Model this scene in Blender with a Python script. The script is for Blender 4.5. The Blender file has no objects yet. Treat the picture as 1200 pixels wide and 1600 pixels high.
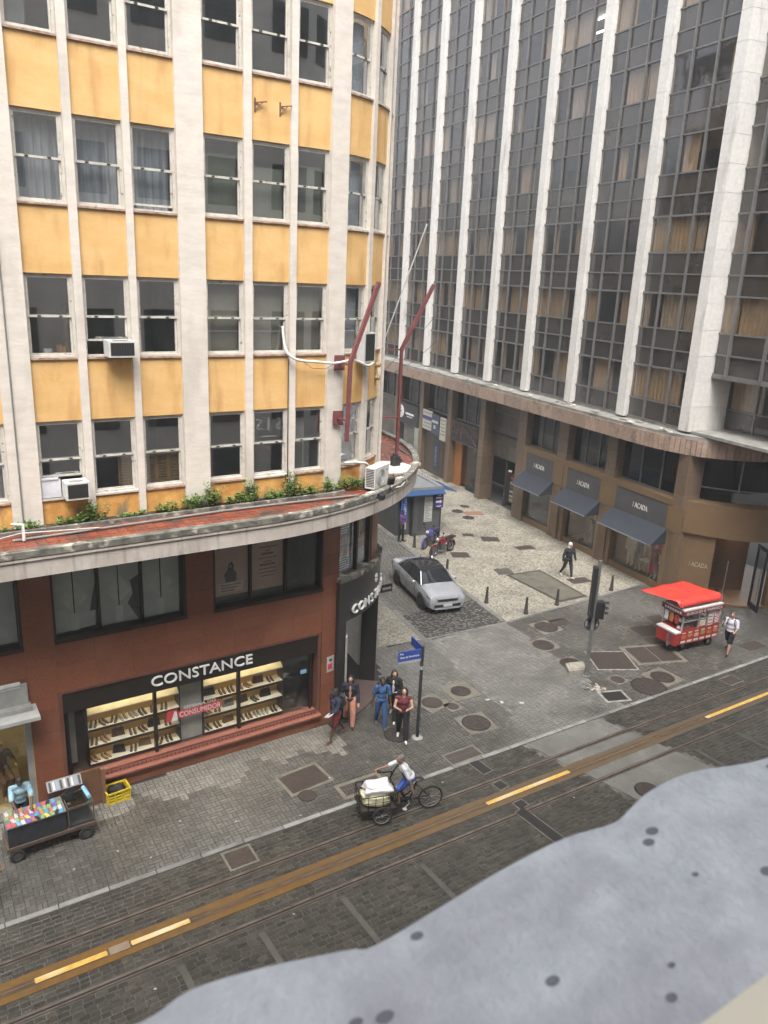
import bpy, bmesh, math, random
from mathutils import Vector, Matrix
random.seed(7)
R = math.radians
scene = bpy.context.scene
COL = scene.collection

# ------------------------------------------------------------------ camera
CAM_H = 13.2
FPX = 1223.6
def _n(v): return Vector(v).normalized()
_up = -_n((-185.0, 4090.0, FPX))
_a = Vector((1924.0, -279.0, FPX)); _a = (_a - _a.dot(_up) * _up).normalized()
_y = _up.cross(_a)
ROT = Matrix((_a, _y, _up))              # camera axes (x right, y down, z forward) -> world
cam_data = bpy.data.cameras.new('camera')
cam = bpy.data.objects.new('camera', cam_data); COL.objects.link(cam)
_r = ROT @ Vector((1, 0, 0)); _u = -(ROT @ Vector((0, 1, 0))); _b = -(ROT @ Vector((0, 0, 1)))
cam.matrix_world = Matrix(((_r.x, _u.x, _b.x, 0), (_r.y, _u.y, _b.y, 0), (_r.z, _u.z, _b.z, CAM_H), (0, 0, 0, 1)))
cam_data.sensor_width = 36.0
cam_data.lens = FPX / 1600.0 * 36.0
cam_data.clip_start = 0.05; cam_data.clip_end = 2000.0
cam_data.dof.use_dof = True
cam_data.dof.focus_distance = 24.0
cam_data.dof.aperture_fstop = 6.0
scene.camera = cam
def project(p):
    c = ROT.transposed() @ (Vector(p) - Vector((0, 0, CAM_H)))
    if c.z <= 0.01: return (-9999, -9999, c.z)
    return (c.x / c.z * FPX + 600, c.y / c.z * FPX + 800, c.z)

# ------------------------------------------------------------------ world, sun, exposure (overcast day)
SUN_EL, SUN_AZ = 62.0, -120.0   # azimuth of the direction the light comes from, in the XY plane, degrees from +X
world = bpy.data.worlds.new('World'); scene.world = world; world.use_nodes = True
wn = world.node_tree.nodes; wl = world.node_tree.links
for n in list(wn): wn.remove(n)
sky = wn.new('ShaderNodeTexSky'); sky.sky_type = 'NISHITA'; sky.sun_disc = False
sky.sun_elevation = R(SUN_EL); sky.sun_rotation = R(90 - SUN_AZ)
sky.air_density = 1.0; sky.dust_density = 6.0; sky.ozone_density = 1.0
hs = wn.new('ShaderNodeHueSaturation'); hs.inputs['Saturation'].default_value = 0.22
bg = wn.new('ShaderNodeBackground'); bg.inputs['Strength'].default_value = 0.15
wo = wn.new('ShaderNodeOutputWorld')
wl.new(sky.outputs[0], hs.inputs['Color']); wl.new(hs.outputs[0], bg.inputs['Color']); wl.new(bg.outputs[0], wo.inputs['Surface'])
sun_d = bpy.data.lights.new('sun', 'SUN'); sun_d.energy = 1.2; sun_d.angle = R(35); sun_d.color = (1.0, 0.97, 0.93)
sun = bpy.data.objects.new('sun', sun_d); COL.objects.link(sun)
sdir = Vector((math.cos(R(SUN_AZ)) * math.cos(R(SUN_EL)), math.sin(R(SUN_AZ)) * math.cos(R(SUN_EL)), math.sin(R(SUN_EL))))
sun.rotation_euler = sdir.to_track_quat('Z', 'Y').to_euler(); sun.location = sdir * 60
scene.view_settings.view_transform = 'Standard'; scene.view_settings.look = 'None'
scene.view_settings.exposure = 1.5; scene.view_settings.gamma = 1.0
scene.view_settings.use_curve_mapping = False
scene.cycles.max_bounces = 7; scene.cycles.diffuse_bounces = 3; scene.cycles.glossy_bounces = 3
scene.cycles.transparent_max_bounces = 12; scene.cycles.transmission_bounces = 4
scene.cycles.caustics_reflective = False; scene.cycles.caustics_refractive = False

# ------------------------------------------------------------------ materials
MATS = {}
def srgb(r, g, b):
    f = lambda c: (c / 12.92 if c <= 0.04045 else ((c + 0.055) / 1.055) ** 2.4)
    return (f(r / 255), f(g / 255), f(b / 255))
def pm(name, col, col2=None, scale=4.0, rough=0.6, bump=0.0, bscale=None, metal=0.0, spec=0.5, stretch=(1, 1, 1),
       contrast=(0.35, 0.65), attr=0.0, stain=None, rough2=None, local=False, detail=5.0, emit=None):
    """procedural Principled: two-colour noise, optional per-piece random value ('rnd'), dirt stain, bump"""
    if name in MATS: return MATS[name]
    m = bpy.data.materials.new(name); m.use_nodes = True; MATS[name] = m
    nt = m.node_tree; N = nt.nodes; L = nt.links
    b = N['Principled BSDF']
    b.inputs['Roughness'].default_value = rough; b.inputs['Metallic'].default_value = metal
    b.inputs['Specular IOR Level'].default_value = spec
    if local:
        tc = N.new('ShaderNodeTexCoord'); pos = tc.outputs['Object']
    else:
        g = N.new('ShaderNodeNewGeometry'); pos = g.outputs['Position']
    mp = N.new('ShaderNodeMapping'); mp.inputs['Scale'].default_value = stretch; L.new(pos, mp.inputs['Vector'])
    nz = N.new('ShaderNodeTexNoise'); nz.inputs['Scale'].default_value = scale; nz.inputs['Detail'].default_value = detail
    nz.inputs['Roughness'].default_value = 0.62
    L.new(mp.outputs[0], nz.inputs['Vector'])
    cr = N.new('ShaderNodeMapRange'); cr.inputs['From Min'].default_value = contrast[0]; cr.inputs['From Max'].default_value = contrast[1]
    L.new(nz.outputs['Fac'], cr.inputs['Value'])
    mx = N.new('ShaderNodeMix'); mx.data_type = 'RGBA'
    c2 = col2 if col2 else tuple(c * 0.82 for c in col)
    mx.inputs[6].default_value = (*col, 1); mx.inputs[7].default_value = (*c2, 1)
    L.new(cr.outputs[0], mx.inputs[0]); out = mx.outputs[2]
    if stain:                                   # (colour, scale, stretch, from, to)
        sc, ss, sst, s0, s1 = stain
        m2 = N.new('ShaderNodeMapping'); m2.inputs['Scale'].default_value = sst; L.new(pos, m2.inputs['Vector'])
        n2 = N.new('ShaderNodeTexNoise'); n2.inputs['Scale'].default_value = ss; n2.inputs['Detail'].default_value = 6
        L.new(m2.outputs[0], n2.inputs['Vector'])
        r2 = N.new('ShaderNodeMapRange'); r2.inputs['From Min'].default_value = s0; r2.inputs['From Max'].default_value = s1
        L.new(n2.outputs['Fac'], r2.inputs['Value'])
        x2 = N.new('ShaderNodeMix'); x2.data_type = 'RGBA'; x2.inputs[7].default_value = (*sc, 1)
        L.new(r2.outputs[0], x2.inputs[0]); L.new(out, x2.inputs[6]); out = x2.outputs[2]
    if attr > 0:
        at = N.new('ShaderNodeAttribute'); at.attribute_name = 'rnd'
        r3 = N.new('ShaderNodeMapRange'); r3.inputs['To Min'].default_value = 1 - attr; r3.inputs['To Max'].default_value = 1 + attr
        L.new(at.outputs['Fac'], r3.inputs['Value'])
        x3 = N.new('ShaderNodeMix'); x3.data_type = 'RGBA'; x3.blend_type = 'MULTIPLY'; x3.inputs[0].default_value = 1
        L.new(out, x3.inputs[6]); L.new(r3.outputs[0], x3.inputs[7]); out = x3.outputs[2]
    L.new(out, b.inputs['Base Color'])
    if rough2 is not None:
        rr = N.new('ShaderNodeMapRange'); rr.inputs['To Min'].default_value = rough; rr.inputs['To Max'].default_value = rough2
        L.new(cr.outputs[0], rr.inputs['Value']); L.new(rr.outputs[0], b.inputs['Roughness'])
    if bump > 0:
        nb = N.new('ShaderNodeTexNoise'); nb.inputs['Scale'].default_value = bscale or scale * 6; nb.inputs['Detail'].default_value = 6
        L.new(mp.outputs[0], nb.inputs['Vector'])
        bp = N.new('ShaderNodeBump'); bp.inputs['Strength'].default_value = bump; bp.inputs['Distance'].default_value = 0.02
        L.new(nb.outputs['Fac'], bp.inputs['Height']); L.new(bp.outputs[0], b.inputs['Normal'])
    if emit:
        b.inputs['Emission Color'].default_value = (*emit[0], 1); b.inputs['Emission Strength'].default_value = emit[1]
    return m
def glass(name, tint=(0.8, 0.85, 0.85), base=0.06, wav=0.0, rough=0.015, ior=1.5, gloss=(0.9, 0.92, 0.95), wscale=0.6):
    if name in MATS: return MATS[name]
    m = bpy.data.materials.new(name); m.use_nodes = True; MATS[name] = m
    nt = m.node_tree; N = nt.nodes; L = nt.links
    N.remove(N['Principled BSDF']); o = N['Material Output']
    t = N.new('ShaderNodeBsdfTransparent'); t.inputs['Color'].default_value = (*tint, 1)
    g = N.new('ShaderNodeBsdfGlossy'); g.inputs['Color'].default_value = (*gloss, 1); g.inputs['Roughness'].default_value = rough
    f = N.new('ShaderNodeLayerWeight'); f.inputs['Blend'].default_value = 0.5        # Schlick on both faces
    pw = N.new('ShaderNodeMath'); pw.operation = 'POWER'; pw.inputs[1].default_value = 4.0; L.new(f.outputs['Facing'], pw.inputs[0])
    ad = N.new('ShaderNodeMapRange'); ad.inputs['To Min'].default_value = 0.025 + base; ad.inputs['To Max'].default_value = 0.9
    L.new(pw.outputs[0], ad.inputs['Value'])
    mx = N.new('ShaderNodeMixShader'); L.new(ad.outputs[0], mx.inputs[0]); L.new(t.outputs[0], mx.inputs[1]); L.new(g.outputs[0], mx.inputs[2])
    if wav > 0:
        ge = N.new('ShaderNodeNewGeometry')
        nz = N.new('ShaderNodeTexNoise'); nz.inputs['Scale'].default_value = wscale; nz.inputs['Detail'].default_value = 2
        L.new(ge.outputs['Position'], nz.inputs['Vector'])
        bp = N.new('ShaderNodeBump'); bp.inputs['Strength'].default_value = 1.0; bp.inputs['Distance'].default_value = wav
        L.new(nz.outputs['Fac'], bp.inputs['Height']); L.new(bp.outputs[0], g.inputs['Normal']); L.new(bp.outputs[0], f.inputs['Normal'])
    L.new(mx.outputs[0], o.inputs['Surface'])
    return m
def emis(name, col, strength):
    if name in MATS: return MATS[name]
    m = bpy.data.materials.new(name); m.use_nodes = True; MATS[name] = m
    N = m.node_tree.nodes; L = m.node_tree.links; N.remove(N['Principled BSDF'])
    e = N.new('ShaderNodeEmission'); e.inputs['Color'].default_value = (*col, 1); e.inputs['Strength'].default_value = strength
    L.new(e.outputs[0], N['Material Output'].inputs['Surface']); return m

# ------------------------------------------------------------------ mesh builder
WM = {}                                    # world matrices of the empties made here
ID4 = Matrix.Identity(4)
class MB:
    def __init__(s): s.v = []; s.f = []; s.m = []; s.r = []; s.mi = 0; s.rv = 0.5
    def face(s, idx): s.f.append(idx); s.m.append(s.mi); s.r.append(s.rv)
    def quad(s, a, b, c, d):
        n = len(s.v); s.v += [tuple(a), tuple(b), tuple(c), tuple(d)]; s.face((n, n+1, n+2, n+3)); return s
    def hexa(s, p):                         # 8 points: bottom 4 ccw, top 4 ccw
        n = len(s.v); s.v += [tuple(q) for q in p]
        for q in ((0,3,2,1),(4,5,6,7),(0,1,5,4),(1,2,6,5),(2,3,7,6),(3,0,4,7)): s.face(tuple(n+i for i in q))
        return s
    def box(s, x0, x1, y0, y1, z0, z1):
        return s.hexa([(x0,y0,z0),(x1,y0,z0),(x1,y1,z0),(x0,y1,z0),(x0,y0,z1),(x1,y0,z1),(x1,y1,z1),(x0,y1,z1)])
    def obox(s, c, ax, ay, az):             # centre and three half-axis vectors
        c, ax, ay, az = Vector(c), Vector(ax), Vector(ay), Vector(az)
        return s.hexa([c-ax-ay-az, c+ax-ay-az, c+ax+ay-az, c-ax+ay-az, c-ax-ay+az, c+ax-ay+az, c+ax+ay+az, c-ax+ay+az])
    def bar(s, a, b, w, h=None):            # square bar from a to b
        a, b = Vector(a), Vector(b); d = b - a; L = d.length
        if L < 1e-6: return s
        d /= L; ref = Vector((0,0,1)) if abs(d.z) < 0.9 else Vector((1,0,0))
        x = d.cross(ref).normalized(); y = x.cross(d)
        return s.obox((a+b)/2, x*w/2, d*L/2, y*(h or w)/2)
    def prism(s, poly, z0, z1, cap=True):
        n = len(s.v); k = len(poly)
        s.v += [(p[0],p[1],z0) for p in poly] + [(p[0],p[1],z1) for p in poly]
        for i in range(k):
            j = (i+1) % k; s.face((n+i, n+j, n+k+j, n+k+i))
        if cap:
            s.face(tuple(n+i for i in reversed(range(k)))); s.face(tuple(n+k+i for i in range(k)))
        return s
    def extr(s, poly, o, ex, ey, ez):       # polygon in (ex,ey) at o, extruded by vector ez
        o, ex, ey, ez = Vector(o), Vector(ex), Vector(ey), Vector(ez); n = len(s.v); k = len(poly)
        a = [o + ex*p[0] + ey*p[1] for p in poly]
        s.v += [tuple(q) for q in a] + [tuple(q+ez) for q in a]
        for i in range(k):
            j = (i+1) % k; s.face((n+i, n+j, n+k+j, n+k+i))
        s.face(tuple(n+i for i in reversed(range(k)))); s.face(tuple(n+k+i for i in range(k)))
        return s
    def tube(s, pts, r, seg=8, cap=True):
        pts = [Vector(p) for p in pts]; k = len(pts)
        rr = r if isinstance(r, (list, tuple)) else [r]*k
        prev = None; n0 = len(s.v)
        for i, p in enumerate(pts):
            d = (pts[min(i+1,k-1)] - pts[max(i-1,0)]).normalized()
            if prev is None:
                ref = Vector((0,0,1)) if abs(d.z) < 0.9 else Vector((1,0,0)); x = d.cross(ref).normalized()
            else:
                x = (prev - d*prev.dot(d)); x = x.normalized() if x.length > 1e-6 else d.orthogonal().normalized()
            prev = x; y = d.cross(x)
            for j in range(seg):
                a = 2*math.pi*j/seg; s.v.append(tuple(p + (x*math.cos(a) + y*math.sin(a))*rr[i]))
        for i in range(k-1):
            for j in range(seg):
                j2 = (j+1) % seg; a = n0+i*seg
                s.face((a+j, a+j2, a+seg+j2, a+seg+j))
        if cap:
            s.face(tuple(n0+j for j in reversed(range(seg)))); s.face(tuple(n0+(k-1)*seg+j for j in range(seg)))
        return s
    def lathe(s, prof, c=(0,0,0), seg=16, axis='Z', a0=0, a1=2*math.pi):
        c = Vector(c); n0 = len(s.v); k = len(prof); full = abs(a1-a0-2*math.pi) < 1e-6
        ns = seg if full else seg+1
        for r, h in prof:
            for j in range(ns):
                a = a0 + (a1-a0)*j/seg; x, y = r*math.cos(a), r*math.sin(a)
                p = (x,y,h) if axis == 'Z' else ((h,x,y) if axis == 'X' else (x,h,y))
                s.v.append(tuple(c + Vector(p)))
        for i in range(k-1):
            for j in range(seg):
                j2 = (j+1) % ns; s.face((n0+i*ns+j, n0+i*ns+j2, n0+(i+1)*ns+j2, n0+(i+1)*ns+j))
        return s
    def disc(s, c, r, z0, z1, seg=24):
        return s.prism([(c[0]+r*math.cos(2*math.pi*i/seg), c[1]+r*math.sin(2*math.pi*i/seg)) for i in range(seg)], z0, z1)
    def ell(s, c, r, seg=12, rings=8, rot=None):
        c = Vector(c); n0 = len(s.v)
        for i in range(rings+1):
            t = math.pi*i/rings
            for j in range(seg):
                a = 2*math.pi*j/seg
                q = Vector((r[0]*math.sin(t)*math.cos(a), r[1]*math.sin(t)*math.sin(a), r[2]*math.cos(t)))
                if rot: q = rot @ q
                s.v.append(tuple(c+q))
        for i in range(rings):
            for j in range(seg):
                j2 = (j+1) % seg; s.face((n0+i*seg+j, n0+(i+1)*seg+j, n0+(i+1)*seg+j2, n0+i*seg+j2))
        return s
    def torus(s, c, R1, r, axis='X', seg=24, sub=8):
        c = Vector(c); n0 = len(s.v)
        for i in range(seg):
            a = 2*math.pi*i/seg
            for j in range(sub):
                b = 2*math.pi*j/sub; q = R1 + r*math.cos(b); h = r*math.sin(b)
                p = (h, q*math.cos(a), q*math.sin(a)) if axis == 'X' else ((q*math.cos(a), h, q*math.sin(a)) if axis == 'Y' else (q*math.cos(a), q*math.sin(a), h))
                s.v.append(tuple(c+Vector(p)))
        for i in range(seg):
            for j in range(sub):
                i2, j2 = (i+1) % seg, (j+1) % sub; s.face((n0+i*sub+j, n0+i2*sub+j, n0+i2*sub+j2, n0+i*sub+j2))
        return s
    def mesh(s, name, mats, smooth=None, off=None):
        me = bpy.data.meshes.new(name)
        vv = s.v if off is None else [tuple(off @ Vector(p)) for p in s.v]
        me.from_pydata(vv, [], s.f)
        if not isinstance(mats, (list, tuple)): mats = [mats]
        for m in mats: me.materials.append(m)
        if len(mats) > 1: me.polygons.foreach_set('material_index', s.m)
        a = me.attributes.new('rnd', 'FLOAT', 'FACE'); a.data.foreach_set('value', s.r)
        bm = bmesh.new(); bm.from_mesh(me)
        bmesh.ops.recalc_face_normals(bm, faces=bm.faces[:]); bm.to_mesh(me); bm.free()
        if smooth:
            me.polygons.foreach_set('use_smooth', [True]*len(me.polygons)); me.set_sharp_from_angle(angle=R(smooth))
        me.update(); return me
    def build(s, name, mats, parent=None, world=True, smooth=None):
        off = None
        if parent is not None and world:
            off = WM.get(parent.name, ID4).inverted()
        o = bpy.data.objects.new(name, s.mesh(name, mats, smooth, off)); COL.objects.link(o)
        if parent is not None: o.parent = parent
        WM[o.name] = WM.get(parent.name, ID4).copy() if parent is not None else ID4.copy()
        return o
def link_mesh(name, me, parent=None, loc=(0,0,0), rotz=0):
    o = bpy.data.objects.new(name, me); COL.objects.link(o)
    if parent is not None: o.parent = parent
    o.location = loc; o.rotation_euler = (0,0,rotz); return o
def tag(o, label=None, cat=None, group=None, kind=None):
    if label: o['label'] = label
    if cat: o['category'] = cat
    if group: o['group'] = group
    if kind: o['kind'] = kind
    return o
def thing(name, label, cat, loc=(0,0,0), rotz=0.0, group=None):
    o = bpy.data.objects.new(name, None); o.empty_display_size = 0.2; COL.objects.link(o)
    o.location = loc; o.rotation_euler = (0,0,rotz)
    WM[o.name] = Matrix.Translation(Vector(loc)) @ Matrix.Rotation(rotz, 4, 'Z')
    return tag(o, label, cat, group)
def solo(b, name, mats, label, cat, loc=(0,0,0), rotz=0.0, group=None, smooth=None):
    """a thing that is one mesh, built in local coordinates"""
    o = b.build(name, mats, None, smooth=smooth); o.location = loc; o.rotation_euler = (0,0,rotz)
    return tag(o, label, cat, group)
def copy_tree(o, parent=None):
    c = o.copy(); COL.objects.link(c); c.parent = parent
    if parent is not None: c.matrix_parent_inverse = o.matrix_parent_inverse
    for ch in list(o.children): copy_tree(ch, c)
    return c
def text_geo(string, size, depth=0.01, xs=1.0):
    """MB with the text lying in XZ (x right, z up), centred in x, baseline z=0, front towards -y"""
    cu = bpy.data.curves.new('t', 'FONT'); cu.body = string; cu.size = size; cu.align_x = 'CENTER'; cu.extrude = depth/2; cu.resolution_u = 3
    to = bpy.data.objects.new('t', cu); COL.objects.link(to)
    dg = bpy.context.evaluated_depsgraph_get(); me = bpy.data.meshes.new_from_object(to.evaluated_get(dg))
    b = MB(); b.v = [(v.co.x*xs, -v.co.z, v.co.y) for v in me.vertices]
    for p in me.polygons: b.face(tuple(p.vertices))
    bpy.data.objects.remove(to); bpy.data.curves.remove(cu); bpy.data.meshes.remove(me)
    return b
def placed(b, o, ex, ez, curve=None):
    """move a text_geo MB: local x along ex, z along ez, y along the inward normal"""
    o, ex, ez = Vector(o), Vector(ex), Vector(ez); ey = ez.cross(ex)
    b.v = [tuple(o + ex*p[0] + ey*p[1] + ez*p[2]) for p in b.v]; return b
# ================================================================== yellow corner building
FY = 18.4; AC = (9.9, 22.5); AR = 4.1; TA = R(81.29)
def fpath(t, d, z):
    """facade path: t along the wall (t = x on the straight part), d outwards, z up"""
    if t <= AC[0]: return Vector((t, FY - d, z))
    th = (t - AC[0]) / AR
    if th <= TA:
        r = AR + d; return Vector((AC[0] + r*math.sin(th), AC[1] - r*math.cos(th), z))
    e = t - AC[0] - TA*AR; c, s_ = math.cos(TA), math.sin(TA)
    return Vector((AC[0] + (AR+d)*s_ + e*c, AC[1] - (AR+d)*c + e*s_, z))
CC = (7.5, 25.6); CR = 9.05
def cpath(t, d, z):                          # canopy edge path, same idea
    if t <= CC[0]: return Vector((t, CC[1]-CR-d, z))
    th = (t - CC[0]) / CR
    if th <= TA:
        r = CR + d; return Vector((CC[0] + r*math.sin(th), CC[1] - r*math.cos(th), z))
    e = t - CC[0] - TA*CR; c, s_ = math.cos(TA), math.sin(TA)
    return Vector((CC[0] + (CR+d)*s_ + e*c, CC[1] - (CR+d)*c + e*s_, z))
def pbox(b, t0, t1, d0, d1, z0, z1, path=fpath, step=0.35, zt=None, shrink=0.0):
    """box along a path, split where the path bends"""
    lo = AC[0] if path is fpath else CC[0]
    n = 1 if t1 <= lo + 1e-6 else max(1, int(math.ceil((t1 - t0) / step)))
    rings = []
    for i in range(n+1):
        t = t0 + (t1-t0)*i/n
        rings.append([path(t, d0, z0), path(t, d1, z0), path(t, d1, z1 if zt is None else zt), path(t, d0, z1)])
    n0 = len(b.v)
    for r_ in rings: b.v += [tuple(p) for p in r_]
    for i in range(n):
        for j in range(4):
            j2 = (j+1) % 4; a = n0 + i*4
            b.face((a+j, a+j2, a+4+j2, a+4+j))
    b.face((n0, n0+1, n0+2, n0+3)); e = n0+n*4; b.face((e+3, e+2, e+1, e))
    return b
cream = pm('cream_render', (0.64, 0.585, 0.52), (0.55, 0.50, 0.44), scale=2.2, rough=0.75, bump=0.24, bscale=7, stretch=(1.0, 1.0, 2.6),
           stain=((0.40, 0.36, 0.31), 0.9, (1.5, 1.5, 0.35), 0.55, 0.8))
yellow = pm('ochre_render', (0.67, 0.43, 0.18), (0.60, 0.36, 0.13), scale=1.2, rough=0.75, bump=0.22, bscale=11, stretch=(1, 1, 2.0),
            stain=((0.46, 0.25, 0.085), 1.3, (2.2, 2.2, 0.5), 0.50, 0.78))
yellow_low = pm('ochre_render_peeling', (0.66, 0.36, 0.10), (0.50, 0.23, 0.06), scale=3.0, rough=0.8, bump=0.9, bscale=6,
                stain=((0.22, 0.17, 0.10), 2.6, (1.2, 1.2, 0.6), 0.56, 0.72))
wframe = pm('window_paint', (0.55, 0.53, 0.48), (0.44, 0.41, 0.36), scale=6, rough=0.55, stain=((0.22, 0.15, 0.10), 9, (1, 1, 1), 0.62, 0.7))
rustsill = pm('sill_rust', (0.42, 0.33, 0.26), (0.24, 0.13, 0.09), scale=7, rough=0.8)
dark_metal = pm('dark_metal', (0.03, 0.03, 0.03), rough=0.5)
wglass = glass('window_glass', (0.95, 0.965, 0.96), base=0.20)
granite = pm('red_granite', (0.235, 0.088, 0.048), (0.18, 0.064, 0.036), scale=24, rough=0.38, rough2=0.5, attr=0.10, spec=0.5,
             stain=((0.26, 0.115, 0.072), 0.7, (1, 1, 1), 0.5, 0.8))
fascia_m = pm('canopy_render', (0.52, 0.47, 0.42), (0.40, 0.35, 0.31), scale=2.2, rough=0.8, bump=0.3, stretch=(1, 1, 0.6),
              stain=((0.20, 0.18, 0.16), 2.5, (2.2, 2.2, 0.22), 0.55, 0.75))
lip_m = pm('canopy_lip', (0.20, 0.19, 0.16), (0.055, 0.055, 0.045), scale=3.2, rough=0.85, bump=0.8, stain=((0.42, 0.38, 0.32), 4.0, (1, 1, 1), 0.55, 0.66))
tile_m = pm('red_roof_tile', (0.235, 0.066, 0.036), (0.15, 0.045, 0.028), scale=2.4, rough=0.22, rough2=0.5, bump=0.25, attr=0.16,
            stain=((0.06, 0.05, 0.04), 2.0, (1, 1, 1), 0.48, 0.68))
ybld = thing('corner_building', 'yellow and cream corner building with red granite shop base and curved canopy', 'building', (6.0, FY, 0))
# --- core masses
W_T1 = 34.0
ROWS = [8.04 + 3.175*k for k in range(5)]; WH = 1.765; ZTOP = 27.0
BAYS = [(-1.0, [(-1.0, 0.0), (0.17, 1.18), (1.35, 2.36)]),
        (2.99, [(2.99, 3.99), (4.17, 5.19), (5.35, 6.35)]),
        (6.98, [(6.98, 7.97), (8.17, 9.18), (9.36, 10.31)]),
        (10.86, [(10.86, 11.86), (12.04, 13.06), (13.24, 14.26)])]
PIERS = [(2.36, 2.99), (6.35, 6.98), (10.31, 10.86), (14.26, 14.9)]
for a0, a1 in PIERS:
    b = MB(); pbox(b, a0, a1, -0.35, 0.0, 7.25, ZTOP); b.build('pier', cream, ybld, smooth=40)
win_no = 0
WIN_LOOK = {}   # (row, bay, i) -> look of what hangs behind the panes
for k in range(5):
    for bi in range(4):
        for i in range(3): WIN_LOOK[(k, bi, i)] = random.choice(['dark', 'dark', 'half', 'blind'])
for i in range(3):
    WIN_LOOK[(3, 1, i)] = 'dark'; WIN_LOOK[(3, 2, i)] = 'dark'; WIN_LOOK[(2, 1, i)] = 'curtain'; WIN_LOOK[(2, 2, i)] = 'olive'
    WIN_LOOK[(1, 2, i)] = 'beige'; WIN_LOOK[(1, 1, i)] = 'dark'; WIN_LOOK[(0, 1, i)] = 'dark'; WIN_LOOK[(0, 2, i)] = 'dark'
    for k in range(5): WIN_LOOK[(k, 3, i)] = 'white'
WIN_LOOK[(3, 1, 0)] = 'half'; WIN_LOOK[(0, 2, 2)] = 'half'; WIN_LOOK[(1, 3, 1)] = 'olive'
LOOKM = {'curtain': pm('curtain_blue_white', (0.50, 0.525, 0.57), (0.36, 0.38, 0.42), scale=5, stretch=(5, 5, 0.4), rough=0.9),
         'olive': pm('blind_olive', (0.26, 0.28, 0.23), (0.22, 0.235, 0.19), scale=3, stretch=(8, 8, 0.3), rough=0.8),
         'beige': pm('blind_beige', (0.36, 0.33, 0.27), (0.31, 0.28, 0.23), scale=2, rough=0.8),
         'blind': pm('blind_grey', (0.28, 0.29, 0.29), (0.23, 0.24, 0.24), scale=2, rough=0.8),
         'white': pm('blind_white', (0.62, 0.64, 0.70), (0.50, 0.52, 0.58), scale=2, rough=0.8)}
room_m = pm('room_wall', (0.52, 0.51, 0.47), (0.36, 0.355, 0.33), scale=0.8, rough=0.9)
def wavy(b, t0, t1, d, z0, z1, amp=0.03, path=fpath, n=18, ph=0.0):
    pts = []
    for i in range(n+1):
        t = t0 + (t1-t0)*i/n
        pts.append((t, d + amp*math.sin(i*1.9+ph) + amp*0.5*math.sin(i*0.7+ph*2)))
    for i in range(n):
        (ta, da), (tb, db) = pts[i], pts[i+1]
        b.quad(path(ta, da, z0), path(tb, db, z0), path(tb, db*1.0, z1), path(ta, da*1.0, z1))
    return b
def make_window(k, bi, i, t0, t1, z0):
    z1 = z0 + WH; zm = z0 + WH*0.5; look = WIN_LOOK[(k, bi, i)]
    b = MB()
    fw = 0.055
    pbox(b, t0, t0+fw, -0.26, -0.15, z0, z1); pbox(b, t1-fw, t1, -0.26, -0.15, z0, z1)
    pbox(b, t0+fw, t1-fw, -0.26, -0.15, z1-fw, z1); pbox(b, t0+fw, t1-fw, -0.26, -0.15, z0, z0+0.04)
    w = b.build('window', wframe, ybld, smooth=40)
    # upper sash stands outside the lower one
    up = 0.0; lo = 0.0
    if (k, bi, i) == (1, 1, 1): lo = 0.30
    if (k, bi, i) == (0, 1, 0): lo = 0.42
    if (k, bi, i) == (2, 1, 2): lo = 0.07
    b = MB()
    for (s0, s1, dd) in ((zm-0.03, z1-fw, -0.165), (z0+0.04+lo, zm+0.03, -0.205)):
        pbox(b, t0+fw, t0+fw+0.04, dd-0.03, dd, s0, s1); pbox(b, t1-fw-0.04, t1-fw, dd-0.03, dd, s0, s1)
        pbox(b, t0+fw+0.04, t1-fw-0.04, dd-0.03, dd, s1-0.035, s1); pbox(b, t0+fw+0.04, t1-fw-0.04, dd-0.03, dd, s0, s0+0.045)
    b.build('sash', wframe, w, smooth=40)
    b = MB()
    for q in (0.28, 0.72):
        tq = t0 + (t1-t0)*q; pbox(b, tq-0.035, tq+0.035, -0.165, -0.145, zm-0.02, zm+0.012)
    b.build('latch', dark_metal, w)
    for (s0, s1, dd) in ((zm+0.02, z1-fw-0.035, -0.18), (z0+0.085+lo, zm-0.005, -0.22)):
        b = MB(); pbox(b, t0+fw+0.04, t1-fw-0.04, dd-0.006, dd, s0, s1); b.build('pane', wglass, w, smooth=40)
    b = MB(); pbox(b, t0-0.0, t1+0.0, -0.15, -0.055, z0-0.045, z0-0.002); b.build('sill', rustsill if random.random() < 0.7 else wframe, w, smooth=40)
    if look in ('curtain',):
        b = MB(); wavy(b, t0+0.03, t1-0.03, -0.42, z0+0.02, z1-0.12, 0.035, ph=win_no)
        b.build('curtain', LOOKM[look], w, smooth=60)
    elif look in ('olive', 'beige', 'blind', 'white'):
        b = MB(); pbox(b, t0+0.06, t1-0.06, -0.40, -0.38, z0+(0.05 if look != 'white' else 0.0), z1-0.10 if look != 'olive' else zm+random.uniform(-0.02, 0.55))
        b.build('blind', LOOKM[look], w, smooth=40)
        if look == 'beige' and i < 2:
            b = MB()
            for q in range(1, 3): pbox(b, t0+0.06, t1-0.06, -0.372, -0.365, z0+0.35*q+0.18, z0+0.35*q+0.22)
            b.build('blind_rail', LOOKM['white'], w)
    elif look == 'half':
        b = MB(); pbox(b, t0+0.06, t0+0.06+(t1-t0)*0.45, -0.46, -0.44, z0+0.03, z1-0.1); b.build('blind', LOOKM['blind'], w, smooth=40)
    return w
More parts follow.
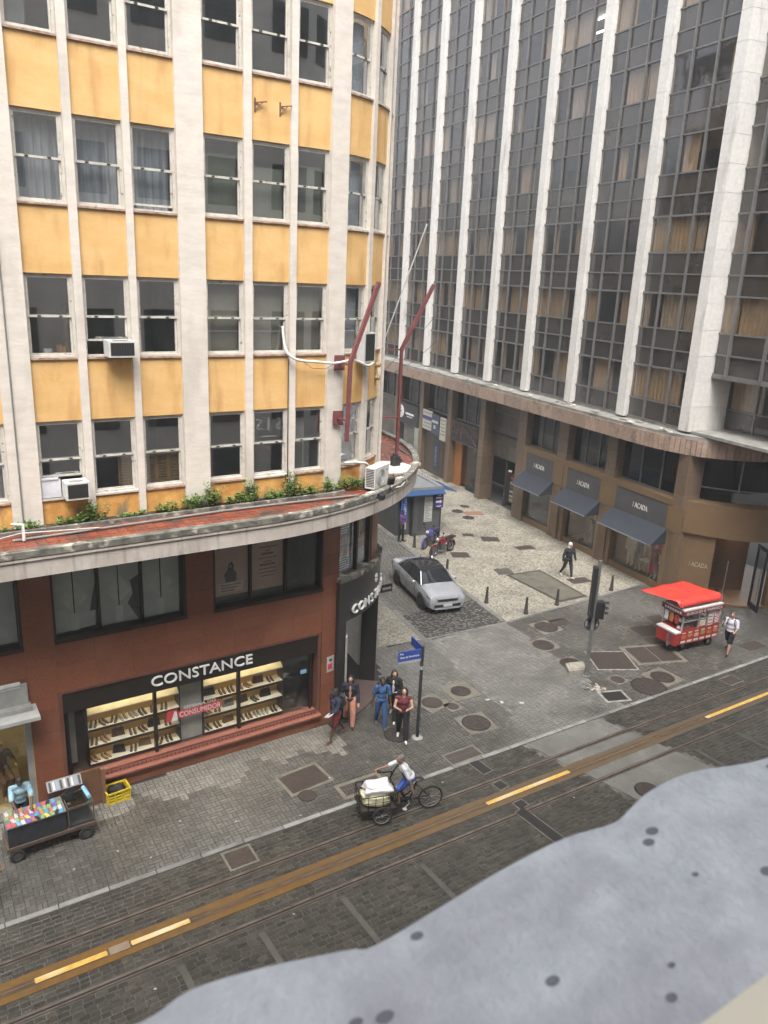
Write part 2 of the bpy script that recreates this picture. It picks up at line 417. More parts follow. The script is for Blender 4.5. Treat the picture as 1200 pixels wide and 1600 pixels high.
for k, z0 in enumerate(ROWS):
    for bi, (bt, wins) in enumerate(BAYS):
        for i, (t0, t1) in enumerate(wins):
            if t1 < 0.5: continue
            win_no += 1
            make_window(k, bi, i, t0, t1, z0)
            # spandrel above the window
            b = MB(); ze = z0 + 3.175 - 0.048
            pbox(b, t0, t1, -0.32, -0.10 - 0.004*random.random(), z0+WH+0.002, min(ze, ZTOP)); b.build('spandrel', yellow, ybld, smooth=40)
            if k == 0:
                b = MB(); pbox(b, t0, t1, -0.32, -0.10, 7.25, z0-0.048); b.build('spandrel', yellow_low, ybld, smooth=40)
for bt, wins in BAYS:
    for i in range(2):
        if wins[i][1] < 0: continue
        b = MB(); pbox(b, wins[i][1], wins[i+1][0], -0.33, -0.02, 7.25, ZTOP); b.build('mullion', cream, ybld, smooth=40)
# side street facade (seen only in reflections) and upper storeys: same bays without separate windows
b = MB()
for j in range(6):
    t = 14.9 + j*3.6
    b.mi = 0; pbox(b, t+3.0, t+3.6, -0.35, 0.0, 7.25, ZTOP, step=9)
    for q in range(3):
        ta = t + q*1.0
        for k, z0 in enumerate(ROWS):
            b.mi = 1; pbox(b, ta, ta+0.86, -0.32, -0.10, z0+WH, z0+3.175, step=9)
            b.mi = 2; pbox(b, ta, ta+0.86, -0.32, -0.20, z0, z0+WH, step=9)
        b.mi = 0; pbox(b, ta+0.86, ta+1.0, -0.33, -0.02, 7.25, ZTOP, step=9)
b.mi = 0; pbox(b, 2.36, 36.5, -0.40, 0.03, ZTOP, ZTOP+0.8); pbox(b, 14.9, 36.5, -0.4, -0.33, 0, 7.25, step=9)
side_glass = pm('side_window_glass', (0.05, 0.055, 0.06), rough=0.05)
b.build('side_facade', [cream, yellow, side_glass], ybld, smooth=40)
# rooms: floors, back wall, ceiling
b = MB()
for k, z0 in enumerate(ROWS):
    zf = z0 - 0.85 if k else 7.3
    b.quad((-3, FY+0.34, zf), (9.9, FY+0.34, zf), (9.9, 23.2, zf), (-3, 23.2, zf))
    b.quad((-3, FY+0.34, zf+2.9), (9.9, FY+0.34, zf+2.9), (9.9, 23.2, zf+2.9), (-3, 23.2, zf+2.9))
    b.quad((9.9, FY+0.34, zf), (13.6, 22.4, zf), (13.6, 24.5, zf), (9.9, 23.2, zf))
b.quad((-3, 21.6, 7.2), (12.4, 21.6, 7.2), (12.4, 21.6, ZTOP), (-3, 21.6, ZTOP))
for x in (-1.0, 2.65, 6.65, 10.5): b.quad((x, FY+0.34, 7.2), (x, 21.6, 7.2), (x, 21.6, ZTOP), (x, FY+0.34, ZTOP))
b.build('interior', room_m, ybld)
# ---------------- what fills particular windows
wood = pm('shutter_wood', (0.36, 0.22, 0.10), (0.28, 0.16, 0.07), scale=8, rough=0.6)
def shutter(t0, n, z0, name='louvre_shutter'):
    for j in range(n):
        a = t0 + j*0.30
        b = MB(); zb, zt = z0+0.08, z0+0.80
        pbox(b, a, a+0.04, -0.34, -0.31, zb, zt); pbox(b, a+0.25, a+0.29, -0.34, -0.31, zb, zt)
        pbox(b, a+0.04, a+0.25, -0.34, -0.31, zb, zb+0.04); pbox(b, a+0.04, a+0.25, -0.34, -0.31, zt-0.04, zt)
        for s_ in range(9): pbox(b, a+0.04, a+0.25, -0.345, -0.315, zb+0.065+s_*0.068, zb+0.065+s_*0.068+0.036)
        b.build(name, wood, ybld)
shutter(5.42, 3, ROWS[0]); shutter(4.80, 1, ROWS[0])
b = MB()                                                   # mirrored letters painted inside a pane
for st, x, z, sz in (('S', 8.98, 9.25, 0.42), ('S', 8.42, 9.25, 0.42)):
    tg = text_geo(st, sz, 0.004); tg.v = [(-p[0]+x, FY+0.225+p[1], p[2]+z) for p in tg.v]
    n = len(b.v); b.v += tg.v
    for f_ in tg.f: b.face(tuple(n+q for q in f_))
b.box(8.66, 8.72, FY+0.223, FY+0.227, 9.24, 9.56); b.box(8.48, 8.9, FY+0.223, FY+0.227, 9.05, 9.09); b.box(8.72, 8.78, FY+0.223, FY+0.227, 9.38, 9.41); b.box(8.60, 8.66, FY+0.223, FY+0.227, 9.38, 9.41)
b.build('lettering', pm('faded_white_paint', (0.42, 0.42, 0.40), rough=0.8), ybld)
# lace film on the lower corner window
b = MB()
for j in range(46):
    t = random.uniform(10.98, 11.72); z = random.uniform(9.0, 9.68); a = random.uniform(0, 3.1); l = random.uniform(0.05, 0.11)
    p = fpath(t, -0.172, z); q = fpath(t + l*math.cos(a), -0.172, z + l*math.sin(a)); b.bar(p, q, 0.02, 0.003)
b.build('lace_film', LOOKM['white'], ybld)
tag(b and solo(MB().box(-0.08, 0.08, -0.06, 0.06, 0, 0.11), 'white_pot', pm('white_pot', (0.6, 0.6, 0.58)), 'small white pot on the third floor window sill', 'pot', (3.42, FY+0.32, 11.27)))
b = MB(); b.lathe([(0.0, 0), (0.10, 0), (0.115, 0.16), (0.10, 0.16)], seg=14); b.box(-0.12, 0.0, -0.03, 0.03, 0.16, 0.20)
solo(b, 'paint_tub', pm('orange_tub', (0.42, 0.13, 0.06), (0.35, 0.3, 0.05), scale=12), 'orange and yellow paint tub on the third floor window sill', 'tub', (3.72, FY+0.34, 11.27), smooth=40)
b = MB(); b.obox((0, 0, 0.55), (0.05, 0, 0.0), (0, 0.012, 0), (0.0, 0, 0.55))
solo(b, 'timber_plank', pm('brown_plank', (0.17, 0.075, 0.04)), 'reddish brown plank standing inside the third floor window', 'plank', (3.86, FY+0.5, 11.2))

# ---------------- canopy
b = MB(); pbox(b, -1.5, 22, -0.60, -0.02, 6.92, 7.38, cpath); b.build('canopy_fascia', fascia_m, ybld, smooth=50)
b = MB(); pbox(b, -1.5, 22, -0.18, 0.03, 7.38, 7.52, cpath); b.build('canopy_lip', lip_m, ybld, smooth=50)
b = MB(); pbox(b, -1.5, 22, -0.03, 0.015, 7.30, 7.36, cpath); b.build('drip_moulding', fascia_m, ybld, smooth=50)
b = MB()
n = 60; tot = [-1.5 + (23.5)*i/n for i in range(n+1)]
def roofpt(t, f):                           # between the inner edge of the lip and the wall
    p = cpath(t, -0.18, 7.40)
    tt = t if t <= 7.5 else 7.5 + (t-7.5)*0.62
    q = fpath(tt, -0.33, 7.42); return p + (q-p)*f
for i in range(n):
    b.quad(roofpt(tot[i], 0)-Vector((0, 0, .02)), roofpt(tot[i+1], 0)-Vector((0, 0, .02)), roofpt(tot[i+1], 1)-Vector((0, 0, .02)), roofpt(tot[i], 1)-Vector((0, 0, .02)))
    b.quad(roofpt(tot[i], 0)-Vector((0, 0, .45)), roofpt(tot[i+1], 0)-Vector((0, 0, .45)), roofpt(tot[i+1], 1)-Vector((0, 0, .45)), roofpt(tot[i], 1)-Vector((0, 0, .45)))
b.build('canopy_slab', lip_m, ybld)
b = MB()
nt_, nf = 108, 7
for i in range(nt_):
    for j in range(nf):
        ta, tb = -1.5 + 23.5*(i+0.02)/nt_, -1.5 + 23.5*(i+0.98)/nt_
        fa, fb = (j+0.03)/nf*0.97, (j+0.97)/nf*0.97
        h = random.uniform(0.0, 0.006); b.rv = random.random()
        lo_ = [roofpt(ta, fa), roofpt(tb, fa), roofpt(tb, fb), roofpt(ta, fb)]
        b.hexa([p - Vector((0, 0, 0.015)) for p in lo_] + [p + Vector((0, 0, h)) for p in lo_])
o = b.build('roof_tile', tile_m, ybld); o['kind'] = 'stuff'
# planter kerb along the wall
b = MB(); pbox(b, -1.0, 10.7, 0.32, 0.42, 7.40, 7.50); b.build('planter_kerb', lip_m, ybld)
b = MB(); pbox(b, -1.0, 10.7, -0.05, 0.32, 7.40, 7.455); b.build('planter_soil', pm('soil', (0.05, 0.035, 0.022), rough=0.95, bump=0.8, scale=9), ybld)

# ---------------- granite base: core, panels, openings
core = pm('joint_dark', (0.06, 0.028, 0.02), rough=0.8)
solid = [(-1.2, 2.32, 3.05, 4.48), (2.32, 3.0, 0.0, 6.95), (3.0, 10.31, 3.13, 4.5), (6.27, 7.0, 4.5, 6.95), (-1.2, 2.32, 6.4, 6.95),
         (3.0, 6.27, 6.42, 6.95), (7.0, 10.31, 6.42, 6.95), (10.31, 10.9, 0.0, 6.95), (3.0, 10.31, 0.0, 0.42)]
lw = MB()
for x0, x1, z0, z1 in solid: pbox(lw, x0, x1, -0.35, -0.02, z0, z1)
lower_wall = lw.build('lower_wall', core, ybld)
for x0, x1, z0, z1 in solid:
    nx = max(1, round((x1-x0)/0.92)); nz = max(1, round((z1-z0)/0.69))
    for i in range(nx):
        for j in range(nz):
            b = MB(); b.rv = random.random(); g_ = 0.0018
            pbox(b, x0+(x1-x0)*i/nx+g_, x0+(x1-x0)*(i+1)/nx-g_, -0.02, 0.0015*random.random(), z0+(z1-z0)*j/nz+g_, z0+(z1-z0)*(j+1)/nz-g_)
            b.build('stone_panel', granite, lower_wall)
bronze = pm('bronze_frame', (0.055, 0.038, 0.028), (0.04, 0.028, 0.02), rough=0.4, metal=0.3)
dglass = glass('shop_glass', (0.96, 0.96, 0.95), base=0.02)
mezz_glass = glass('mezzanine_glass', (0.93, 0.95, 0.94), base=0.04)
def mezz(x0, x1, z0, z1, nmul, name='mezzanine_window'):
    b = MB()
    pbox(b, x0, x0+0.06, -0.24, -0.004, z0, z1); pbox(b, x1-0.06, x1, -0.24, -0.004, z0, z1); pbox(b, x0+.06, x1-.06, -0.24, -0.02, z1-0.06, z1)
    pbox(b, x0, x1, -0.24, 0.045, z0-0.05, z0+0.05)
    w = b.build(name, bronze, ybld)
    step_ = (x1-x0-0.12)/nmul
    for i in range(nmul):
        a0 = x0+0.06+i*step_
        if i:
            b = MB(); pbox(b, a0-0.03, a0+0.03, -0.22, -0.12, z0+0.05, z1-0.06); b.build('mullion', bronze, w)
        b = MB(); pbox(b, a0+(0.03 if i else 0), a0+step_-(0.03 if i < nmul-1 else 0), -0.20, -0.19, z0+0.05, z1-0.06); b.build('pane', mezz_glass, w)
    return w
w0 = mezz(-1.2, 2.32, 4.48, 6.4, 3); w1 = mezz(3.0, 6.27, 4.5, 6.42, 3); w2 = mezz(7.0, 10.31, 4.5, 6.42, 3)
sheet = pm('hung_sheet', (0.66, 0.68, 0.65), (0.54, 0.56, 0.54), scale=1.6, rough=0.9, stretch=(1, 1, 1))
paper = pm('pale_paper', (0.78, 0.78, 0.73), rough=0.9)
def drape(poly, d, m, nm, parent):
    b = MB(); o = Vector((0, FY+0.0-d, 0)); b.extr(poly, o, (1, 0, 0), (0, 0, 1), (0, 0.004, 0)); b.build(nm, m, parent)
for c_, pc in ((3.55, 0), (4.62, 1), (5.68, 2)):
    h = 0.52
    if pc == 0: drape([(c_-0.5, 4.56), (c_+0.48, 4.62), (c_+0.5, 5.02), (c_+0.36, 5.02), (c_+0.52, 5.75), (c_+0.52, 6.36), (c_-0.5, 6.36)], -0.30, sheet, 'hung_sheet', w1)
    if pc == 1: drape([(c_-0.5, 4.56), (c_+0.48, 4.56), (c_+0.22, 5.05), (c_+0.36, 5.3), (c_+0.3, 5.65), (c_+0.52, 5.78), (c_+0.52, 6.36), (c_-0.5, 6.36)], -0.30, sheet, 'hung_sheet', w1)
    if pc == 2: drape([(c_-0.5, 4.56), (c_+0.48, 4.56), (c_+0.5, 6.36), (c_-0.5, 6.36)], -0.30, sheet, 'hung_sheet', w1)
    drape([(c_-0.02, 5.08), (c_+0.34, 5.42), (c_+0.02, 5.88), (c_-0.32, 5.44)], -0.285, paper, 'paper_square', w1)
    drape([(c_-0.09, 4.58), (c_+0.09, 4.58), (c_+0.09, 5.02), (c_-0.09, 5.02)], -0.285, paper, 'paper_strip', w1)
    b = MB(); b.box(c_-0.012, c_+0.012, FY+0.255, FY+0.275, 5.06, 6.36); b.build('cord', dark_metal, w1)
for x in (0.2, 1.7): drape([(x-0.75, 4.56), (x+0.55, 4.56), (x+0.55, 6.36), (x-0.75, 6.36)], -0.30, sheet, 'hung_sheet', w0)
poster = pm('brown_poster', (0.62, 0.40, 0.33), (0.50, 0.31, 0.25), scale=1.2, rough=0.7)
poster_txt = pm('poster_text', (0.14, 0.08, 0.06), rough=0.8); poster_pale = pm('poster_pale', (0.74, 0.55, 0.47), rough=0.8)
for x0, x1, kind_ in ((7.12, 8.08, 'woman'), (8.20, 9.12, 'text')):
    b = MB(); b.box(x0, x1, FY+0.225, FY+0.235, 4.78, 6.40); p_ = b.build('poster', poster, w2)
    if kind_ == 'woman':
        b = MB(); cx = 7.58
        b.extr([(cx-0.14, 5.15), (cx+0.15, 5.15), (cx+0.17, 5.38), (cx+0.08, 5.50), (cx+0.09, 5.64), (cx+0.02, 5.74), (cx-0.06, 5.66), (cx-0.09, 5.5), (cx-0.19, 5.38)], (0, FY+0.219, 0), (1, 0, 0), (0, 0, 1), (0, 0.004, 0))
        b.build('printed_figure', pm('print_black', (0.02, 0.016, 0.016)), p_)
        b = MB(); b.ell((cx-0.005, FY+0.215, 5.60), (0.035, 0.004, 0.05)); b.build('printed_face', pm('print_skin', (0.36, 0.2, 0.15)), p_)
        b = MB(); b.box(cx-0.35, cx+0.35, FY+0.214, FY+0.217, 4.86, 5.14); b.build('printed_panel', poster_pale, p_)
        b = MB()
        for j in range(3): b.box(cx-0.3, cx+0.3-0.1*j, FY+0.211, FY+0.213, 5.06-0.08*j, 5.09-0.08*j)
        b.build('printed_text', poster_txt, p_)
    else:
        b = MB(); cx = 8.66
        for j, wd in enumerate((0.28, 0.08, 0.18, 0.30, 0.12, 0.24, 0.3, 0.3, 0.2)): b.box(cx-wd, cx+wd, FY+0.219, FY+0.222, 5.98-0.105*j, 6.005-0.105*j + (0.03 if j in (2, 5) else 0))
        b.build('printed_text', poster_txt, p_)
        b = MB(); b.torus((cx, FY+0.22, 6.26), 0.06, 0.01, 'Y', 16, 6); b.build('printed_emblem', poster_txt, p_)
# mezzanine interior
b = MB(); b.box(-1.2, 10.3, FY+1.6, FY+1.62, 4.3, 6.9); b.box(-1.2, 10.3, FY+0.34, FY+1.6, 4.28, 4.30); b.box(10.30, 10.33, FY+0.3, FY+1.6, 4.3, 6.9); b.box(6.6, 6.63, FY+0.34, FY+1.6, 4.3, 6.9); b.build('mezzanine_interior', pm('dim_wall', (0.20, 0.21, 0.20), rough=0.9), ybld)

# ---------------- shoe shop window
sign_m = pm('sign_brown', (0.022, 0.016, 0.013), (0.018, 0.013, 0.011), rough=0.5)
salmon = pm('salmon_stone', (0.30, 0.12, 0.085), (0.24, 0.09, 0.065), scale=9, rough=0.5)
b = MB()
pbox(b, 2.97, 3.06, -0.3, 0.03, 0.60, 3.16); pbox(b, 10.18, 10.27, -0.3, 0.03, 0.60, 3.16); pbox(b, 3.06, 10.18, -0.05, 0.03, 3.09, 3.16)
shop = b.build('shop_window', pm('copper_trim', (0.16, 0.075, 0.05), (0.12, 0.05, 0.035), rough=0.4), ybld)
b = MB(); pbox(b, 3.06, 10.18, -0.30, -0.02, 2.52, 3.09); b.build('sign_board', sign_m, shop)
letters = text_geo('CONSTANCE', 0.40, 0.05); xs = [p[0] for p in letters.v]; k_ = 2.84/(max(xs)-min(xs))
letters.v = [(p[0]*k_+6.67, FY+p[1]-0.012, p[2]*1.02+2.70) for p in letters.v]
white_letter = pm('white_letter', (0.82, 0.82, 0.80), rough=0.4)
letters.build('sign_lettering', white_letter, shop)
for x in (3.16, 5.38, 7.76, 10.06):
    b = MB(); pbox(b, x-0.04, x+0.04, -0.28, -0.16, 0.62, 2.52); b.build('mullion', sign_m, shop)
for x0, x1 in ((3.2, 5.34), (5.42, 7.72), (7.8, 10.02)):
    b = MB(); pbox(b, x0, x1, -0.225, -0.215, 0.64, 2.52); b.build('pane', dglass, shop)
b = MB(); pbox(b, 3.0, 10.24, -0.30, 0.0, 0.56, 0.60); pbox(b, 3.0, 10.28, -0.05, 0.14, 0.42, 0.50, zt=0.47); pbox(b, 3.0, 10.28, -0.05, 0.02, 0.50, 0.60)
b.build('sloped_sill', salmon, shop)
b = MB()
for i in range(62):
    x = 3.2 + i*0.113; pbox(b, x, x+0.022, 0.0, 0.026, 0.505, 0.585)
o = b.build('vent_slot', pm('slot_dark', (0.04, 0.015, 0.012)), shop); o['kind'] = 'stuff'
# display units
amber = pm('display_amber', (0.50, 0.32, 0.11), (0.42, 0.26, 0.09), scale=2, rough=0.8)
shelf_m = pm('shelf_white', (0.75, 0.72, 0.62), rough=0.5)
lampm = emis('display_lamp', (1.0, 0.80, 0.42), 9.0)
under = emis('shelf_light', (1.0, 0.84, 0.52), 4.0)
SHELVES = []
for ux0, ux1, nm in ((3.68, 6.08, 'a'), (6.78, 9.20, 'b')):
    y0, y1 = FY+0.34, FY+0.72
    b = MB(); b.box(ux0, ux1, y1, y1+0.03, 0.62, 2.50); un = b.build('display_unit', amber, shop)
    b = MB(); b.box(ux0-0.03, ux0, y0, y1, 0.62, 2.40); b.box(ux1, ux1+0.03, y0, y1, 0.62, 2.40); b.build('side_panel', sign_m, un)
    for z in (0.66, 1.17, 1.68):
        b = MB(); b.box(ux0, ux1, y0-0.02, y1, z, z+0.03); b.build('shelf', shelf_m, un)
        b = MB(); b.box(ux0, ux1, y0-0.03, y0-0.0205, z-0.035, z+0.035); b.build('shelf_edge', sign_m, un)
        SHELVES.append((ux0, ux1, y0, y1, z+0.03))
    b = MB(); b.hexa([(ux0, y0-0.02, 2.12), (ux1, y0-0.02, 2.12), (ux1, y1-0.01, 2.36), (ux0, y1-0.01, 2.36), (ux0, y0-0.02, 2.15), (ux1, y0-0.02, 2.15), (ux1, y1-0.01, 2.39), (ux0, y1-0.01, 2.39)])
    b.build('lit_top', shelf_m, un)
    b = MB(); b.box(ux0+0.05, ux1-0.05, FY+0.30, FY+0.33, 2.47, 2.50); b.build('lamp_strip', lampm, un)
    for z in (1.17, 1.68, 2.12):
        b = MB(); b.box(ux0+0.05, ux1-0.05, y1-0.06, y1-0.03, z-0.022, z-0.004); b.build('lamp_strip', under, un)
b = MB(); b.box(6.12, 6.74, FY+0.42, FY+0.45, 0.6, 2.52); b.build('backdrop_panel', pm('grey_panel', (0.40, 0.41, 0.38)), shop)
b = MB(); b.box(3.06, 10.2, FY+2.2, FY+2.22, 0.0, 2.9); b.box(3.06, 10.2, FY+0.31, FY+2.2, 0.55, 0.58); b.box(3.06, 10.2, FY+0.31, FY+2.2, 2.54, 2.56); b.build('shop_interior', pm('shop_dark', (0.07, 0.05, 0.035), rough=0.8), shop)
b = MB(); b.box(3.22, 3.42, FY+0.6, FY+0.62, 0.7, 2.2); b.build('pale_door', pm('grey_panel', (0.40, 0.41, 0.38)), shop)
b = MB(); b.box(9.72, 9.92, FY+0.205, FY+0.212, 1.82, 1.95); b.build('small_notice', pm('blue_notice', (0.25, 0.45, 0.6)), shop)
# promotional transfer on the glass
red_film = pm('red_film', (0.55, 0.06, 0.07)); white_film = pm('white_film', (0.7, 0.7, 0.7)); pink_film = pm('pink_film', (0.62, 0.15, 0.18))
b = text_geo('SEMANA DO', 0.13, 0.003); b.v = [(p[0]*1.25+6.62, FY+0.20+p[1], p[2]+1.68) for p in b.v]; b.build('window_lettering', white_film, shop)
b = text_geo('CONSUMIDOR', 0.22, 0.003, 0.9); xs = [p[0] for p in b.v]; k_ = 1.18/(max(xs)-min(xs)); b.v = [(p[0]*k_+6.62, FY+0.195+p[1], p[2]+1.47) for p in b.v]; b.build('window_lettering', white_film, shop)
b = MB(); b.box(6.0, 7.24, FY+0.20, FY+0.204, 1.44, 1.655); b.build('window_banner', red_film, shop)
b = MB(); b.extr([(5.66, 1.42), (5.95, 1.38), (5.98, 1.74), (5.70, 1.72)], (0, FY+0.20, 0), (1, 0, 0), (0, 0, 1), (0, 0.004, 0)); b.build('window_sticker', red_film, shop)
b = MB(); b.extr([(5.80, 1.40), (5.99, 1.40), (5.96, 1.66), (5.90, 1.70)], (0, FY+0.194, 0), (1, 0, 0), (0, 0, 1), (0, 0.004, 0)); b.build('window_sticker', white_film, shop)
# goods on the shelves: each a thing
leather = [pm('leather_black', (0.015, 0.013, 0.012), rough=0.35), pm('leather_brown', (0.075, 0.035, 0.02), rough=0.4), pm('leather_tan', (0.24, 0.13, 0.06), rough=0.5),
           pm('leather_nude', (0.42, 0.30, 0.20), rough=0.5), pm('leather_grey', (0.25, 0.25, 0.23), rough=0.5)]
def shoe_pair(m):
    b = MB()
    for sx in (-0.055, 0.055):
        prof = [(-0.11, 0.075, 0.028), (-0.09, 0.085, 0.034), (-0.03, 0.05, 0.03), (0.04, 0.032, 0.042), (0.10, 0.03, 0.034), (0.125, 0.018, 0.012)]
        n0 = len(b.v)
        for (y, h, w) in prof:
            zb = max(0.0, (0.0 - y)*0.45) if y < 0 else 0.0
            b.v += [(sx-w, y, zb), (sx+w, y, zb), (sx+w*0.75, y, zb+h*0.9), (sx-w*0.75, y, zb+h*0.9)]
        for i in range(len(prof)-1):
            for j in range(4): b.face((n0+i*4+j, n0+i*4+(j+1) % 4, n0+(i+1)*4+(j+1) % 4, n0+(i+1)*4+j))
        b.face((n0, n0+1, n0+2, n0+3)); e = n0+(len(prof)-1)*4; b.face((e+3, e+2, e+1, e))
        b.tube([(sx, -0.09, 0.05), (sx, -0.095, 0.0)], [0.012, 0.008], 6)
    return b.mesh('shoes', m, 50)
def bag_mesh(m):
    b = MB(); n0 = len(b.v)
    b.hexa([(-0.17, -0.06, 0), (0.17, -0.06, 0), (0.17, 0.06, 0), (-0.17, 0.06, 0), (-0.13, -0.03, 0.23), (0.13, -0.03, 0.23), (0.13, 0.03, 0.23), (-0.13, 0.03, 0.23)])
    b.tube([(-0.08, -0.03, 0.22), (-0.07, -0.03, 0.34), (0, -0.03, 0.39), (0.07, -0.03, 0.34), (0.08, -0.03, 0.22)], 0.009, 6)
    b.box(-0.05, 0.05, -0.052, -0.035, 0.12, 0.19)
    return b.mesh('handbag', m, 50)
shoe_me = [shoe_pair(m) for m in leather]; bag_me = [bag_mesh(m) for m in leather]
cname = ['black', 'dark brown', 'tan', 'nude', 'grey']
shn = {0.69: 'bottom', 1.20: 'middle', 1.71: 'top'}
for (ux0, ux1, y0, y1, z) in SHELVES:
    no_ = 0; x = ux0 + 0.16; unit = 'left' if ux0 < 5 else 'right'
    while x < ux1 - 0.16:
        ci = random.choice([0, 0, 0, 1, 1, 2, 4]); wh = shn[round(z, 2)]; no_ += 1; nth = ['first', 'second', 'third', 'fourth', 'fifth', 'sixth', 'seventh', 'eighth', 'ninth', 'tenth'][no_-1]
        if random.random() < 0.24:
            o = link_mesh('handbag', bag_me[ci], None, (x+0.08, (y0+y1)/2+0.05, z), random.uniform(-0.2, 0.2)); x += 0.44
            tag(o, f'{cname[ci]} handbag, {nth} from the left on the {wh} shelf of the {unit} shoe display', 'handbag', 'handbags in the shoe shop window')
        else:
            o = link_mesh('pair_of_shoes', shoe_me[ci], None, (x, (y0+y1)/2-0.04, z), math.pi+random.uniform(-0.7, 0.7)); x += random.uniform(0.24, 0.30)
            tag(o, f'{cname[ci]} shoes, {nth} from the left on the {wh} shelf of the {unit} shoe display', 'shoes', 'shoes in the shoe shop window')

# ---------------- shop at the left edge
b = MB(); pbox(b, -1.2, 2.34, -0.1, 0.30, 3.02, 3.12); pbox(b, -1.2, 2.30, 0.0, 0.10, 3.12, 3.62)
galv = pm('galvanised', (0.36, 0.36, 0.34), (0.27, 0.27, 0.26), scale=3, rough=0.5, metal=0.2)
b.hexa([(-1.2, FY-0.10, 3.55), (2.16, FY-0.10, 3.55), (2.16, FY, 3.66), (-1.2, FY, 3.66), (-1.2, FY-0.11, 3.57), (2.16, FY-0.11, 3.57), (2.16, FY-0.01, 3.68), (-1.2, FY-0.01, 3.68)])
b.build('roller_shutter_box', galv, ybld)
b = MB(); b.hexa([(-1.2, FY-0.62, 2.90), (2.46, FY-0.62, 2.90), (2.46, FY-0.0, 2.98), (-1.2, FY-0.0, 2.98), (-1.2, FY-0.62, 2.99), (2.46, FY-0.62, 2.99), (2.46, FY-0.0, 3.02), (-1.2, FY-0.0, 3.02)])
b.build('metal_awning', pm('awning_grey', (0.40, 0.40, 0.38), (0.30, 0.30, 0.29), scale=3, rough=0.6), ybld)
b = MB(); b.box(2.17, 2.30, FY+0.02, FY+0.12, 0.0, 3.0); b.box(-1.2, 2.17, FY+0.02, FY+0.12, 0.0, 0.25); b.box(-1.2, 2.17, FY+0.02, FY+0.12, 2.5, 3.0); lsh = b.build('display_frame', galv, ybld)
b = MB(); b.box(-1.2, 2.17, FY+0.06, FY+0.07, 0.25, 2.5); b.build('pane', dglass, lsh)
b = MB(); b.box(-1.2, 2.3, FY+1.1, FY+1.12, 0, 3.0); b.box(-1.2, 2.3, FY+0.12, FY+1.1, 0.2, 0.24); b.box(2.30, 2.32, FY+0.02, FY+1.1, 0, 3.0); b.build('display_back', pm('gold_wall', (0.50, 0.40, 0.20), (0.40, 0.31, 0.15), scale=3), lsh)
b = MB(); b.box(-1.0, 2.0, FY+0.5, FY+0.56, 2.94, 2.96); b.build('lamp_strip', emis('left_shop_lamp', (1.0, 0.85, 0.55), 10.0), lsh)

# ---------------- black portal on the rounded corner
blk = pm('portal_black', (0.028, 0.027, 0.026), (0.022, 0.021, 0.02), rough=0.4)
t_of = lambda deg: AC[0] + R(deg)*AR
b = MB(); pbox(b, t_of(13), t_of(70), 0.0, 0.14, 3.28, 4.58); portal = b.build('portal_header', blk, ybld, smooth=40)
for pa_, pb_ in ((13, 17.5), (52, 62)):
    b = MB(); pbox(b, t_of(pa_), t_of(pb_), -0.4, 0.13, 0.0, 3.28); b.build('portal_post', blk, portal, smooth=40)
b = MB(); pbox(b, t_of(17.5), t_of(52), -1.0, -0.95, 0.0, 3.28); pbox(b, t_of(17.5), t_of(20), -0.95, -0.4, 0.0, 3.28); b.build('shutter_door', pm('door_brown', (0.045, 0.035, 0.028), (0.038, 0.03, 0.024), scale=2, stretch=(1, 1, 14), rough=0.45), portal, smooth=40)
b = MB(); pbox(b, t_of(18), t_of(51), -0.948, -0.93, 0.28, 0.33); pbox(b, t_of(18), t_of(51), -0.948, -0.93, 0.0, 0.06); b.build('door_rail', blk, portal)
b = MB(); pbox(b, t_of(17.5), t_of(52), -0.95, 0.35, 0.0, 0.055); b.build('threshold', pm('porch_tile', (0.10, 0.07, 0.065), (0.085, 0.06, 0.055), rough=0.4), portal, smooth=40)
b = MB(); pbox(b, t_of(13), t_of(60), -0.42, 0.18, 4.58, 4.70); b.build('portal_ledge', lip_m, portal, smooth=40)
for ci, ch in enumerate('CONSTANCE'):
    tg = text_geo(ch, 0.42, 0.06); tt = t_of(22.0) + ci*0.335
    tg.v = [tuple(fpath(tt + p[0], 0.185 - p[1], 3.46 + p[2])) for p in tg.v]
    tg.build('sign_letter', white_letter, portal)
b = MB(); tt = t_of(41.5)
for q in range(6):
    a = q*math.pi/3; b.tube([fpath(tt+0.13*math.cos(a+w_)*0.75, 0.17, 4.12+0.13*math.sin(a+w_)) for w_ in (0, 0.35, 0.7)], 0.022, 6)
    b.tube([fpath(tt+0.055*math.cos(a+0.3), 0.17, 4.12+0.055*math.sin(a+0.3)), fpath(tt+0.10*math.cos(a+0.3), 0.17, 4.12+0.10*math.sin(a+0.3))], 0.018, 6)
b.build('emblem', white_letter, portal)
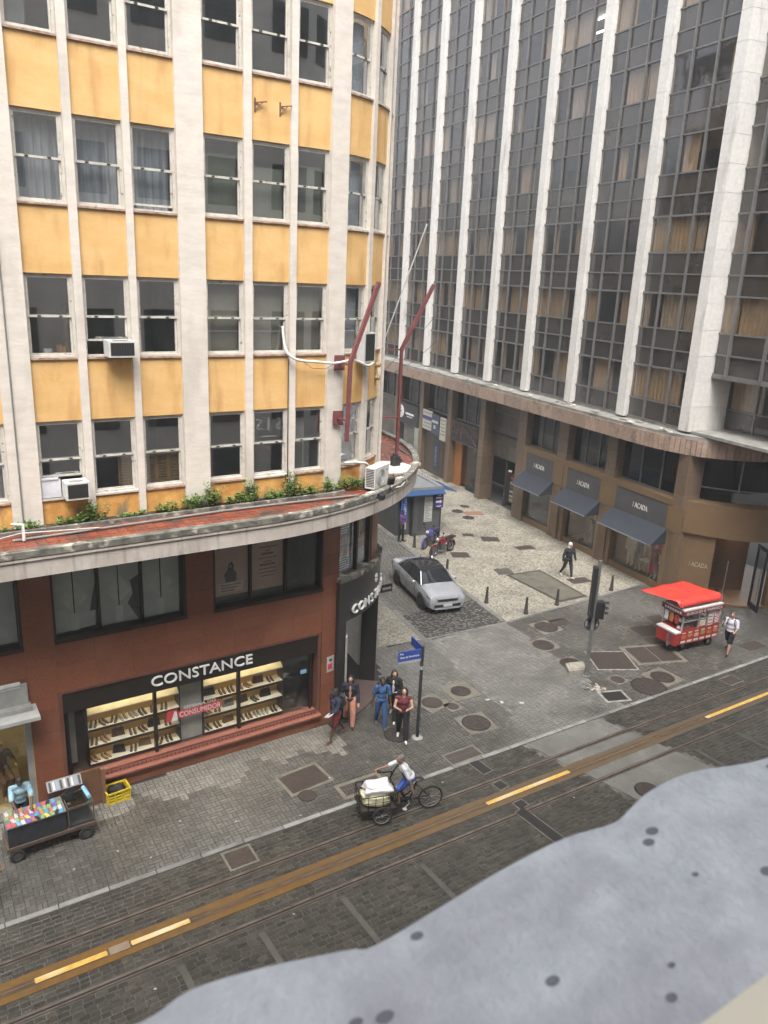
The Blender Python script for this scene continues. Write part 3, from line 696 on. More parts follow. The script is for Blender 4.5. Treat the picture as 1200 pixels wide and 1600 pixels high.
# windows above the portal with posters
b = MB(); pbox(b, t_of(13), t_of(14.5), -0.2, -0.02, 4.7, 6.95); pbox(b, t_of(26), t_of(27.4), -0.2, -0.05, 4.7, 6.95); pbox(b, t_of(37.5), t_of(40), -0.2, -0.02, 4.7, 6.95)
cw = b.build('corner_window', bronze, ybld, smooth=40)
b = MB(); pbox(b, t_of(40), t_of(62), -0.3, 0.0, 4.7, 6.95); b.build('corner_pier', granite, ybld, smooth=40)
blue_p = pm('poster_navy', (0.09, 0.15, 0.21), (0.06, 0.10, 0.15), scale=3); teal_p = pm('poster_pale_blue', (0.46, 0.60, 0.66), (0.36, 0.5, 0.56), scale=2)
for d0, d1, m_ in ((14.5, 26, blue_p), (27.4, 37.5, teal_p)):
    b = MB(); pbox(b, t_of(d0), t_of(d1), -0.12, -0.11, 4.72, 6.93); b.build('pane', wglass, cw, smooth=40)
    b = MB(); pbox(b, t_of(d0)+0.03, t_of(d1)-0.03, -0.15, -0.14, 4.78, 6.9); po = b.build('window_poster', m_, cw, smooth=40)
    b = MB()
    for j in range(26):
        z = 4.86 + j*0.075
        if 5.25 < z < 5.95: continue
        a0 = t_of(d0)+0.10; a1 = a0 + random.uniform(0.3, 0.55)*(t_of(d1)-t_of(d0)); pbox(b, a0, a1, -0.138, -0.136, z, z+0.026)
    b.build('printed_text', paper, po)
    b = MB()
    for j in range(10): a0 = t_of(d0)+0.06+ (j % 5)*0.14; z = 5.28+(j//5)*0.33; pbox(b, a0, a0+0.11, -0.138, -0.136, z, z+random.uniform(0.2, 0.3))
    b.build('printed_picture', pm('poster_orange', (0.52, 0.26, 0.16), (0.36, 0.2, 0.15), scale=12), po)
b = MB(); pbox(b, t_of(15.5), t_of(24), -0.138, -0.136, 6.62, 6.74); b.build('printed_heading', paper, cw)
b = MB(); b.box(13.6, 14.05, 20.30, 20.36, 3.05, 3.32); b.box(13.4, 13.6, 20.31, 20.35, 3.15, 3.22); bs = b.build('blade_sign', blk, ybld)
b = MB(); b.box(13.66, 14.0, 20.292, 20.298, 3.14, 3.22); b.build('blade_lettering', pm('dim_white', (0.3, 0.3, 0.3)), bs)
b = MB(); b.tube([fpath(11.16, 0.15, 0.05), fpath(11.16, 0.16, 1.6), fpath(11.14, 0.17, 2.75)], 0.035, 8); b.tube([fpath(11.14, 0.17, 2.75), fpath(11.2, 0.10, 2.82)], 0.035, 8)
b.build('drain_pipe', pm('pale_pipe', (0.36, 0.34, 0.31)), ybld, smooth=40)
b = MB(); pbox(b, 10.52, 10.78, 0.005, 0.02, 1.75, 2.25); rs = b.build('wall_notice', pm('notice_pale', (0.45, 0.42, 0.40)), ybld)
b = MB(); pbox(b, 10.56, 10.72, 0.022, 0.026, 1.85, 2.02); b.build('notice_mark', red_film, rs)
b = MB(); pbox(b, 10.60, 10.70, 0.022, 0.026, 2.10, 2.17); b.build('notice_mark', blk, rs)
# far end and floor plate closing the mass
b = MB(); b.quad((-3, 24.2, 0), (11.9, 24.2, 0), (11.9, 24.2, 6.95), (-3, 24.2, 6.95)); b.build('rear_wall', room_m, ybld)
# ================================================================== office tower with concrete fins
TP0 = Vector((30.12, 26.4, 0)); TDV = Vector((math.cos(TA), math.sin(TA), 0)); TNN = Vector((math.sin(TA), -math.cos(TA), 0))
def tp(s, o, z): return TP0 + TDV*s + TNN*o + Vector((0, 0, z))
def tbox(b, s0, s1, o0, o1, z0, z1):
    return b.hexa([tp(s0, o0, z0), tp(s1, o0, z0), tp(s1, o1, z0), tp(s0, o1, z0), tp(s0, o0, z1), tp(s1, o0, z1), tp(s1, o1, z1), tp(s0, o1, z1)])
tower = thing('office_tower', 'tall dark glass office tower with white concrete fins above brown shopfronts', 'building', tuple(tp(0, 0, 0)))
conc = pm('fin_concrete', (0.70, 0.68, 0.645), (0.60, 0.58, 0.55), scale=7, rough=0.7, bump=0.12, bscale=30, attr=0.05, stain=((0.36, 0.34, 0.31), 1.6, (1.4, 1.4, 0.3), 0.58, 0.8))
alum = pm('mullion_aluminium', (0.19, 0.184, 0.178), (0.15, 0.145, 0.141), scale=5, rough=0.45, metal=0.3)
tglass = glass('bronze_glass', (0.83, 0.79, 0.74), base=0.055, wav=0.03, gloss=(0.78, 0.80, 0.86), wscale=0.5)
spand = pm('spandrel_glass', (0.046, 0.039, 0.035), (0.034, 0.030, 0.027), scale=1.3, rough=0.06, attr=0.25, spec=1.0)
FS = [-5.6 + 4.08*k for k in range(10)]           # fin centres along the side street
FWH = 0.27; GO = 0.25; Z0 = 7.42
LEV = [7.47, 8.36, 9.87]
for k in range(8): LEV += [9.87+3.2*k+0.83, 9.87+3.2*k+1.70, 9.87+3.2*(k+1)]
TZ = LEV[-1]
# fins as stacks of precast panels
pan_h = 1.067
npan = int((TZ - Z0)/pan_h)
for k, c in enumerate(FS):
    fo1 = 2.10 if k == 0 else GO + 0.15
    b = MB(); tbox(b, c-FWH+0.02, c+FWH-0.02, 0.02, fo1, Z0, TZ)
    fin = b.build('corner_pier' if k == 0 else 'fin', conc, tower)
    lx = WM[tower.name].inverted()
    if k < 2 or True:
        b = MB(); b.hexa([lx @ q for q in (tp(-FWH, 0, 0.006), tp(FWH, 0, 0.006), tp(FWH, fo1-0.002, 0.006), tp(-FWH, fo1-0.002, 0.006), tp(-FWH, 0, pan_h-0.006), tp(FWH, 0, pan_h-0.006), tp(FWH, fo1-0.002, pan_h-0.006), tp(-FWH, fo1-0.002, pan_h-0.006))])
        pmes = [None]*3
        for q in range(3):
            b.rv = random.random(); b.r = [random.random()]*len(b.f); pmes[q] = b.mesh('panel', conc)
        for j in range(npan):
            zz = Z0 + j*pan_h
            u_, v_, d_ = project(tp(c, 0, zz))
            if v_ < -260: break
            dlt = TDV*c
            link_mesh('panel', random.choice(pmes), fin, (dlt.x, dlt.y, zz))
# glazing grid
GL = []                                            # candidate panes: (area, kind, corners)
mull = MB()
def bay_panes(sa, sb, off, levels, fr=(0.0, 0.31, 0.69, 1.0), trims=True):
    ss = [sa + (sb-sa)*f for f in fr]
    for i in range(len(ss)-1):
        for j in range(len(levels)-1):
            z0, z1 = levels[j], levels[j+1]
            vis = (z1 - z0) > 1.2
            if z0 == 7.47: vis = False
            GL.append((ss[i]+0.03, ss[i+1]-0.03, off+0.02, z0+0.03, z1-0.03, vis))
    return ss
for k in range(len(FS)-1):
    sa, sb = FS[k]+FWH, FS[k+1]-FWH
    ss = bay_panes(sa, sb, GO, LEV)
    for s_ in ss[1:-1]:
        m = MB(); tbox(m, s_-0.04, s_+0.04, GO-0.08, GO+0.04, LEV[0], TZ); m.build('mullion', alum, tower)
    m = MB()
    for z in LEV: tbox(m, sa, sb, GO-0.03, GO+0.03, z-0.03, z+(0.05 if abs((z-9.87) % 3.2) < 0.01 else 0.03))
    o = m.build('transom', alum, tower); o['kind'] = 'stuff'
# recessed wing beyond the corner pier
WLV = [z for z in LEV if z >= 9.8]
bs_ = [-16.0, -14.0, -12.0, -10.0, -8.35, -6.6, -5.88]
for a_, c_ in zip(bs_[:-1], bs_[1:]): bay_panes(a_, c_, 0.93, WLV, (0.0, 1.0))
for s_ in bs_[:-1]:
    m = MB(); tbox(m, s_-0.045, s_+0.045, 0.82, 0.97, 9.80, TZ); m.build('mullion', alum, tower)
m = MB()
for z in WLV: tbox(m, -16, -5.88, 0.90, 0.96, z-0.03, z+0.04)
tbox(m, -16, -5.88, 0.88, 2.1, 9.72, 9.84)
o = m.build('transom', alum, tower); o['kind'] = 'stuff'
for a_, c_ in ((-16.0, -12.0), (-12.0, -9.4), (-9.4, -7.4), (-7.4, -5.88)): bay_panes(a_, c_, 2.10, [7.47, 8.36, 9.72], (0.0, 1.0))
for s_ in (-12.0, -9.4, -7.4):
    m = MB(); tbox(m, s_-0.035, s_+0.035, 2.05, 2.14, 7.47, 9.72); m.build('mullion', alum, tower)
m = MB(); tbox(m, -16, -5.88, 2.06, 2.14, 7.42, 7.50); tbox(m, -16, -5.88, 2.07, 2.14, 8.33, 8.39); m.build('transom', alum, tower)['kind'] = 'stuff'
# pieces: the 300 that show largest are parts, the rest one part
def area_px(g):
    s0, s1, o, z0, z1, v = g
    q = [project(tp(s0, o, z0)), project(tp(s1, o, z0)), project(tp(s1, o, z1)), project(tp(s0, o, z1))]
    if any(p[2] < 1 for p in q): return 0
    cx = sum(p[0] for p in q)/4; cy = sum(p[1] for p in q)/4
    if not (600 < cx < 1215 and -15 < cy < 720): return 0
    a = 0
    for i in range(4): a += q[i][0]*q[(i+1) % 4][1] - q[(i+1) % 4][0]*q[i][1]
    return abs(a)/2
GL.sort(key=area_px, reverse=True)
rest_v, rest_s = MB(), MB()
for n_, g in enumerate(GL):
    s0, s1, o, z0, z1, vis = g
    tl = random.uniform(-0.016, 0.016); tz = random.uniform(-0.008, 0.008)
    tgt = MB() if n_ < 298 else (rest_v if vis else rest_s)
    tgt.rv = random.random()
    tgt.hexa([tp(s0, o-tl-tz, z0), tp(s1, o+tl-tz, z0), tp(s1, o+0.012, z0), tp(s0, o+0.012, z0), tp(s0, o-tl+tz, z1), tp(s1, o+tl+tz, z1), tp(s1, o+0.012, z1), tp(s0, o+0.012, z1)])
    if n_ < 298: tgt.build('pane', tglass if vis else spand, tower)
o = rest_v.build('upper_glazing', tglass, tower); o['kind'] = 'stuff'
o = rest_s.build('upper_spandrels', spand, tower); o['kind'] = 'stuff'
# curtains and rooms
cur1 = pm('drape_beige', (0.74, 0.62, 0.46), (0.54, 0.44, 0.31), scale=4, stretch=(9, 9, 0.25), rough=0.9)
cur2 = pm('drape_grey', (0.66, 0.62, 0.55), (0.48, 0.45, 0.40), scale=4, stretch=(9, 9, 0.25), rough=0.9)
def tw(s, o, z): return tp(s, o, z)
for g in GL:
    s0, s1, o, z0, z1, vis = g
    if not vis: continue
    u_, v_, d_ = project(tp((s0+s1)/2, o, (z0+z1)/2))
    if not (590 < u_ < 1260 and -60 < v_ < 700): continue
    if random.random() < (0.22 if z0 < 15 else 0.52): continue
    f0, f1 = (0, 1) if random.random() < 0.6 else ((0, random.uniform(0.3, 0.7)) if random.random() < 0.5 else (random.uniform(0.3, 0.7), 1))
    b = MB(); a0, a1 = s0+(s1-s0)*f0-0.02, s0+(s1-s0)*f1+0.02
    n = max(4, int((a1-a0)/0.075)); ph = random.uniform(0, 6)
    pts = [(a0+(a1-a0)*i/n, o+0.22+0.035*math.sin(i*2.1+ph)) for i in range(n+1)]
    for i in range(n):
        b.quad(tp(*pts[i], z0-0.02), tp(*pts[i+1], z0-0.02), tp(*pts[i+1], z1+0.02), tp(*pts[i], z1+0.02))
    b.build('curtain', cur1 if random.random() < 0.65 else cur2, tower, smooth=60)
b = MB()
for k in range(10):
    z = 6.9 + 3.2*k - 0.1
    if k: tbox(b, -5.7, FS[-1], GO+0.3, 9.0, z, z+0.25); tbox(b, -15.9, -5.7, 1.15 if k > 1 else 2.3, 9.0, z, z+0.25)
tbox(b, -15.9, FS[-1], 4.6, 4.7, 7.3, TZ)
for c in FS[::2]: tbox(b, c-0.05, c+0.05, GO+0.4, 4.6, 7.3, TZ)
b.build('interior', pm('tower_room', (0.22, 0.20, 0.18), (0.15, 0.14, 0.13), scale=0.7, rough=0.9), tower)
b = MB(); tbox(b, FS[-1], FS[-1]+0.2, 0.1, 9, 0, TZ); tbox(b, -15.9, FS[-1], 0.0, 9, TZ, TZ+0.4); tbox(b, -16.2, -15.9, 2.2, 9, 7.3, TZ); b.build('end_wall', conc, tower)
# lit office tubes high up
for (s_, z) in ((5.3, 25.55), (5.35, 24.95), (4.55, 25.6)):
    b = MB(); tbox(b, s_-0.7, s_+0.5, 1.6, 1.68, z+0.35, z+0.40); o = b.build('ceiling_tube', emis('office_tube', (0.95, 1.0, 0.98), 7.0), None)
    tag(o, {25.55: 'middle', 24.95: 'lower', 25.6: 'short upper'}[z] + ' glowing office light tube behind the high tower glass', 'light')

# ---------------- podium canopy
gran = pm('pink_granite', (0.34, 0.245, 0.19), (0.24, 0.17, 0.13), scale=9, rough=0.55, attr=0.16, bump=0.15, stain=((0.10, 0.08, 0.06), 1.8, (1, 1, 1), 0.55, 0.75))
ledge_m = pm('ledge_concrete', (0.30, 0.29, 0.26), (0.19, 0.185, 0.17), scale=2.2, rough=0.7, stain=((0.10, 0.095, 0.085), 1.2, (1, 1, 1), 0.52, 0.72))
curve = [(33.0, -0.8), (-3.6, -0.68), (-4.6, -0.60), (-5.4, -0.44), (-6.1, -0.20), (-6.7, 0.12), (-7.2, 0.56), (-7.6, 1.05), (-7.95, 1.62), (-8.25, 2.25), (-8.55, 3.05), (-8.8, 4.0), (-9.0, 5.2), (-9.1, 7.0)]
def resample(pts, step):
    out = [pts[0]]
    for a, c in zip(pts[:-1], pts[1:]):
        L = math.hypot(c[0]-a[0], c[1]-a[1]); n = max(1, round(L/step))
        for i in range(1, n+1): out.append((a[0]+(c[0]-a[0])*i/n, a[1]+(c[1]-a[1])*i/n))
    return out
def inset(p, d):                                    # shift a curve point towards the building
    best = None
    for a, c in zip(curve[:-1], curve[1:]):
        L2 = (c[0]-a[0])**2+(c[1]-a[1])**2; t = max(0, min(1, ((p[0]-a[0])*(c[0]-a[0])+(p[1]-a[1])*(c[1]-a[1]))/L2))
        q = (a[0]+(c[0]-a[0])*t, a[1]+(c[1]-a[1])*t); dd = math.hypot(p[0]-q[0], p[1]-q[1])
        if best is None or dd < best[0]: best = (dd, (-(c[1]-a[1])/math.sqrt(L2), (c[0]-a[0])/math.sqrt(L2)))
    nx, no = best[1]; nx, no = -nx, -no
    return (p[0]+nx*d, p[1]+no*d)
b = MB(); top = resample(curve, 0.6)
for a, c in zip(top[:-1], top[1:]):
    b.quad(tp(*inset(a, 0.05), 7.30), tp(*inset(c, 0.05), 7.30), tp(c[0], 9, 7.38) if False else tp(*inset(c, 2.6), 7.40), tp(*inset(a, 2.6), 7.40))
    b.quad(tp(*inset(a, 0.05), 6.56), tp(*inset(c, 0.05), 6.56), tp(*inset(c, 2.6), 6.56), tp(*inset(a, 2.6), 6.56))
    b.quad(tp(*inset(a, 0.06), 6.52), tp(*inset(c, 0.06), 6.52), tp(*inset(c, 0.06), 7.30), tp(*inset(a, 0.06), 7.30))
tbox(b, -15, 33, GO-0.02, 1.5, 7.34, 7.46); tbox(b, -9, -5.0, 0.9, 6, 7.30, 7.44)
podium = b.build('podium_canopy', ledge_m, tower)
pts = resample(curve[1:10], 0.26); pts0 = resample(curve[:2], 0.92)
allp = pts0 + pts[1:]
for a, c in zip(allp[:-1], allp[1:]):
    b = MB(); b.rv = random.random(); g_ = 0.012
    L = math.hypot(c[0]-a[0], c[1]-a[1]); a2 = (a[0]+(c[0]-a[0])*g_/L, a[1]+(c[1]-a[1])*g_/L); c2 = (c[0]-(c[0]-a[0])*g_/L, c[1]-(c[1]-a[1])*g_/L)
    ia, ic = inset(a2, 0.055), inset(c2, 0.055)
    b.hexa([tp(*a2, 6.5), tp(*c2, 6.5), tp(*ic, 6.5), tp(*ia, 6.5), tp(*a2, 7.16), tp(*c2, 7.16), tp(*ic, 7.16), tp(*ia, 7.16)])
    b.build('fascia_slab', gran, podium)
for i in range(26):                                 # broken coping pieces and rubbish on the ledge
    s_ = random.uniform(-6, 24); o_ = random.uniform(-0.65, -0.1)
    b = MB(); a = random.uniform(-0.3, 0.3); l = random.uniform(0.12, 0.6); w = random.uniform(0.04, 0.12)
    b.obox((0, 0, 0.02), (math.sin(a)*l*0.3, l/2*math.cos(a), 0), (w/2, 0, 0.01), (0, 0, 0.02)); b.obox((w*0.8, l*0.1, 0.045), (0.0, l/4, 0.01), (w/3, 0, 0), (0, 0, 0.012))
    m_ = pm('rubble_pale', (0.55, 0.52, 0.46)) if i % 2 else pm('rubble_grey', (0.30, 0.27, 0.23))
    p = tp(s_, o_, 7.33 + 0.02)
    solo(b, 'debris', m_, ('pale' if i % 2 else 'grey brown') + ' broken scrap lying on the tower ledge above the shopfronts', 'debris', tuple(p), TA - math.pi/2, 'scraps of debris on the tower ledge')

# ---------------- mezzanine band and ground floor bays
brown = pm('shopfront_brown', (0.165, 0.105, 0.052), (0.14, 0.088, 0.044), scale=1.2, rough=0.5)
stone = pm('pillar_stone', (0.155, 0.105, 0.068), (0.11, 0.075, 0.05), scale=8, rough=0.5, attr=0.12)
darkg = glass('dark_shop_glass', (0.4, 0.4, 0.4), base=0.0)
black_in = pm('black_interior', (0.015, 0.015, 0.017), rough=0.6)
SO = -0.10                                          # shopfront plane
PIL = [(-6.35, -5.75), (-1.85, -1.15), (1.95, 2.75), (5.75, 6.55), (10.2, 10.75), (14.4, 14.9), (18.5, 19.0), (22.6, 23.1), (26.7, 27.2), (30.6, 31.1)]
for a0, a1 in PIL:
    b = MB(); tbox(b, a0+0.01, a1-0.01, SO+0.02, SO+0.9, 0.0, 6.55); pl = b.build('pillar', stone, tower)
    nz = 7
    for j in range(nz):
        z0, z1 = 6.54*j/nz, 6.54*(j+1)/nz
        if -2 < a0 < 6 and z1 < 4.5 and a0 > -7: continue
        b = MB(); b.rv = random.random(); tbox(b, a0, a1, SO, SO+0.88, z0+0.004, z1-0.004); b.build('stone_slab', stone, pl)
zmb = 4.40
for k in range(len(PIL)-1):
    a0, a1 = PIL[k][1], PIL[k+1][0]
    if 6 < a0 < 7: continue
    b = MB(); tbox(b, a0, a1, SO+0.42, SO+0.50, zmb, zmb+0.08); mw = b.build('mezzanine_window', alum, tower)
    for i in range(3):
        x0, x1 = a0+(a1-a0)*i/3, a0+(a1-a0)*(i+1)/3
        b = MB(); tbox(b, x0+0.03, x1-0.03, SO+0.45, SO+0.46, zmb+0.08, 6.52); b.build('pane', darkg, mw)
        if i:
            b = MB(); tbox(b, x0-0.03, x0+0.03, SO+0.40, SO+0.50, zmb+0.08, 6.52); b.build('mullion', alum, mw)
b = MB(); tbox(b, -5.8, 31, 3.4, 3.5, 0, 6.55); tbox(b, -5.8, 31, SO+0.55, 3.4, zmb-0.06, zmb-0.01); b.build('podium_interior', black_in, tower)
# three boutique bays
sgrey = pm('sign_grey', (0.075, 0.072, 0.075), (0.06, 0.058, 0.06), scale=2, rough=0.6)
awn_m = pm('awning_navy', (0.022, 0.027, 0.037), (0.016, 0.020, 0.029), scale=1.5, rough=0.65)
steel = pm('brushed_steel', (0.55, 0.55, 0.54), rough=0.3, metal=0.9)
pale_l = pm('letter_pale', (0.62, 0.60, 0.56), rough=0.4)
carpet = pm('display_floor_brown', (0.26, 0.14, 0.06), (0.2, 0.11, 0.05), scale=2, rough=0.5)
warm = emis('boutique_lamp', (1.0, 0.82, 0.58), 9.0)
BOUT = [(2.75, 5.75), (-1.15, 1.95), (-5.75, -1.85)]
b = MB(); tbox(b, -5.8, 5.75, SO-0.03, SO+0.4, 4.12, 4.40); bout = b.build('boutique_fascia', brown, tower)
for n_, (a0, a1) in enumerate(BOUT):
    for q0, q1 in ((a0, a0+0.18), (a1-0.28, a1)):
        b = MB(); tbox(b, q0, q1, SO-0.01, SO+0.55, 0.0, 4.12); b.build('shopfront_pier', brown, bout)
    for q0, q1 in ((a0-0.35, a0),):
        b = MB(); tbox(b, q0-0.35, q0+0.349, SO-0.02, SO-0.001, 2.95, 4.12); tbox(b, q0-0.35, q0-0.05, SO-0.06, SO-0.02, 0, 2.9); b.build('shopfront_panel', brown, bout)
    i0, i1 = a0+0.18, a1-0.28
    b = MB(); tbox(b, i0, i1, SO+0.0, SO+0.12, 3.0, 4.12); sb = b.build('sign_panel', sgrey, bout)
    t_ = text_geo('/ ACADA', 0.36, 0.02, 0.85); xs = [p[0] for p in t_.v]; k_ = 0.98/(max(xs)-min(xs))
    mid = (i0+i1)/2
    t_.v = [(p[0]*k_, p[1], p[2]) for p in t_.v]; placed(t_, tp(mid, SO-0.012, 3.40), -TDV, Vector((0, 0, 1))); t_.build('sign_lettering', pale_l, sb)
    # awning: sloping cloth with side flaps and a thin frame
    b = MB(); az0, az1, ap = 2.28, 3.0, 0.86; e0, e1 = i0-0.12, i1+0.12
    b.hexa([tp(e0, SO-ap, az0), tp(e1, SO-ap, az0), tp(e1, SO-0.01, az1-0.03), tp(e0, SO-0.01, az1-0.03), tp(e0, SO-ap, az0+0.025), tp(e1, SO-ap, az0+0.025), tp(e1, SO-0.01, az1), tp(e0, SO-0.01, az1)])
    for e in (e0, e1-0.012):
        n0 = len(b.v); b.v += [tuple(p) for p in (tp(e, SO-ap, az0), tp(e, SO-0.01, az0+0.02), tp(e, SO-0.01, az1-0.02), tp(e+0.012, SO-ap, az0), tp(e+0.012, SO-0.01, az0+0.02), tp(e+0.012, SO-0.01, az1-0.02))]
        for f_ in ((0, 1, 2), (5, 4, 3), (0, 3, 4, 1), (1, 4, 5, 2), (2, 5, 3, 0)): b.face(tuple(n0+q for q in f_))
    aw = b.build('awning', awn_m, bout)
    b = MB(); tbox(b, e0, e1, SO-ap-0.012, SO-ap-0.001, az0-0.015, az0+0.03); b.build('front_rail', pm('awning_rail', (0.25, 0.26, 0.27)), aw)
    b = MB(); tbox(b, i0, i1, SO+0.10, SO+0.55, 0.0, 0.30); b.build('plinth', brown, bout)
    b = MB(); tbox(b, i0, i1, SO+0.22, SO+0.23, 0.30, 3.0); b.build('pane', glass('boutique_glass', (0.96, 0.96, 0.95), base=0.01), bout)
    if n_ == 0:
        b = MB(); tbox(b, i0, i1, SO+0.28, SO+0.34, 0.30, 3.0); b.build('closed_blind', black_in, bout)
    else:
        b = MB(); tbox(b, i0, i1, SO+0.24, SO+1.6, 0.26, 0.30); b.build('display_floor', carpet, bout)
        b = MB(); tbox(b, i0, i1, SO+1.6, SO+1.65, 0.3, 3.0); b.build('display_wall', pm('display_taupe', (0.30, 0.23, 0.16), (0.24, 0.18, 0.12), scale=2, stretch=(4, 4, 0.5)), bout)
        b = MB(); tbox(b, i0, i1, SO+0.24, SO+1.6, 3.0, 3.03); b.build('display_ceiling', brown, bout)
        b = MB(); tbox(b, i0+0.3, i1-0.3, SO+0.5, SO+0.58, 2.97, 2.995); b.build('lamp_strip', warm, bout)
        for q0, q1 in ((i0-0.02, i0), (i1, i1+0.02)):
            b = MB(); tbox(b, q0, q1, SO+0.24, SO+1.6, 0.3, 3.0); b.build('display_side', brown, bout)
b = MB(); tbox(b, -4.9, -4.0, SO+0.9, SO+0.93, 0.55, 1.95); rp = b.build('sale_panel', pm('sale_red', (0.42, 0.02, 0.03)), bout)
t_ = text_geo('SALE', 0.30, 0.01); placed(t_, tp(-4.95, SO+0.85, 1.98), -TDV, Vector((0, 0, 1))); t_.build('sale_lettering', pm('sale_gold', (0.55, 0.42, 0.25)), bout)
# curved corner shop
ccv = [(-5.75, SO-0.02), (-6.1, 0.02), (-6.6, 0.28), (-7.1, 0.62), (-7.5, 0.98), (-7.95, 1.42), (-8.3, 1.86), (-8.6, 2.4), (-8.85, 3.05), (-9.05, 3.8), (-9.2, 4.8), (-9.3, 6.2)]
def ins2(i, d):
    p = ccv[i]; a = ccv[max(i-1, 0)]; c = ccv[min(i+1, len(ccv)-1)]; L = math.hypot(c[0]-a[0], c[1]-a[1])
    return (p[0]+(c[1]-a[1])/L*d*1.0 if False else p[0] - (-(c[1]-a[1])/L)*d, p[1] + (-(c[0]-a[0])/L)*d)
def cwall(b, i0, i1, d0, d1, z0, z1):
    n0 = len(b.v)
    for i in range(i0, i1+1):
        for (d, z) in ((d0, z0), (d1, z0), (d1, z1), (d0, z1)): b.v.append(tuple(tp(*ins2(i, d), z)))
    for i in range(i1-i0):
        for j in range(4): b.face((n0+i*4+j, n0+i*4+(j+1) % 4, n0+(i+1)*4+(j+1) % 4, n0+(i+1)*4+j))
    b.face((n0, n0+1, n0+2, n0+3)); e = n0+(i1-i0)*4; b.face((e+3, e+2, e+1, e)); return b
b = MB(); cwall(b, 0, 11, 0.0, 0.3, 3.05, 4.45); cshop = b.build('curved_fascia', brown, tower, smooth=40)
b = MB(); cwall(b, 0, 1, 0.0, 0.3, 0.0, 3.05); b.build('shopfront_pier', brown, cshop)
b = MB(); cwall(b, 1, 2, 0.12, 0.3, 0.0, 3.05); b.build('shopfront_pier', brown, cshop)
b = MB(); cwall(b, 2, 4, 0.14, 0.3, 0.0, 3.05); pa = b.build('shopfront_panel', brown, cshop, smooth=40)
b = MB(); cwall(b, 8, 11, 0.05, 0.3, 0.0, 3.05); b.build('shopfront_panel', brown, cshop, smooth=40)
b = MB(); cwall(b, 0, 11, 0.0, 6.0, 0.0, 0.10); b.build('threshold', pm('threshold_brown', (0.20, 0.12, 0.065), (0.15, 0.09, 0.05), rough=0.45), cshop)
def dirtext(txt, i0, i1, z, size, w):
    a, c = Vector(tp(*ins2(i0, 0.10), 0)), Vector(tp(*ins2(i1, 0.10), 0)); ex = (c-a).normalized(); t = text_geo(txt, size, 0.01, 0.85)
    xs = [p[0] for p in t.v]; k = w/(max(xs)-min(xs)); t.v = [(p[0]*k, p[1], p[2]) for p in t.v]
    placed(t, (a+c)/2+Vector((0, 0, z)), ex, Vector((0, 0, 1))); t.build('door_lettering', pm('letter_faint', (0.42, 0.37, 0.30)), cshop)
dirtext('/ ACADA', 2, 4, 1.55, 0.30, 0.80)
dirtext('/ ACADA', 8, 9, 1.35, 0.28, 0.62)
b = MB(); cwall(b, 4, 8, 1.9, 2.0, 0.1, 3.0); b.build('shop_back_wall', pm('shop_walnut', (0.13, 0.07, 0.035), (0.10, 0.05, 0.025), scale=3, stretch=(1, 1, 6)), cshop, smooth=40)
b = MB(); cwall(b, 4, 8, 0.3, 3.5, 3.0, 3.05); b.build('shop_ceiling', brown, cshop)
b = MB(); cwall(b, 5, 7, 0.9, 1.0, 2.96, 2.99); b.build('lamp_strip', warm, cshop)
dpt = Vector(tp(*ins2(7, 0.15), 0)); dn = (Vector(tp(*ins2(7, -0.9), 0))-Vector(tp(*ins2(7, 0.15), 0))).normalized()
ex_ = Vector((-0.35, -0.93, 0))
b = MB()
for (u0, u1, z0, z1) in ((0, 0.12, 0.1, 2.95), (0.78, 0.9, 0.1, 2.95), (0.12, 0.78, 0.1, 0.35), (0.12, 0.78, 2.8, 2.95)):
    b.obox(dpt + dn*((u0+u1)/2) + Vector((0, 0, (z0+z1)/2)), dn*(u1-u0)/2, dn.cross(Vector((0, 0, 1)))*0.03, Vector((0, 0, (z1-z0)/2)))
dr = b.build('glass_door', black_in, cshop)
b = MB(); b.obox(dpt + dn*0.45 + Vector((0, 0, 1.57)), dn*0.33, dn.cross(Vector((0, 0, 1)))*0.006, Vector((0, 0, 1.22))); b.build('pane', dglass, dr)
b = MB(); q = dpt + dn*0.70 + dn.cross(Vector((0, 0, 1)))*0.07; b.tube([q+Vector((0, 0, 0.5)), q+Vector((0, 0, 2.1))], 0.02, 8); b.build('door_handle', steel, dr)
q = Vector(tp(*ins2(5, 0.25), 0)); b = MB(); b.tube([q+Vector((0, 0, 0.1)), q+Vector((0.05, 0, 2.0))], 0.025, 8); b.box(q.x-0.05, q.x+0.1, q.y-0.05, q.y+0.05, 0.1, 0.16); b.build('door_handle', steel, cshop)
# curved mezzanine glazing above the corner shop
for i in range(0, 11):
    b = MB(); cwall(b, i, i+1, 0.75, 0.76, 4.45, 6.52); b.build('pane', darkg, cshop)
    if i in (2, 5, 8, 10):
        b = MB(); p = tp(*ins2(i, 0.72), 0); b.box(p.x-0.03, p.x+0.03, p.y-0.03, p.y+0.03, 4.45, 6.52); b.build('mullion', alum, cshop)
b = MB(); cwall(b, 0, 11, 0.70, 0.74, 5.02, 5.07); b.build('transom', alum, cshop)
b = MB(); cwall(b, 0, 11, 0.0, 0.8, 4.45, 4.48); b.build('fascia_top', brown, cshop)
b = MB(); cwall(b, 0, 11, 3.0, 3.1, 4.4, 6.55); b.build('dark_room', black_in, cshop)
p = tp(*ins2(8, 0.25), 4.48); b = MB(); b.obox((0, 0, 0.13), (0.30, 0, 0), (0, 0.16, 0.0), (0, 0.03, 0.11)); b.tube([(-0.2, 0, 0), (-0.2, 0, 0.05)], 0.02, 6); b.tube([(0.2, 0, 0), (0.2, 0, 0.05)], 0.02, 6)
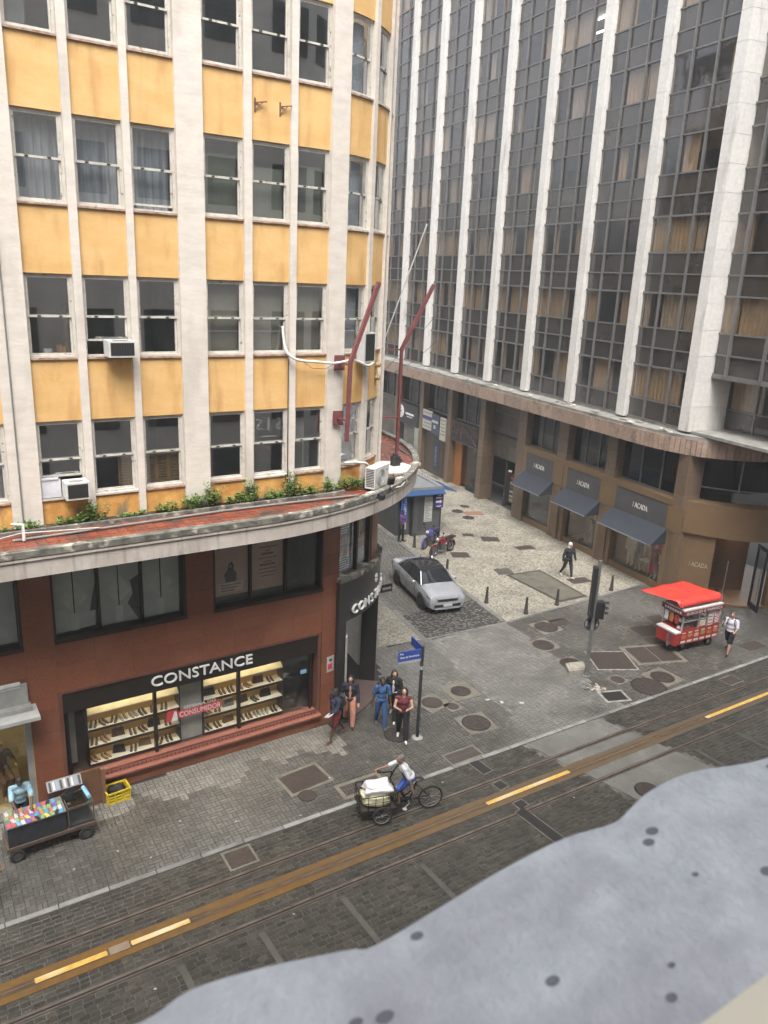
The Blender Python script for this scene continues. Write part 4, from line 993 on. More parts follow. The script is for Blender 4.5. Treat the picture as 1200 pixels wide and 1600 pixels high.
solo(b, 'floodlight', pm('floodlight_grey', (0.45, 0.46, 0.46)), 'grey floodlight box on the curved brown fascia above the boutique door', 'floodlight', tuple(p), R(-40))
# recessed stone entrance bay
b = MB(); tbox(b, 6.55, 10.2, SO+0.75, SO+0.85, 2.9, 6.55); ent = b.build('entrance_wall', pm('dark_stone', (0.10, 0.085, 0.068), (0.065, 0.055, 0.045), scale=5, rough=0.5), tower)
for i in range(4):
    for j in range(4):
        b = MB(); b.rv = random.random(); w_, h_ = 3.55/4, 3.62/4; tbox(b, 6.65+i*w_+0.005, 6.65+(i+1)*w_-0.005, SO+0.72, SO+0.75, 2.92+j*h_+0.005, 2.92+(j+1)*h_-0.005)
        b.build('stone_slab', pm('dark_stone_slab', (0.085, 0.068, 0.05), (0.05, 0.042, 0.032), scale=3, rough=0.4, attr=0.3), ent)
b = MB(); tbox(b, 6.65, 10.2, SO+0.9, SO+2.8, 2.86, 2.9); tbox(b, 6.65, 10.2, SO+2.8, SO+2.9, 0, 2.9); b.build('entrance_interior', black_in, ent)
b = MB(); tbox(b, 8.6, 8.66, SO+0.8, SO+2.8, 0, 2.9); b.build('entrance_screen', pm('smoked', (0.06, 0.05, 0.04), rough=0.2), ent)
b = MB()
tbox(b, 7.3, 8.4, SO+1.0, SO+1.03, 0.25, 2.1); pb_ = b.build('menu_board', black_in, ent)
for j, c_ in enumerate([(0.35, 0.03, 0.03), (0.4, 0.38, 0.33), (0.06, 0.06, 0.06), (0.38, 0.36, 0.32), (0.4, 0.38, 0.3), (0.3, 0.28, 0.12)]):
    b = MB(); tbox(b, 7.42, 8.3, SO+0.985, SO+0.995, 0.36+(5-j)*0.28, 0.36+(5-j)*0.28+(0.2 if j == 5 else 0.13)); b.build('board_strip', pm('board_%d' % j, c_), pb_)
b = MB(); tbox(b, 6.7, 6.78, SO-0.14, SO-0.06, 2.62, 2.70); tbox(b, 6.76, 6.95, SO-0.13, SO-0.07, 2.60, 2.70); b.build('security_camera', pm('camera_white', (0.6, 0.6, 0.58)), tower)
# perforated purple sign over an orange shop
pur = pm('perforated_purple', (0.10, 0.062, 0.058), (0.08, 0.05, 0.047), scale=3, rough=0.5)
b = MB(); tbox(b, 10.95, 14.3, SO+0.10, SO+0.16, 3.05, 4.38); ps = b.build('perforated_panel', black_in, tower)
b = MB(); random.seed(3)
for j in range(46):
    s_ = random.uniform(11.0, 14.2); z = random.uniform(3.15, 4.3); a = random.choice([0.5, 1.1, 2.0, 2.7, 0.1]); l = random.uniform(0.25, 0.7)
    s2, z2 = s_+l*math.cos(a), z+l*math.sin(a)
    s2 = min(14.25, max(10.98, s2)); z2 = min(4.36, max(3.07, z2))
    b.bar(tp(s_, SO+0.085, z), tp(s2, SO+0.085, z2), 0.075, 0.02)
for z in (3.07, 4.34): b.bar(tp(10.97, SO+0.08, z), tp(14.28, SO+0.08, z), 0.07, 0.03)
o = b.build('lattice', pur, ps); o['kind'] = 'stuff'
b = MB(); tbox(b, 12.6, 14.3, SO+0.9, SO+0.95, 0, 3.05); tbox(b, 13.4, 14.3, SO+0.4, SO+0.5, 0, 3.05); b.build('orange_wall', pm('orange_wall', (0.30, 0.11, 0.025), (0.25, 0.09, 0.02), rough=0.6), ps)
b = MB(); tbox(b, 10.97, 12.6, SO+0.4, SO+0.41, 0.0, 3.05); b.build('pane', darkg, ps)
b = MB(); tbox(b, 10.97, 12.6, SO+0.9, SO+0.95, 0.0, 3.05); b.build('display_back', pm('cafe_back', (0.14, 0.11, 0.08), (0.05, 0.04, 0.035), scale=3), ps)
for j in range(14):
    b = MB(); s_ = random.uniform(11.1, 12.4); z = random.uniform(0.6, 2.9); b.ell(tp(s_, SO+0.6, z), (0.12, 0.12, random.uniform(0.06, 0.2))); b.build('display_item', random.choice([pm('item_gold', (0.4, 0.25, 0.08)), pm('item_cream', (0.45, 0.4, 0.3)), pm('item_red', (0.3, 0.06, 0.03))]), ps)
b = MB(); tbox(b, 11.2, 12.4, SO+0.6, SO+0.66, 2.9, 2.95); b.build('lamp_strip', warm, ps)
# office signboards
b = MB(); tbox(b, 15.0, 18.4, SO+0.3, SO+0.35, 0, 3.6); ob = b.build('panelled_wall', pm('slat_brown', (0.075, 0.055, 0.04), (0.05, 0.037, 0.028), scale=6, stretch=(1, 1, 0.05)), tower)
for (s0, s1, z0, z1, c_) in ((17.0, 18.35, 3.1, 4.45, (0.42, 0.41, 0.36)), (15.9, 17.0, 2.95, 4.35, (0.05, 0.062, 0.10)), (15.0, 15.75, 2.75, 4.3, (0.45, 0.43, 0.36))):
    b = MB(); tbox(b, s0, s1, SO-0.05, SO+0.02, z0, z1); sg = b.build('signboard', pm('board_%d' % int(s0*10), c_, tuple(c*0.9 for c in c_)), ob)
    b = MB()
    if c_[0] > 0.2:
        for j in range(5): tbox(b, s0+0.08, s1-0.08-0.1*(j % 2), SO-0.062, SO-0.052, z1-0.22-j*0.24, z1-0.14-j*0.24)
        b.build('printed_text', pm('board_text', (0.22, 0.21, 0.19)), sg)
        if s0 == 17.0:
            b = MB(); tbox(b, s0, s1, SO-0.064, SO-0.053, 3.82, 4.05); b.build('blue_band', pm('board_blue', (0.04, 0.05, 0.16)), sg)
    else:
        tbox(b, s0+0.15, s1-0.1, SO-0.062, SO-0.052, 3.75, 3.92); tbox(b, s0+0.5, s0+0.75, SO-0.062, SO-0.052, 3.35, 3.6); b.build('printed_text', pm('board_white', (0.45, 0.46, 0.48)), sg)
b = MB(); tbox(b, 15.2, 15.95, SO-0.3, SO-0.26, 0.6, 2.7); vb = b.build('vertical_banner', pm('banner_navy', (0.022, 0.026, 0.05)), ob)
t_ = text_geo('Loterias', 0.42, 0.01); placed(t_, tp(15.55, SO-0.31, 1.62), Vector((0, 0, 1)), TDV); t_.build('banner_lettering', pm('banner_text', (0.20, 0.24, 0.34)), vb)
# black shop with round emblem, pale lit interior
b = MB(); tbox(b, 19.1, 22.5, SO-0.06, SO+0.06, 2.9, 4.4); bs2 = b.build('black_sign', pm('sign_black', (0.022, 0.022, 0.024), rough=0.4), tower)
c_ = tp(21.85, SO-0.075, 3.72); b = MB()
for rr in (0.42, 0.30, 0.14):
    b.tube([c_ + TDV*rr*math.cos(a*math.pi/12) + Vector((0, 0, rr*math.sin(a*math.pi/12))) for a in range(25)], 0.045 if rr > 0.4 else 0.03, 6)
for a in range(6): b.tube([c_ + TDV*0.14*math.cos(a*math.pi/3)+Vector((0, 0, 0.14*math.sin(a*math.pi/3))), c_ + TDV*0.42*math.cos(a*math.pi/3)+Vector((0, 0, 0.42*math.sin(a*math.pi/3)))], 0.03, 6)
b.build('round_emblem', white_letter, bs2)
b = MB(); tbox(b, 19.75, 21.1, SO-0.072, SO-0.062, 3.62, 3.76); tbox(b, 20.0, 20.9, SO-0.072, SO-0.062, 3.45, 3.50); b.build('sign_line', white_letter, bs2)
b = MB(); tbox(b, 22.0, 22.5, SO-0.05, SO+0.3, 0, 2.9); b.build('black_jamb', pm('sign_black', (0.022, 0.022, 0.024)), bs2)
b = MB(); tbox(b, 19.2, 22.0, SO+1.2, SO+1.25, 0, 2.9); tbox(b, 19.2, 22.0, SO+0.1, SO+1.2, 0.0, 0.05); b.build('white_interior', pm('mint_white', (0.50, 0.55, 0.50), (0.42, 0.47, 0.43), scale=2), bs2)
for z in (0.9, 1.4, 1.9):
    b = MB(); tbox(b, 19.3, 20.9, SO+0.7, SO+1.2, z, z+0.05); b.build('shelf', pm('mint_white', (0.5, 0.55, 0.5)), bs2)
b = MB(); tbox(b, 19.4, 21.8, SO+0.5, SO+0.6, 2.8, 2.84); b.build('lamp_strip', emis('cool_lamp', (0.9, 1.0, 0.95), 4.0), bs2)
b = MB(); tbox(b, 19.2, 22.0, SO+0.12, SO+0.13, 0.05, 2.9); b.build('pane', dglass, bs2)
b = MB(); tbox(b, 23.2, 30.5, SO+0.3, SO+0.4, 0, 4.4); b.build('far_shopfront', pm('far_shop', (0.12, 0.10, 0.085), (0.05, 0.045, 0.04), scale=1.2), tower)
# ================================================================== ground
SL = -0.0225                                       # the tram street runs almost along X
def kerb_y(x): return 14.90 + SL*x
def rail_y(x, w): return (13.97 if w else 12.545) + SL*x
def mosaic_y(x):
    pts = [(12.0, 22.4), (14.66, 22.08), (16.6, 21.8), (20.6, 21.52), (24.9, 21.62), (29.3, 21.75), (40, 21.9)]
    if x <= pts[0][0]: return pts[0][1]
    for a, c in zip(pts[:-1], pts[1:]):
        if x <= c[0]: return a[1]+(c[1]-a[1])*(x-a[0])/(c[0]-a[0])
    return pts[-1][1]
LAX = math.cos(R(80.5)); LAY = math.sin(R(80.5))
def lane_l(y): return 16.62 + (y-21.75)*LAX/LAY
def lane_r(y): return 20.62 + (y-21.52)*LAX/LAY
g_m = pm('far_ground', (0.09, 0.085, 0.08), rough=0.8)
b = MB(); b.quad((-66, -56, -0.09), (106, -56, -0.09), (106, 106, -0.09), (-66, 106, -0.09)); tag(b.build('ground', g_m), kind='structure')
joint = pm('paver_joint', (0.030, 0.028, 0.025), rough=0.8)
paver = pm('wet_paver', (0.098, 0.092, 0.080), (0.066, 0.061, 0.053), scale=1.1, rough=0.24, rough2=0.42, attr=0.16, bump=0.25, bscale=70,
           stain=((0.145, 0.14, 0.128), 0.22, (1, 1, 1), 0.46, 0.70), spec=0.5)
paver_dry = pm('dry_paver', (0.195, 0.182, 0.155), (0.145, 0.134, 0.113), scale=1.4, rough=0.7, attr=0.14, bump=0.25, bscale=70, stain=((0.11, 0.105, 0.09), 0.9, (1, 1, 1), 0.55, 0.7))
sett = pm('dark_sett', (0.058, 0.052, 0.042), (0.034, 0.031, 0.026), scale=1.2, rough=0.24, rough2=0.42, attr=0.28, bump=0.5, bscale=38)
paver_mid = pm('crossing_paver', (0.185, 0.178, 0.163), (0.135, 0.130, 0.118), scale=0.9, rough=0.22, rough2=0.38, attr=0.10, bump=0.2, bscale=70, stain=((0.09, 0.085, 0.077), 0.5, (1, 1, 1), 0.52, 0.72))
mortar = pm('sett_mortar', (0.15, 0.137, 0.112), (0.045, 0.040, 0.033), scale=2.6, rough=0.7)
lsett = pm('lane_sett', (0.135, 0.127, 0.112), (0.085, 0.08, 0.07), scale=0.8, rough=0.45, attr=0.16, bump=0.6, bscale=30, stain=((0.095, 0.09, 0.08), 0.5, (1, 1, 1), 0.5, 0.7))
b = MB(); b.quad((-12, kerb_y(-12)+0.05, -0.012), (60, kerb_y(60)+0.05, -0.012), (60, 24, -0.012), (-12, 24, -0.012)); pavement = tag(b.build('pavement', joint), kind='structure')
b = MB(); b.quad((-40, 2.0, -0.020), (80, 2.0, -0.020), (80, kerb_y(80), -0.020), (-40, kerb_y(-40), -0.020)); road = tag(b.build('road', mortar), kind='structure')
b = MB(); b.quad((-40, -14, 0.03), (80, -14, 0.03), (80, 2.0, 0.03), (-40, 2.0, 0.03)); tag(b.build('near_pavement', paver), kind='structure')

def vis_ok(p, mx=40):
    u, v, d = project(p); return d > 0 and -mx < u < 1200+mx and -mx < v < 1600+mx
LEDGE = [(225, 1600), (300, 1555), (400, 1515), (540, 1495), (590, 1475), (680, 1420), (790, 1360), (880, 1310), (960, 1287), (1020, 1235), (1080, 1205), (1200, 1187)]
def under_ledge(u, v):
    if u < 225: return False
    for a, c in zip(LEDGE[:-1], LEDGE[1:]):
        if a[0] <= u <= c[0]: return v > a[1]+(c[1]-a[1])*(u-a[0])/(c[0]-a[0])
    return True
def piece(b, x, y, hx, hy, ang, z0, zt, bev=0.006, tilt=0.0):
    c, s_ = math.cos(ang), math.sin(ang); n = len(b.v); b.rv = random.random()
    t1, t2 = random.uniform(-tilt, tilt), random.uniform(-tilt, tilt); h = zt + random.uniform(-tilt, tilt)*0.6
    for (px, py) in ((-1, -1), (1, -1), (1, 1), (-1, 1)):
        X, Y = px*hx, py*hy; b.v.append((x+X*c-Y*s_, y+X*s_+Y*c, z0))
    for (px, py) in ((-1, -1), (1, -1), (1, 1), (-1, 1)):
        X, Y = px*hx, py*hy; b.v.append((x+X*c-Y*s_, y+X*s_+Y*c, h-bev+px*t1+py*t2))
    for (px, py) in ((-1, -1), (1, -1), (1, 1), (-1, 1)):
        X, Y = px*(hx-bev), py*(hy-bev); b.v.append((x+X*c-Y*s_, y+X*s_+Y*c, h+px*t1+py*t2))
    for i in range(4):
        j = (i+1) % 4; b.face((n+i, n+j, n+4+j, n+4+i)); b.face((n+4+i, n+4+j, n+8+j, n+8+i))
    b.face((n+8, n+9, n+10, n+11))
def lay(items, name, parent, mats, z0, zt, bev, tilt, count=296, rest_name=None):
    """items: (x, y, hx, hy, ang, matindex). The ones that show largest become parts, the rest one part"""
    def key(it):
        u, v, d = project((it[0], it[1], zt))
        if not (5 < u < 1195 and 5 < v < 1595) or under_ledge(u, v) or (u < 150 and 1220 < v < 1340): return 1e9
        return d
    items.sort(key=key)
    rest = [MB() for _ in mats]
    for n_, it in enumerate(items):
        big = n_ < count and key(it) < 1e8
        tgt = MB() if big else rest[it[5]]
        piece(tgt, it[0], it[1], it[2], it[3], it[4], z0, zt, bev, tilt)
        if big: tgt.build(name, mats[it[5]], parent)
    for m_, r_ in zip(mats, rest):
        if r_.v: o = r_.build(rest_name or name+'_field', m_, parent); o['kind'] = 'stuff'
# basket-weave pavers
items = []; A_ = math.atan(SL); ca, sa_ = math.cos(A_), math.sin(A_); U = 0.21
for i in range(-8, 175):
    for j in range(0, 42):
        lx, ly = (i+0.5)*U, (j+0.5)*U
        x = lx*ca - ly*sa_; y = kerb_y(0) + 0.16 + lx*sa_ + ly*ca
        if x < 10.9 and y > 18.40: continue
        if y > mosaic_y(x) - 0.06: continue
        if x > 10.5 and math.hypot(x-AC[0], y-AC[1]) < AR+0.30 and y > 17.9: continue
        if x > 36.5 or not vis_ok((x, y, 0)): continue
        dry = 1 if (x < 10.6 and y > 17.30 + 0.28*math.sin(x*1.7)+0.2*math.sin(x*4.1+1) + random.uniform(-0.12, 0.12)) else 0
        if not dry and 15.75 + (y-15)*0.14 < x < 19.7 + (y-15)*0.14: dry = 2
        for q in (-1, 1):
            if (i+j) % 2: items.append((x - q*U/4*sa_, y + q*U/4*ca, U/2-0.0065, U/4-0.0065, A_, dry))
            else: items.append((x + q*U/4*ca, y + q*U/4*sa_, U/4-0.0065, U/2-0.0065, A_, dry))
lay(items, 'paver', pavement, [paver, paver_dry, paver_mid], -0.03, 0.0, 0.005, 0.0015)
# kerb stones
kerb_m = pm('kerb_granite', (0.24, 0.235, 0.22), (0.15, 0.146, 0.136), scale=2, rough=0.55, attr=0.25)
b = MB(); x0_, x1_ = -6.0, 60.0
b.quad((x0_, kerb_y(x0_), -0.014), (x1_, kerb_y(x1_), -0.014), (x1_, kerb_y(x1_)+0.16, -0.014), (x0_, kerb_y(x0_)+0.16, -0.014)); kerb = tag(b.build('kerb', joint), kind='structure')
for i in range(34):
    x = i*1.05 + 0.5; b = MB(); piece(b, x, kerb_y(x)+0.085, 0.515, 0.065, A_, -0.03, 0.014, 0.006, 0.002); b.build('kerbstone', kerb_m, kerb)
# road setts between kerb, rails and beyond
items = []
CB = (15.6, 18.7)                                  # concrete crossing
def row(y_off0, y_off1, base, dx=0.21, dy=0.125, x0=-1.0, x1=36):
    n = max(1, round((y_off1-y_off0)/dy)); h = (y_off1-y_off0)/n
    for j in range(n):
        x = x0 + (0.5*dx if j % 2 else 0) + random.uniform(-0.03, 0.03)
        while x < x1:
            w = dx*random.uniform(0.86, 1.12); xc = x + w/2
            y = base(xc) + y_off0 + (j+0.5)*h; x += w
            if CB[0]-0.1 < xc + (y-13)*0.25 < CB[1]+0.1: continue
            if not vis_ok((xc, y, 0)): continue
            items.append((xc, y, w/2-0.006, h/2-0.006, A_+random.uniform(-0.02, 0.02), 0))
kb = lambda x: kerb_y(x)
row(-0.88, -0.01, kb)                              # kerb to far rail
row(0.10, 0.46, lambda x: rail_y(x, 0)); row(0.96, 1.33, lambda x: rail_y(x, 0))
row(-2.6, -0.10, lambda x: rail_y(x, 0))
lay(items, 'sett', road, [sett], -0.045, -0.004, 0.012, 0.003)
# concrete crossing, power strip, rails
conc_wet = pm('wet_concrete', (0.17, 0.165, 0.15), (0.115, 0.111, 0.101), scale=1.1, rough=0.20, rough2=0.45, bump=0.2, bscale=40)
b = MB()
def cq(y, s): return (CB[s] - (y-13)*0.25, y)
ylo, yhi = 9.5, None
b.prism([cq(9.5, 0), cq(9.5, 1), (cq(14.5, 1)[0], kerb_y(18.3)-0.005), (cq(14.5, 0)[0], kerb_y(15.2)-0.005)], -0.04, -0.002)
tag(b.build('concrete_crossing', conc_wet), kind='structure')
strip_m = pm('rusty_strip', (0.185, 0.098, 0.028), (0.11, 0.065, 0.026), scale=1.3, rough=0.42, stretch=(0.6, 3, 1), stain=((0.10, 0.075, 0.045), 0.7, (0.5, 1, 1), 0.52, 0.72), bump=0.2, bscale=40)
def strip_mat():
    m = bpy.data.materials.new('track_strip'); m.use_nodes = True; N = m.node_tree.nodes; L = m.node_tree.links; bs = N['Principled BSDF']; bs.inputs['Roughness'].default_value = 0.34
    ge = N.new('ShaderNodeNewGeometry'); sp = N.new('ShaderNodeSeparateXYZ'); L.new(ge.outputs['Position'], sp.inputs[0])
    def noise(scale, st):
        mp = N.new('ShaderNodeMapping'); mp.inputs['Scale'].default_value = st; L.new(ge.outputs['Position'], mp.inputs['Vector'])
        n = N.new('ShaderNodeTexNoise'); n.inputs['Scale'].default_value = scale; n.inputs['Detail'].default_value = 7; L.new(mp.outputs[0], n.inputs['Vector']); return n
    n1 = noise(1.1, (0.5, 3, 1)); n2 = noise(5.0, (1, 1, 1))
    ad = N.new('ShaderNodeMath'); ad.operation = 'MULTIPLY_ADD'; ad.inputs[1].default_value = 26.0; L.new(n1.outputs[0], ad.inputs[0]); L.new(sp.outputs[0], ad.inputs[2])
    mr = N.new('ShaderNodeMapRange'); mr.inputs['From Min'].default_value = 16.0; mr.inputs['From Max'].default_value = 36.0; L.new(ad.outputs[0], mr.inputs['Value'])
    ru = N.new('ShaderNodeMix'); ru.data_type = 'RGBA'; ru.inputs[6].default_value = (0.20, 0.105, 0.028, 1); ru.inputs[7].default_value = (0.085, 0.052, 0.024, 1); L.new(n2.outputs[0], ru.inputs[0])
    wo_ = N.new('ShaderNodeMix'); wo_.data_type = 'RGBA'; wo_.inputs[6].default_value = (0.115, 0.098, 0.072, 1); wo_.inputs[7].default_value = (0.075, 0.066, 0.052, 1); L.new(n2.outputs[0], wo_.inputs[0])
    mx = N.new('ShaderNodeMix'); mx.data_type = 'RGBA'; L.new(mr.outputs[0], mx.inputs[0]); L.new(ru.outputs[2], mx.inputs[6]); L.new(wo_.outputs[2], mx.inputs[7]); L.new(mx.outputs[2], bs.inputs['Base Color'])
    return m
def strip(b, x0, x1, base, o0, o1, z0, z1):
    return b.hexa([(x0, base(x0)+o0, z0), (x1, base(x1)+o0, z0), (x1, base(x1)+o1, z0), (x0, base(x0)+o1, z0), (x0, base(x0)+o0, z1), (x1, base(x1)+o0, z1), (x1, base(x1)+o1, z1), (x0, base(x0)+o1, z1)])
cen = lambda x: 13.258 + SL*x
rail_m = pm('rail_steel', (0.30, 0.25, 0.21), (0.17, 0.125, 0.095), scale=3, rough=0.28, metal=0.6)
b = MB(); strip(b, -20, 70, cen, -0.25, 0.25, -0.03, 0.001); track = tag(b.build('tram_track', strip_mat()), kind='structure')
b = MB(); strip(b, -20, 70, cen, -0.085, 0.085, 0.001, 0.006); b.build('power_rail', pm('power_rail_brown', (0.125, 0.075, 0.036), (0.07, 0.045, 0.026), scale=2, rough=0.4), track)
b = MB(); strip(b, -20, 70, cen, -0.017, 0.017, 0.006, 0.009); b.build('power_contact', rail_m, track)
yel = pm('yellow_paint', (0.62, 0.385, 0.085), (0.46, 0.27, 0.06), scale=9, rough=0.5, stain=((0.58, 0.48, 0.33), 1.6, (0.6, 3, 1), 0.48, 0.7))
for x0, x1 in ((-7.6, -4.6), (1.3, 2.64), (3.12, 4.33), (12.37, 15.35), (21.45, 25.0), (32, 35)):
    b = MB(); strip(b, x0, x1, cen, -0.062, 0.062, 0.009, 0.012); b.build('yellow_segment', yel, track)
b = MB(); strip(b, 2.68, 3.08, cen, -0.10, 0.10, 0.009, 0.016); b.build('joint_cover', pm('joint_plate', (0.22, 0.17, 0.12)), track)
groove = pm('rail_groove', (0.012, 0.011, 0.010), rough=0.7)
edge_c = pm('rail_edge_concrete', (0.085, 0.07, 0.055), (0.05, 0.043, 0.035), scale=3, rough=0.5)
for w in (0, 1):
    base = lambda x, w=w: rail_y(x, w)
    b = MB(); strip(b, -20, 70, base, -0.085, 0.085, -0.03, -0.001); tr = b.build('rail_bed', edge_c, track)
    b = MB(); strip(b, -20, 70, base, 0.005, 0.058, -0.001, 0.007); b.build('rail_head', rail_m, tr)
    b = MB(); strip(b, -20, 70, base, -0.04, 0.005, -0.001, 0.002); b.build('rail_groove', groove, tr)
    b = MB(); strip(b, -20, 70, base, -0.058, -0.04, -0.001, 0.006); b.build('rail_lip', rail_m, tr)
cs_m = pm('cross_strip', (0.090, 0.084, 0.072), (0.06, 0.056, 0.049), scale=3, rough=0.5)
for xc in (0.3, 3.85, 5.55, 7.5, 9.62, 19.6, 21.6, 23.6):
    b = MB(); b.hexa([(xc-0.07, 9.9, -0.02), (xc+0.07, 9.9, -0.02), (xc+0.07-0.05, rail_y(xc, 0)-0.30, -0.02), (xc-0.07-0.05, rail_y(xc, 0)-0.30, -0.02), (xc-0.07, 9.9, 0.004), (xc+0.07, 9.9, 0.004), (xc+0.07-0.05, rail_y(xc, 0)-0.30, 0.004), (xc-0.07-0.05, rail_y(xc, 0)-0.30, 0.004)])
    b.build('cross_strip', cs_m, road)
# mosaic pavements and the side lane
def mosaic_mat():
    m = bpy.data.materials.new('stone_mosaic'); m.use_nodes = True; N = m.node_tree.nodes; L = m.node_tree.links; bs = N['Principled BSDF']; bs.inputs['Roughness'].default_value = 0.6
    ge = N.new('ShaderNodeNewGeometry'); vo = N.new('ShaderNodeTexVoronoi'); vo.inputs['Scale'].default_value = 13; vo.inputs['Randomness'].default_value = 0.7; L.new(ge.outputs['Position'], vo.inputs['Vector'])
    rgb = N.new('ShaderNodeSeparateColor'); L.new(vo.outputs['Color'], rgb.inputs[0])
    ra = N.new('ShaderNodeValToRGB'); e = ra.color_ramp.elements; e[0].position = 0.0; e[0].color = (0.15, 0.137, 0.11, 1); e[1].position = 1.0; e[1].color = (0.38, 0.352, 0.29, 1)
    k = ra.color_ramp.elements.new(0.35); k.color = (0.265, 0.244, 0.195, 1)
    L.new(rgb.outputs[0], ra.inputs[0])
    nz = N.new('ShaderNodeTexNoise'); nz.inputs['Scale'].default_value = 0.7; nz.inputs['Detail'].default_value = 6; L.new(ge.outputs['Position'], nz.inputs['Vector'])
    mr = N.new('ShaderNodeMapRange'); mr.inputs['From Min'].default_value = 0.4; mr.inputs['From Max'].default_value = 0.7; mr.inputs['To Min'].default_value = 1.05; mr.inputs['To Max'].default_value = 0.68; L.new(nz.outputs[0], mr.inputs['Value'])
    mx = N.new('ShaderNodeMix'); mx.data_type = 'RGBA'; mx.blend_type = 'MULTIPLY'; mx.inputs[0].default_value = 1; L.new(ra.outputs[0], mx.inputs[6]); L.new(mr.outputs[0], mx.inputs[7])
    v2 = N.new('ShaderNodeTexVoronoi'); v2.feature = 'DISTANCE_TO_EDGE'; v2.inputs['Scale'].default_value = 13; v2.inputs['Randomness'].default_value = 0.7; L.new(ge.outputs['Position'], v2.inputs['Vector'])
    m2 = N.new('ShaderNodeMapRange'); m2.inputs['From Max'].default_value = 0.10; m2.inputs['To Min'].default_value = 0.45; L.new(v2.outputs['Distance'], m2.inputs['Value'])
    m3 = N.new('ShaderNodeMix'); m3.data_type = 'RGBA'; m3.blend_type = 'MULTIPLY'; m3.inputs[0].default_value = 1; L.new(mx.outputs[2], m3.inputs[6]); L.new(m2.outputs[0], m3.inputs[7])
    L.new(m3.outputs[2], bs.inputs['Base Color'])
    bp = N.new('ShaderNodeBump'); bp.inputs['Strength'].default_value = 0.6; bp.inputs['Distance'].default_value = 0.015; L.new(m2.outputs[0], bp.inputs['Height']); L.new(bp.outputs[0], bs.inputs['Normal'])
    return m
mos = mosaic_mat()
pts = [(x, mosaic_y(x)) for x in (20.62, 22, 24.9, 27, 29.3)] + [tuple(tp(-5.5, 0.5, 0))[:2], tuple(tp(34, 0.5, 0))[:2], (lane_r(60), 60)]
b = MB(); b.prism(pts, -0.08, 0.006); tag(b.build('mosaic_pavement', mos), kind='structure')
b = MB(); b.prism([(13.2, 22.25), (14.66, 22.06), (16.62, 21.8), (lane_l(60), 60), (16.0, 60), (14.0, 40), (12.6, 23.5)], -0.08, 0.0065); tag(b.build('mosaic_footway', mos), kind='structure')
b = MB(); b.prism([(16.62, 21.80), (18.5, 21.66), (20.62, 21.52), (lane_r(60), 60), (lane_l(60), 60)], -0.085, -0.032); lane = tag(b.build('side_lane', pm('lane_mortar', (0.03, 0.028, 0.025), (0.018, 0.017, 0.015), scale=3)), kind='structure')
items = []; la = R(80.5)
yy = 21.66
while yy < 40:
    h = random.uniform(0.14, 0.17); x = lane_l(yy) + 0.2
    while x < lane_r(yy) - 0.16:
        w = random.uniform(0.16, 0.24)
        if vis_ok((x+w/2, yy, 0)): items.append((x+w/2, yy + (x-18.6)*-0.07, w/2-0.008, h/2-0.008, -0.08+random.uniform(-0.06, 0.06), 0))
        x += w
    yy += h
lay(items, 'sett', lane, [lsett], -0.06, -0.012, 0.014, 0.006)
lk = pm('lane_kerb', (0.17, 0.165, 0.155), (0.11, 0.107, 0.10), scale=3, rough=0.6, attr=0.15)
for side in (0, 1):
    for i in range(20):
        y = 22.2 + i*0.98; x = (lane_r(y)-0.06) if side else (lane_l(y)+0.06)
        b = MB(); piece(b, x, y, 0.11, 0.48, R(80.5)-math.pi/2, -0.06, 0.02, 0.012, 0.003); b.build('kerbstone', lk, lane)
b = MB()
for i in range(15):
    x = 16.9+i*0.9; 
    if x > 20.6: pass
    b2 = MB(); piece(b2, x, mosaic_y(x)-0.03, 0.44, 0.06, math.atan2(mosaic_y(x+.4)-mosaic_y(x-.4), .8), -0.03, 0.012, 0.008, 0.002); b2.build('edge_stone', lk, pavement)
# repaired slab in the mosaic
slab_m = pm('patch_concrete', (0.125, 0.118, 0.092), (0.09, 0.085, 0.068), scale=1.6, rough=0.6, stain=((0.06, 0.055, 0.045), 1.3, (1, 1, 1), 0.55, 0.7))
b = MB(); b.prism([(24.15, 25.55), (24.15+0.0, 25.55), (26.15, 25.32), (25.72, 21.85), (24.08, 21.95)][1:], 0.0065, 0.012); solo_ = b.build('patch_slab', pm('patch_edge', (0.05, 0.045, 0.035))); tag(solo_, kind='structure')
b = MB(); b.prism([(24.30, 25.38), (26.0, 25.17), (25.60, 22.02), (24.24, 22.1)], 0.012, 0.017); b.build('patch_surface', slab_m, solo_)

# ---------------- covers and gratings, each a thing
iron = pm('cast_iron', (0.085, 0.066, 0.056), (0.058, 0.046, 0.040), scale=9, rough=0.5, metal=0.3, bump=0.3)
iron2 = pm('cast_iron_dark', (0.035, 0.032, 0.030), rough=0.5, metal=0.3)
collar = pm('cover_collar', (0.165, 0.148, 0.115), (0.11, 0.10, 0.08), scale=3, rough=0.7)
def round_cover(x, y, r, label, sq=0, z=0.0, name='manhole_cover', rings=True):
    t = thing(name, label, 'manhole cover', (x, y, z))
    if sq:
        b = MB(); a = random.uniform(-0.2, 0.2); piece(b, 0, 0, r*sq, r*sq, a, 0.0, 0.006, 0.003, 0); b.build('collar', collar, t, world=False)
    b = MB(); b.disc((0, 0), r, 0.0, 0.009, 28); b.build('rim', iron2, t, world=False)
    b = MB(); b.disc((0, 0), r*0.90, 0.009, 0.013, 28); b.build('plate', iron, t, world=False)
    if rings and r > 0.3:
        b = MB()
        for q in (0.35, 0.6, 0.82): b.torus((0, 0, 0.013), r*q, 0.008, 'Z', 28, 5)
        for k in range(10): a = k*math.pi/5; b.bar((r*0.12*math.cos(a), r*0.12*math.sin(a), 0.014), (r*0.8*math.cos(a), r*0.8*math.sin(a), 0.014), 0.012, 0.006)
        b.build('ribbing', iron2, t, world=False)
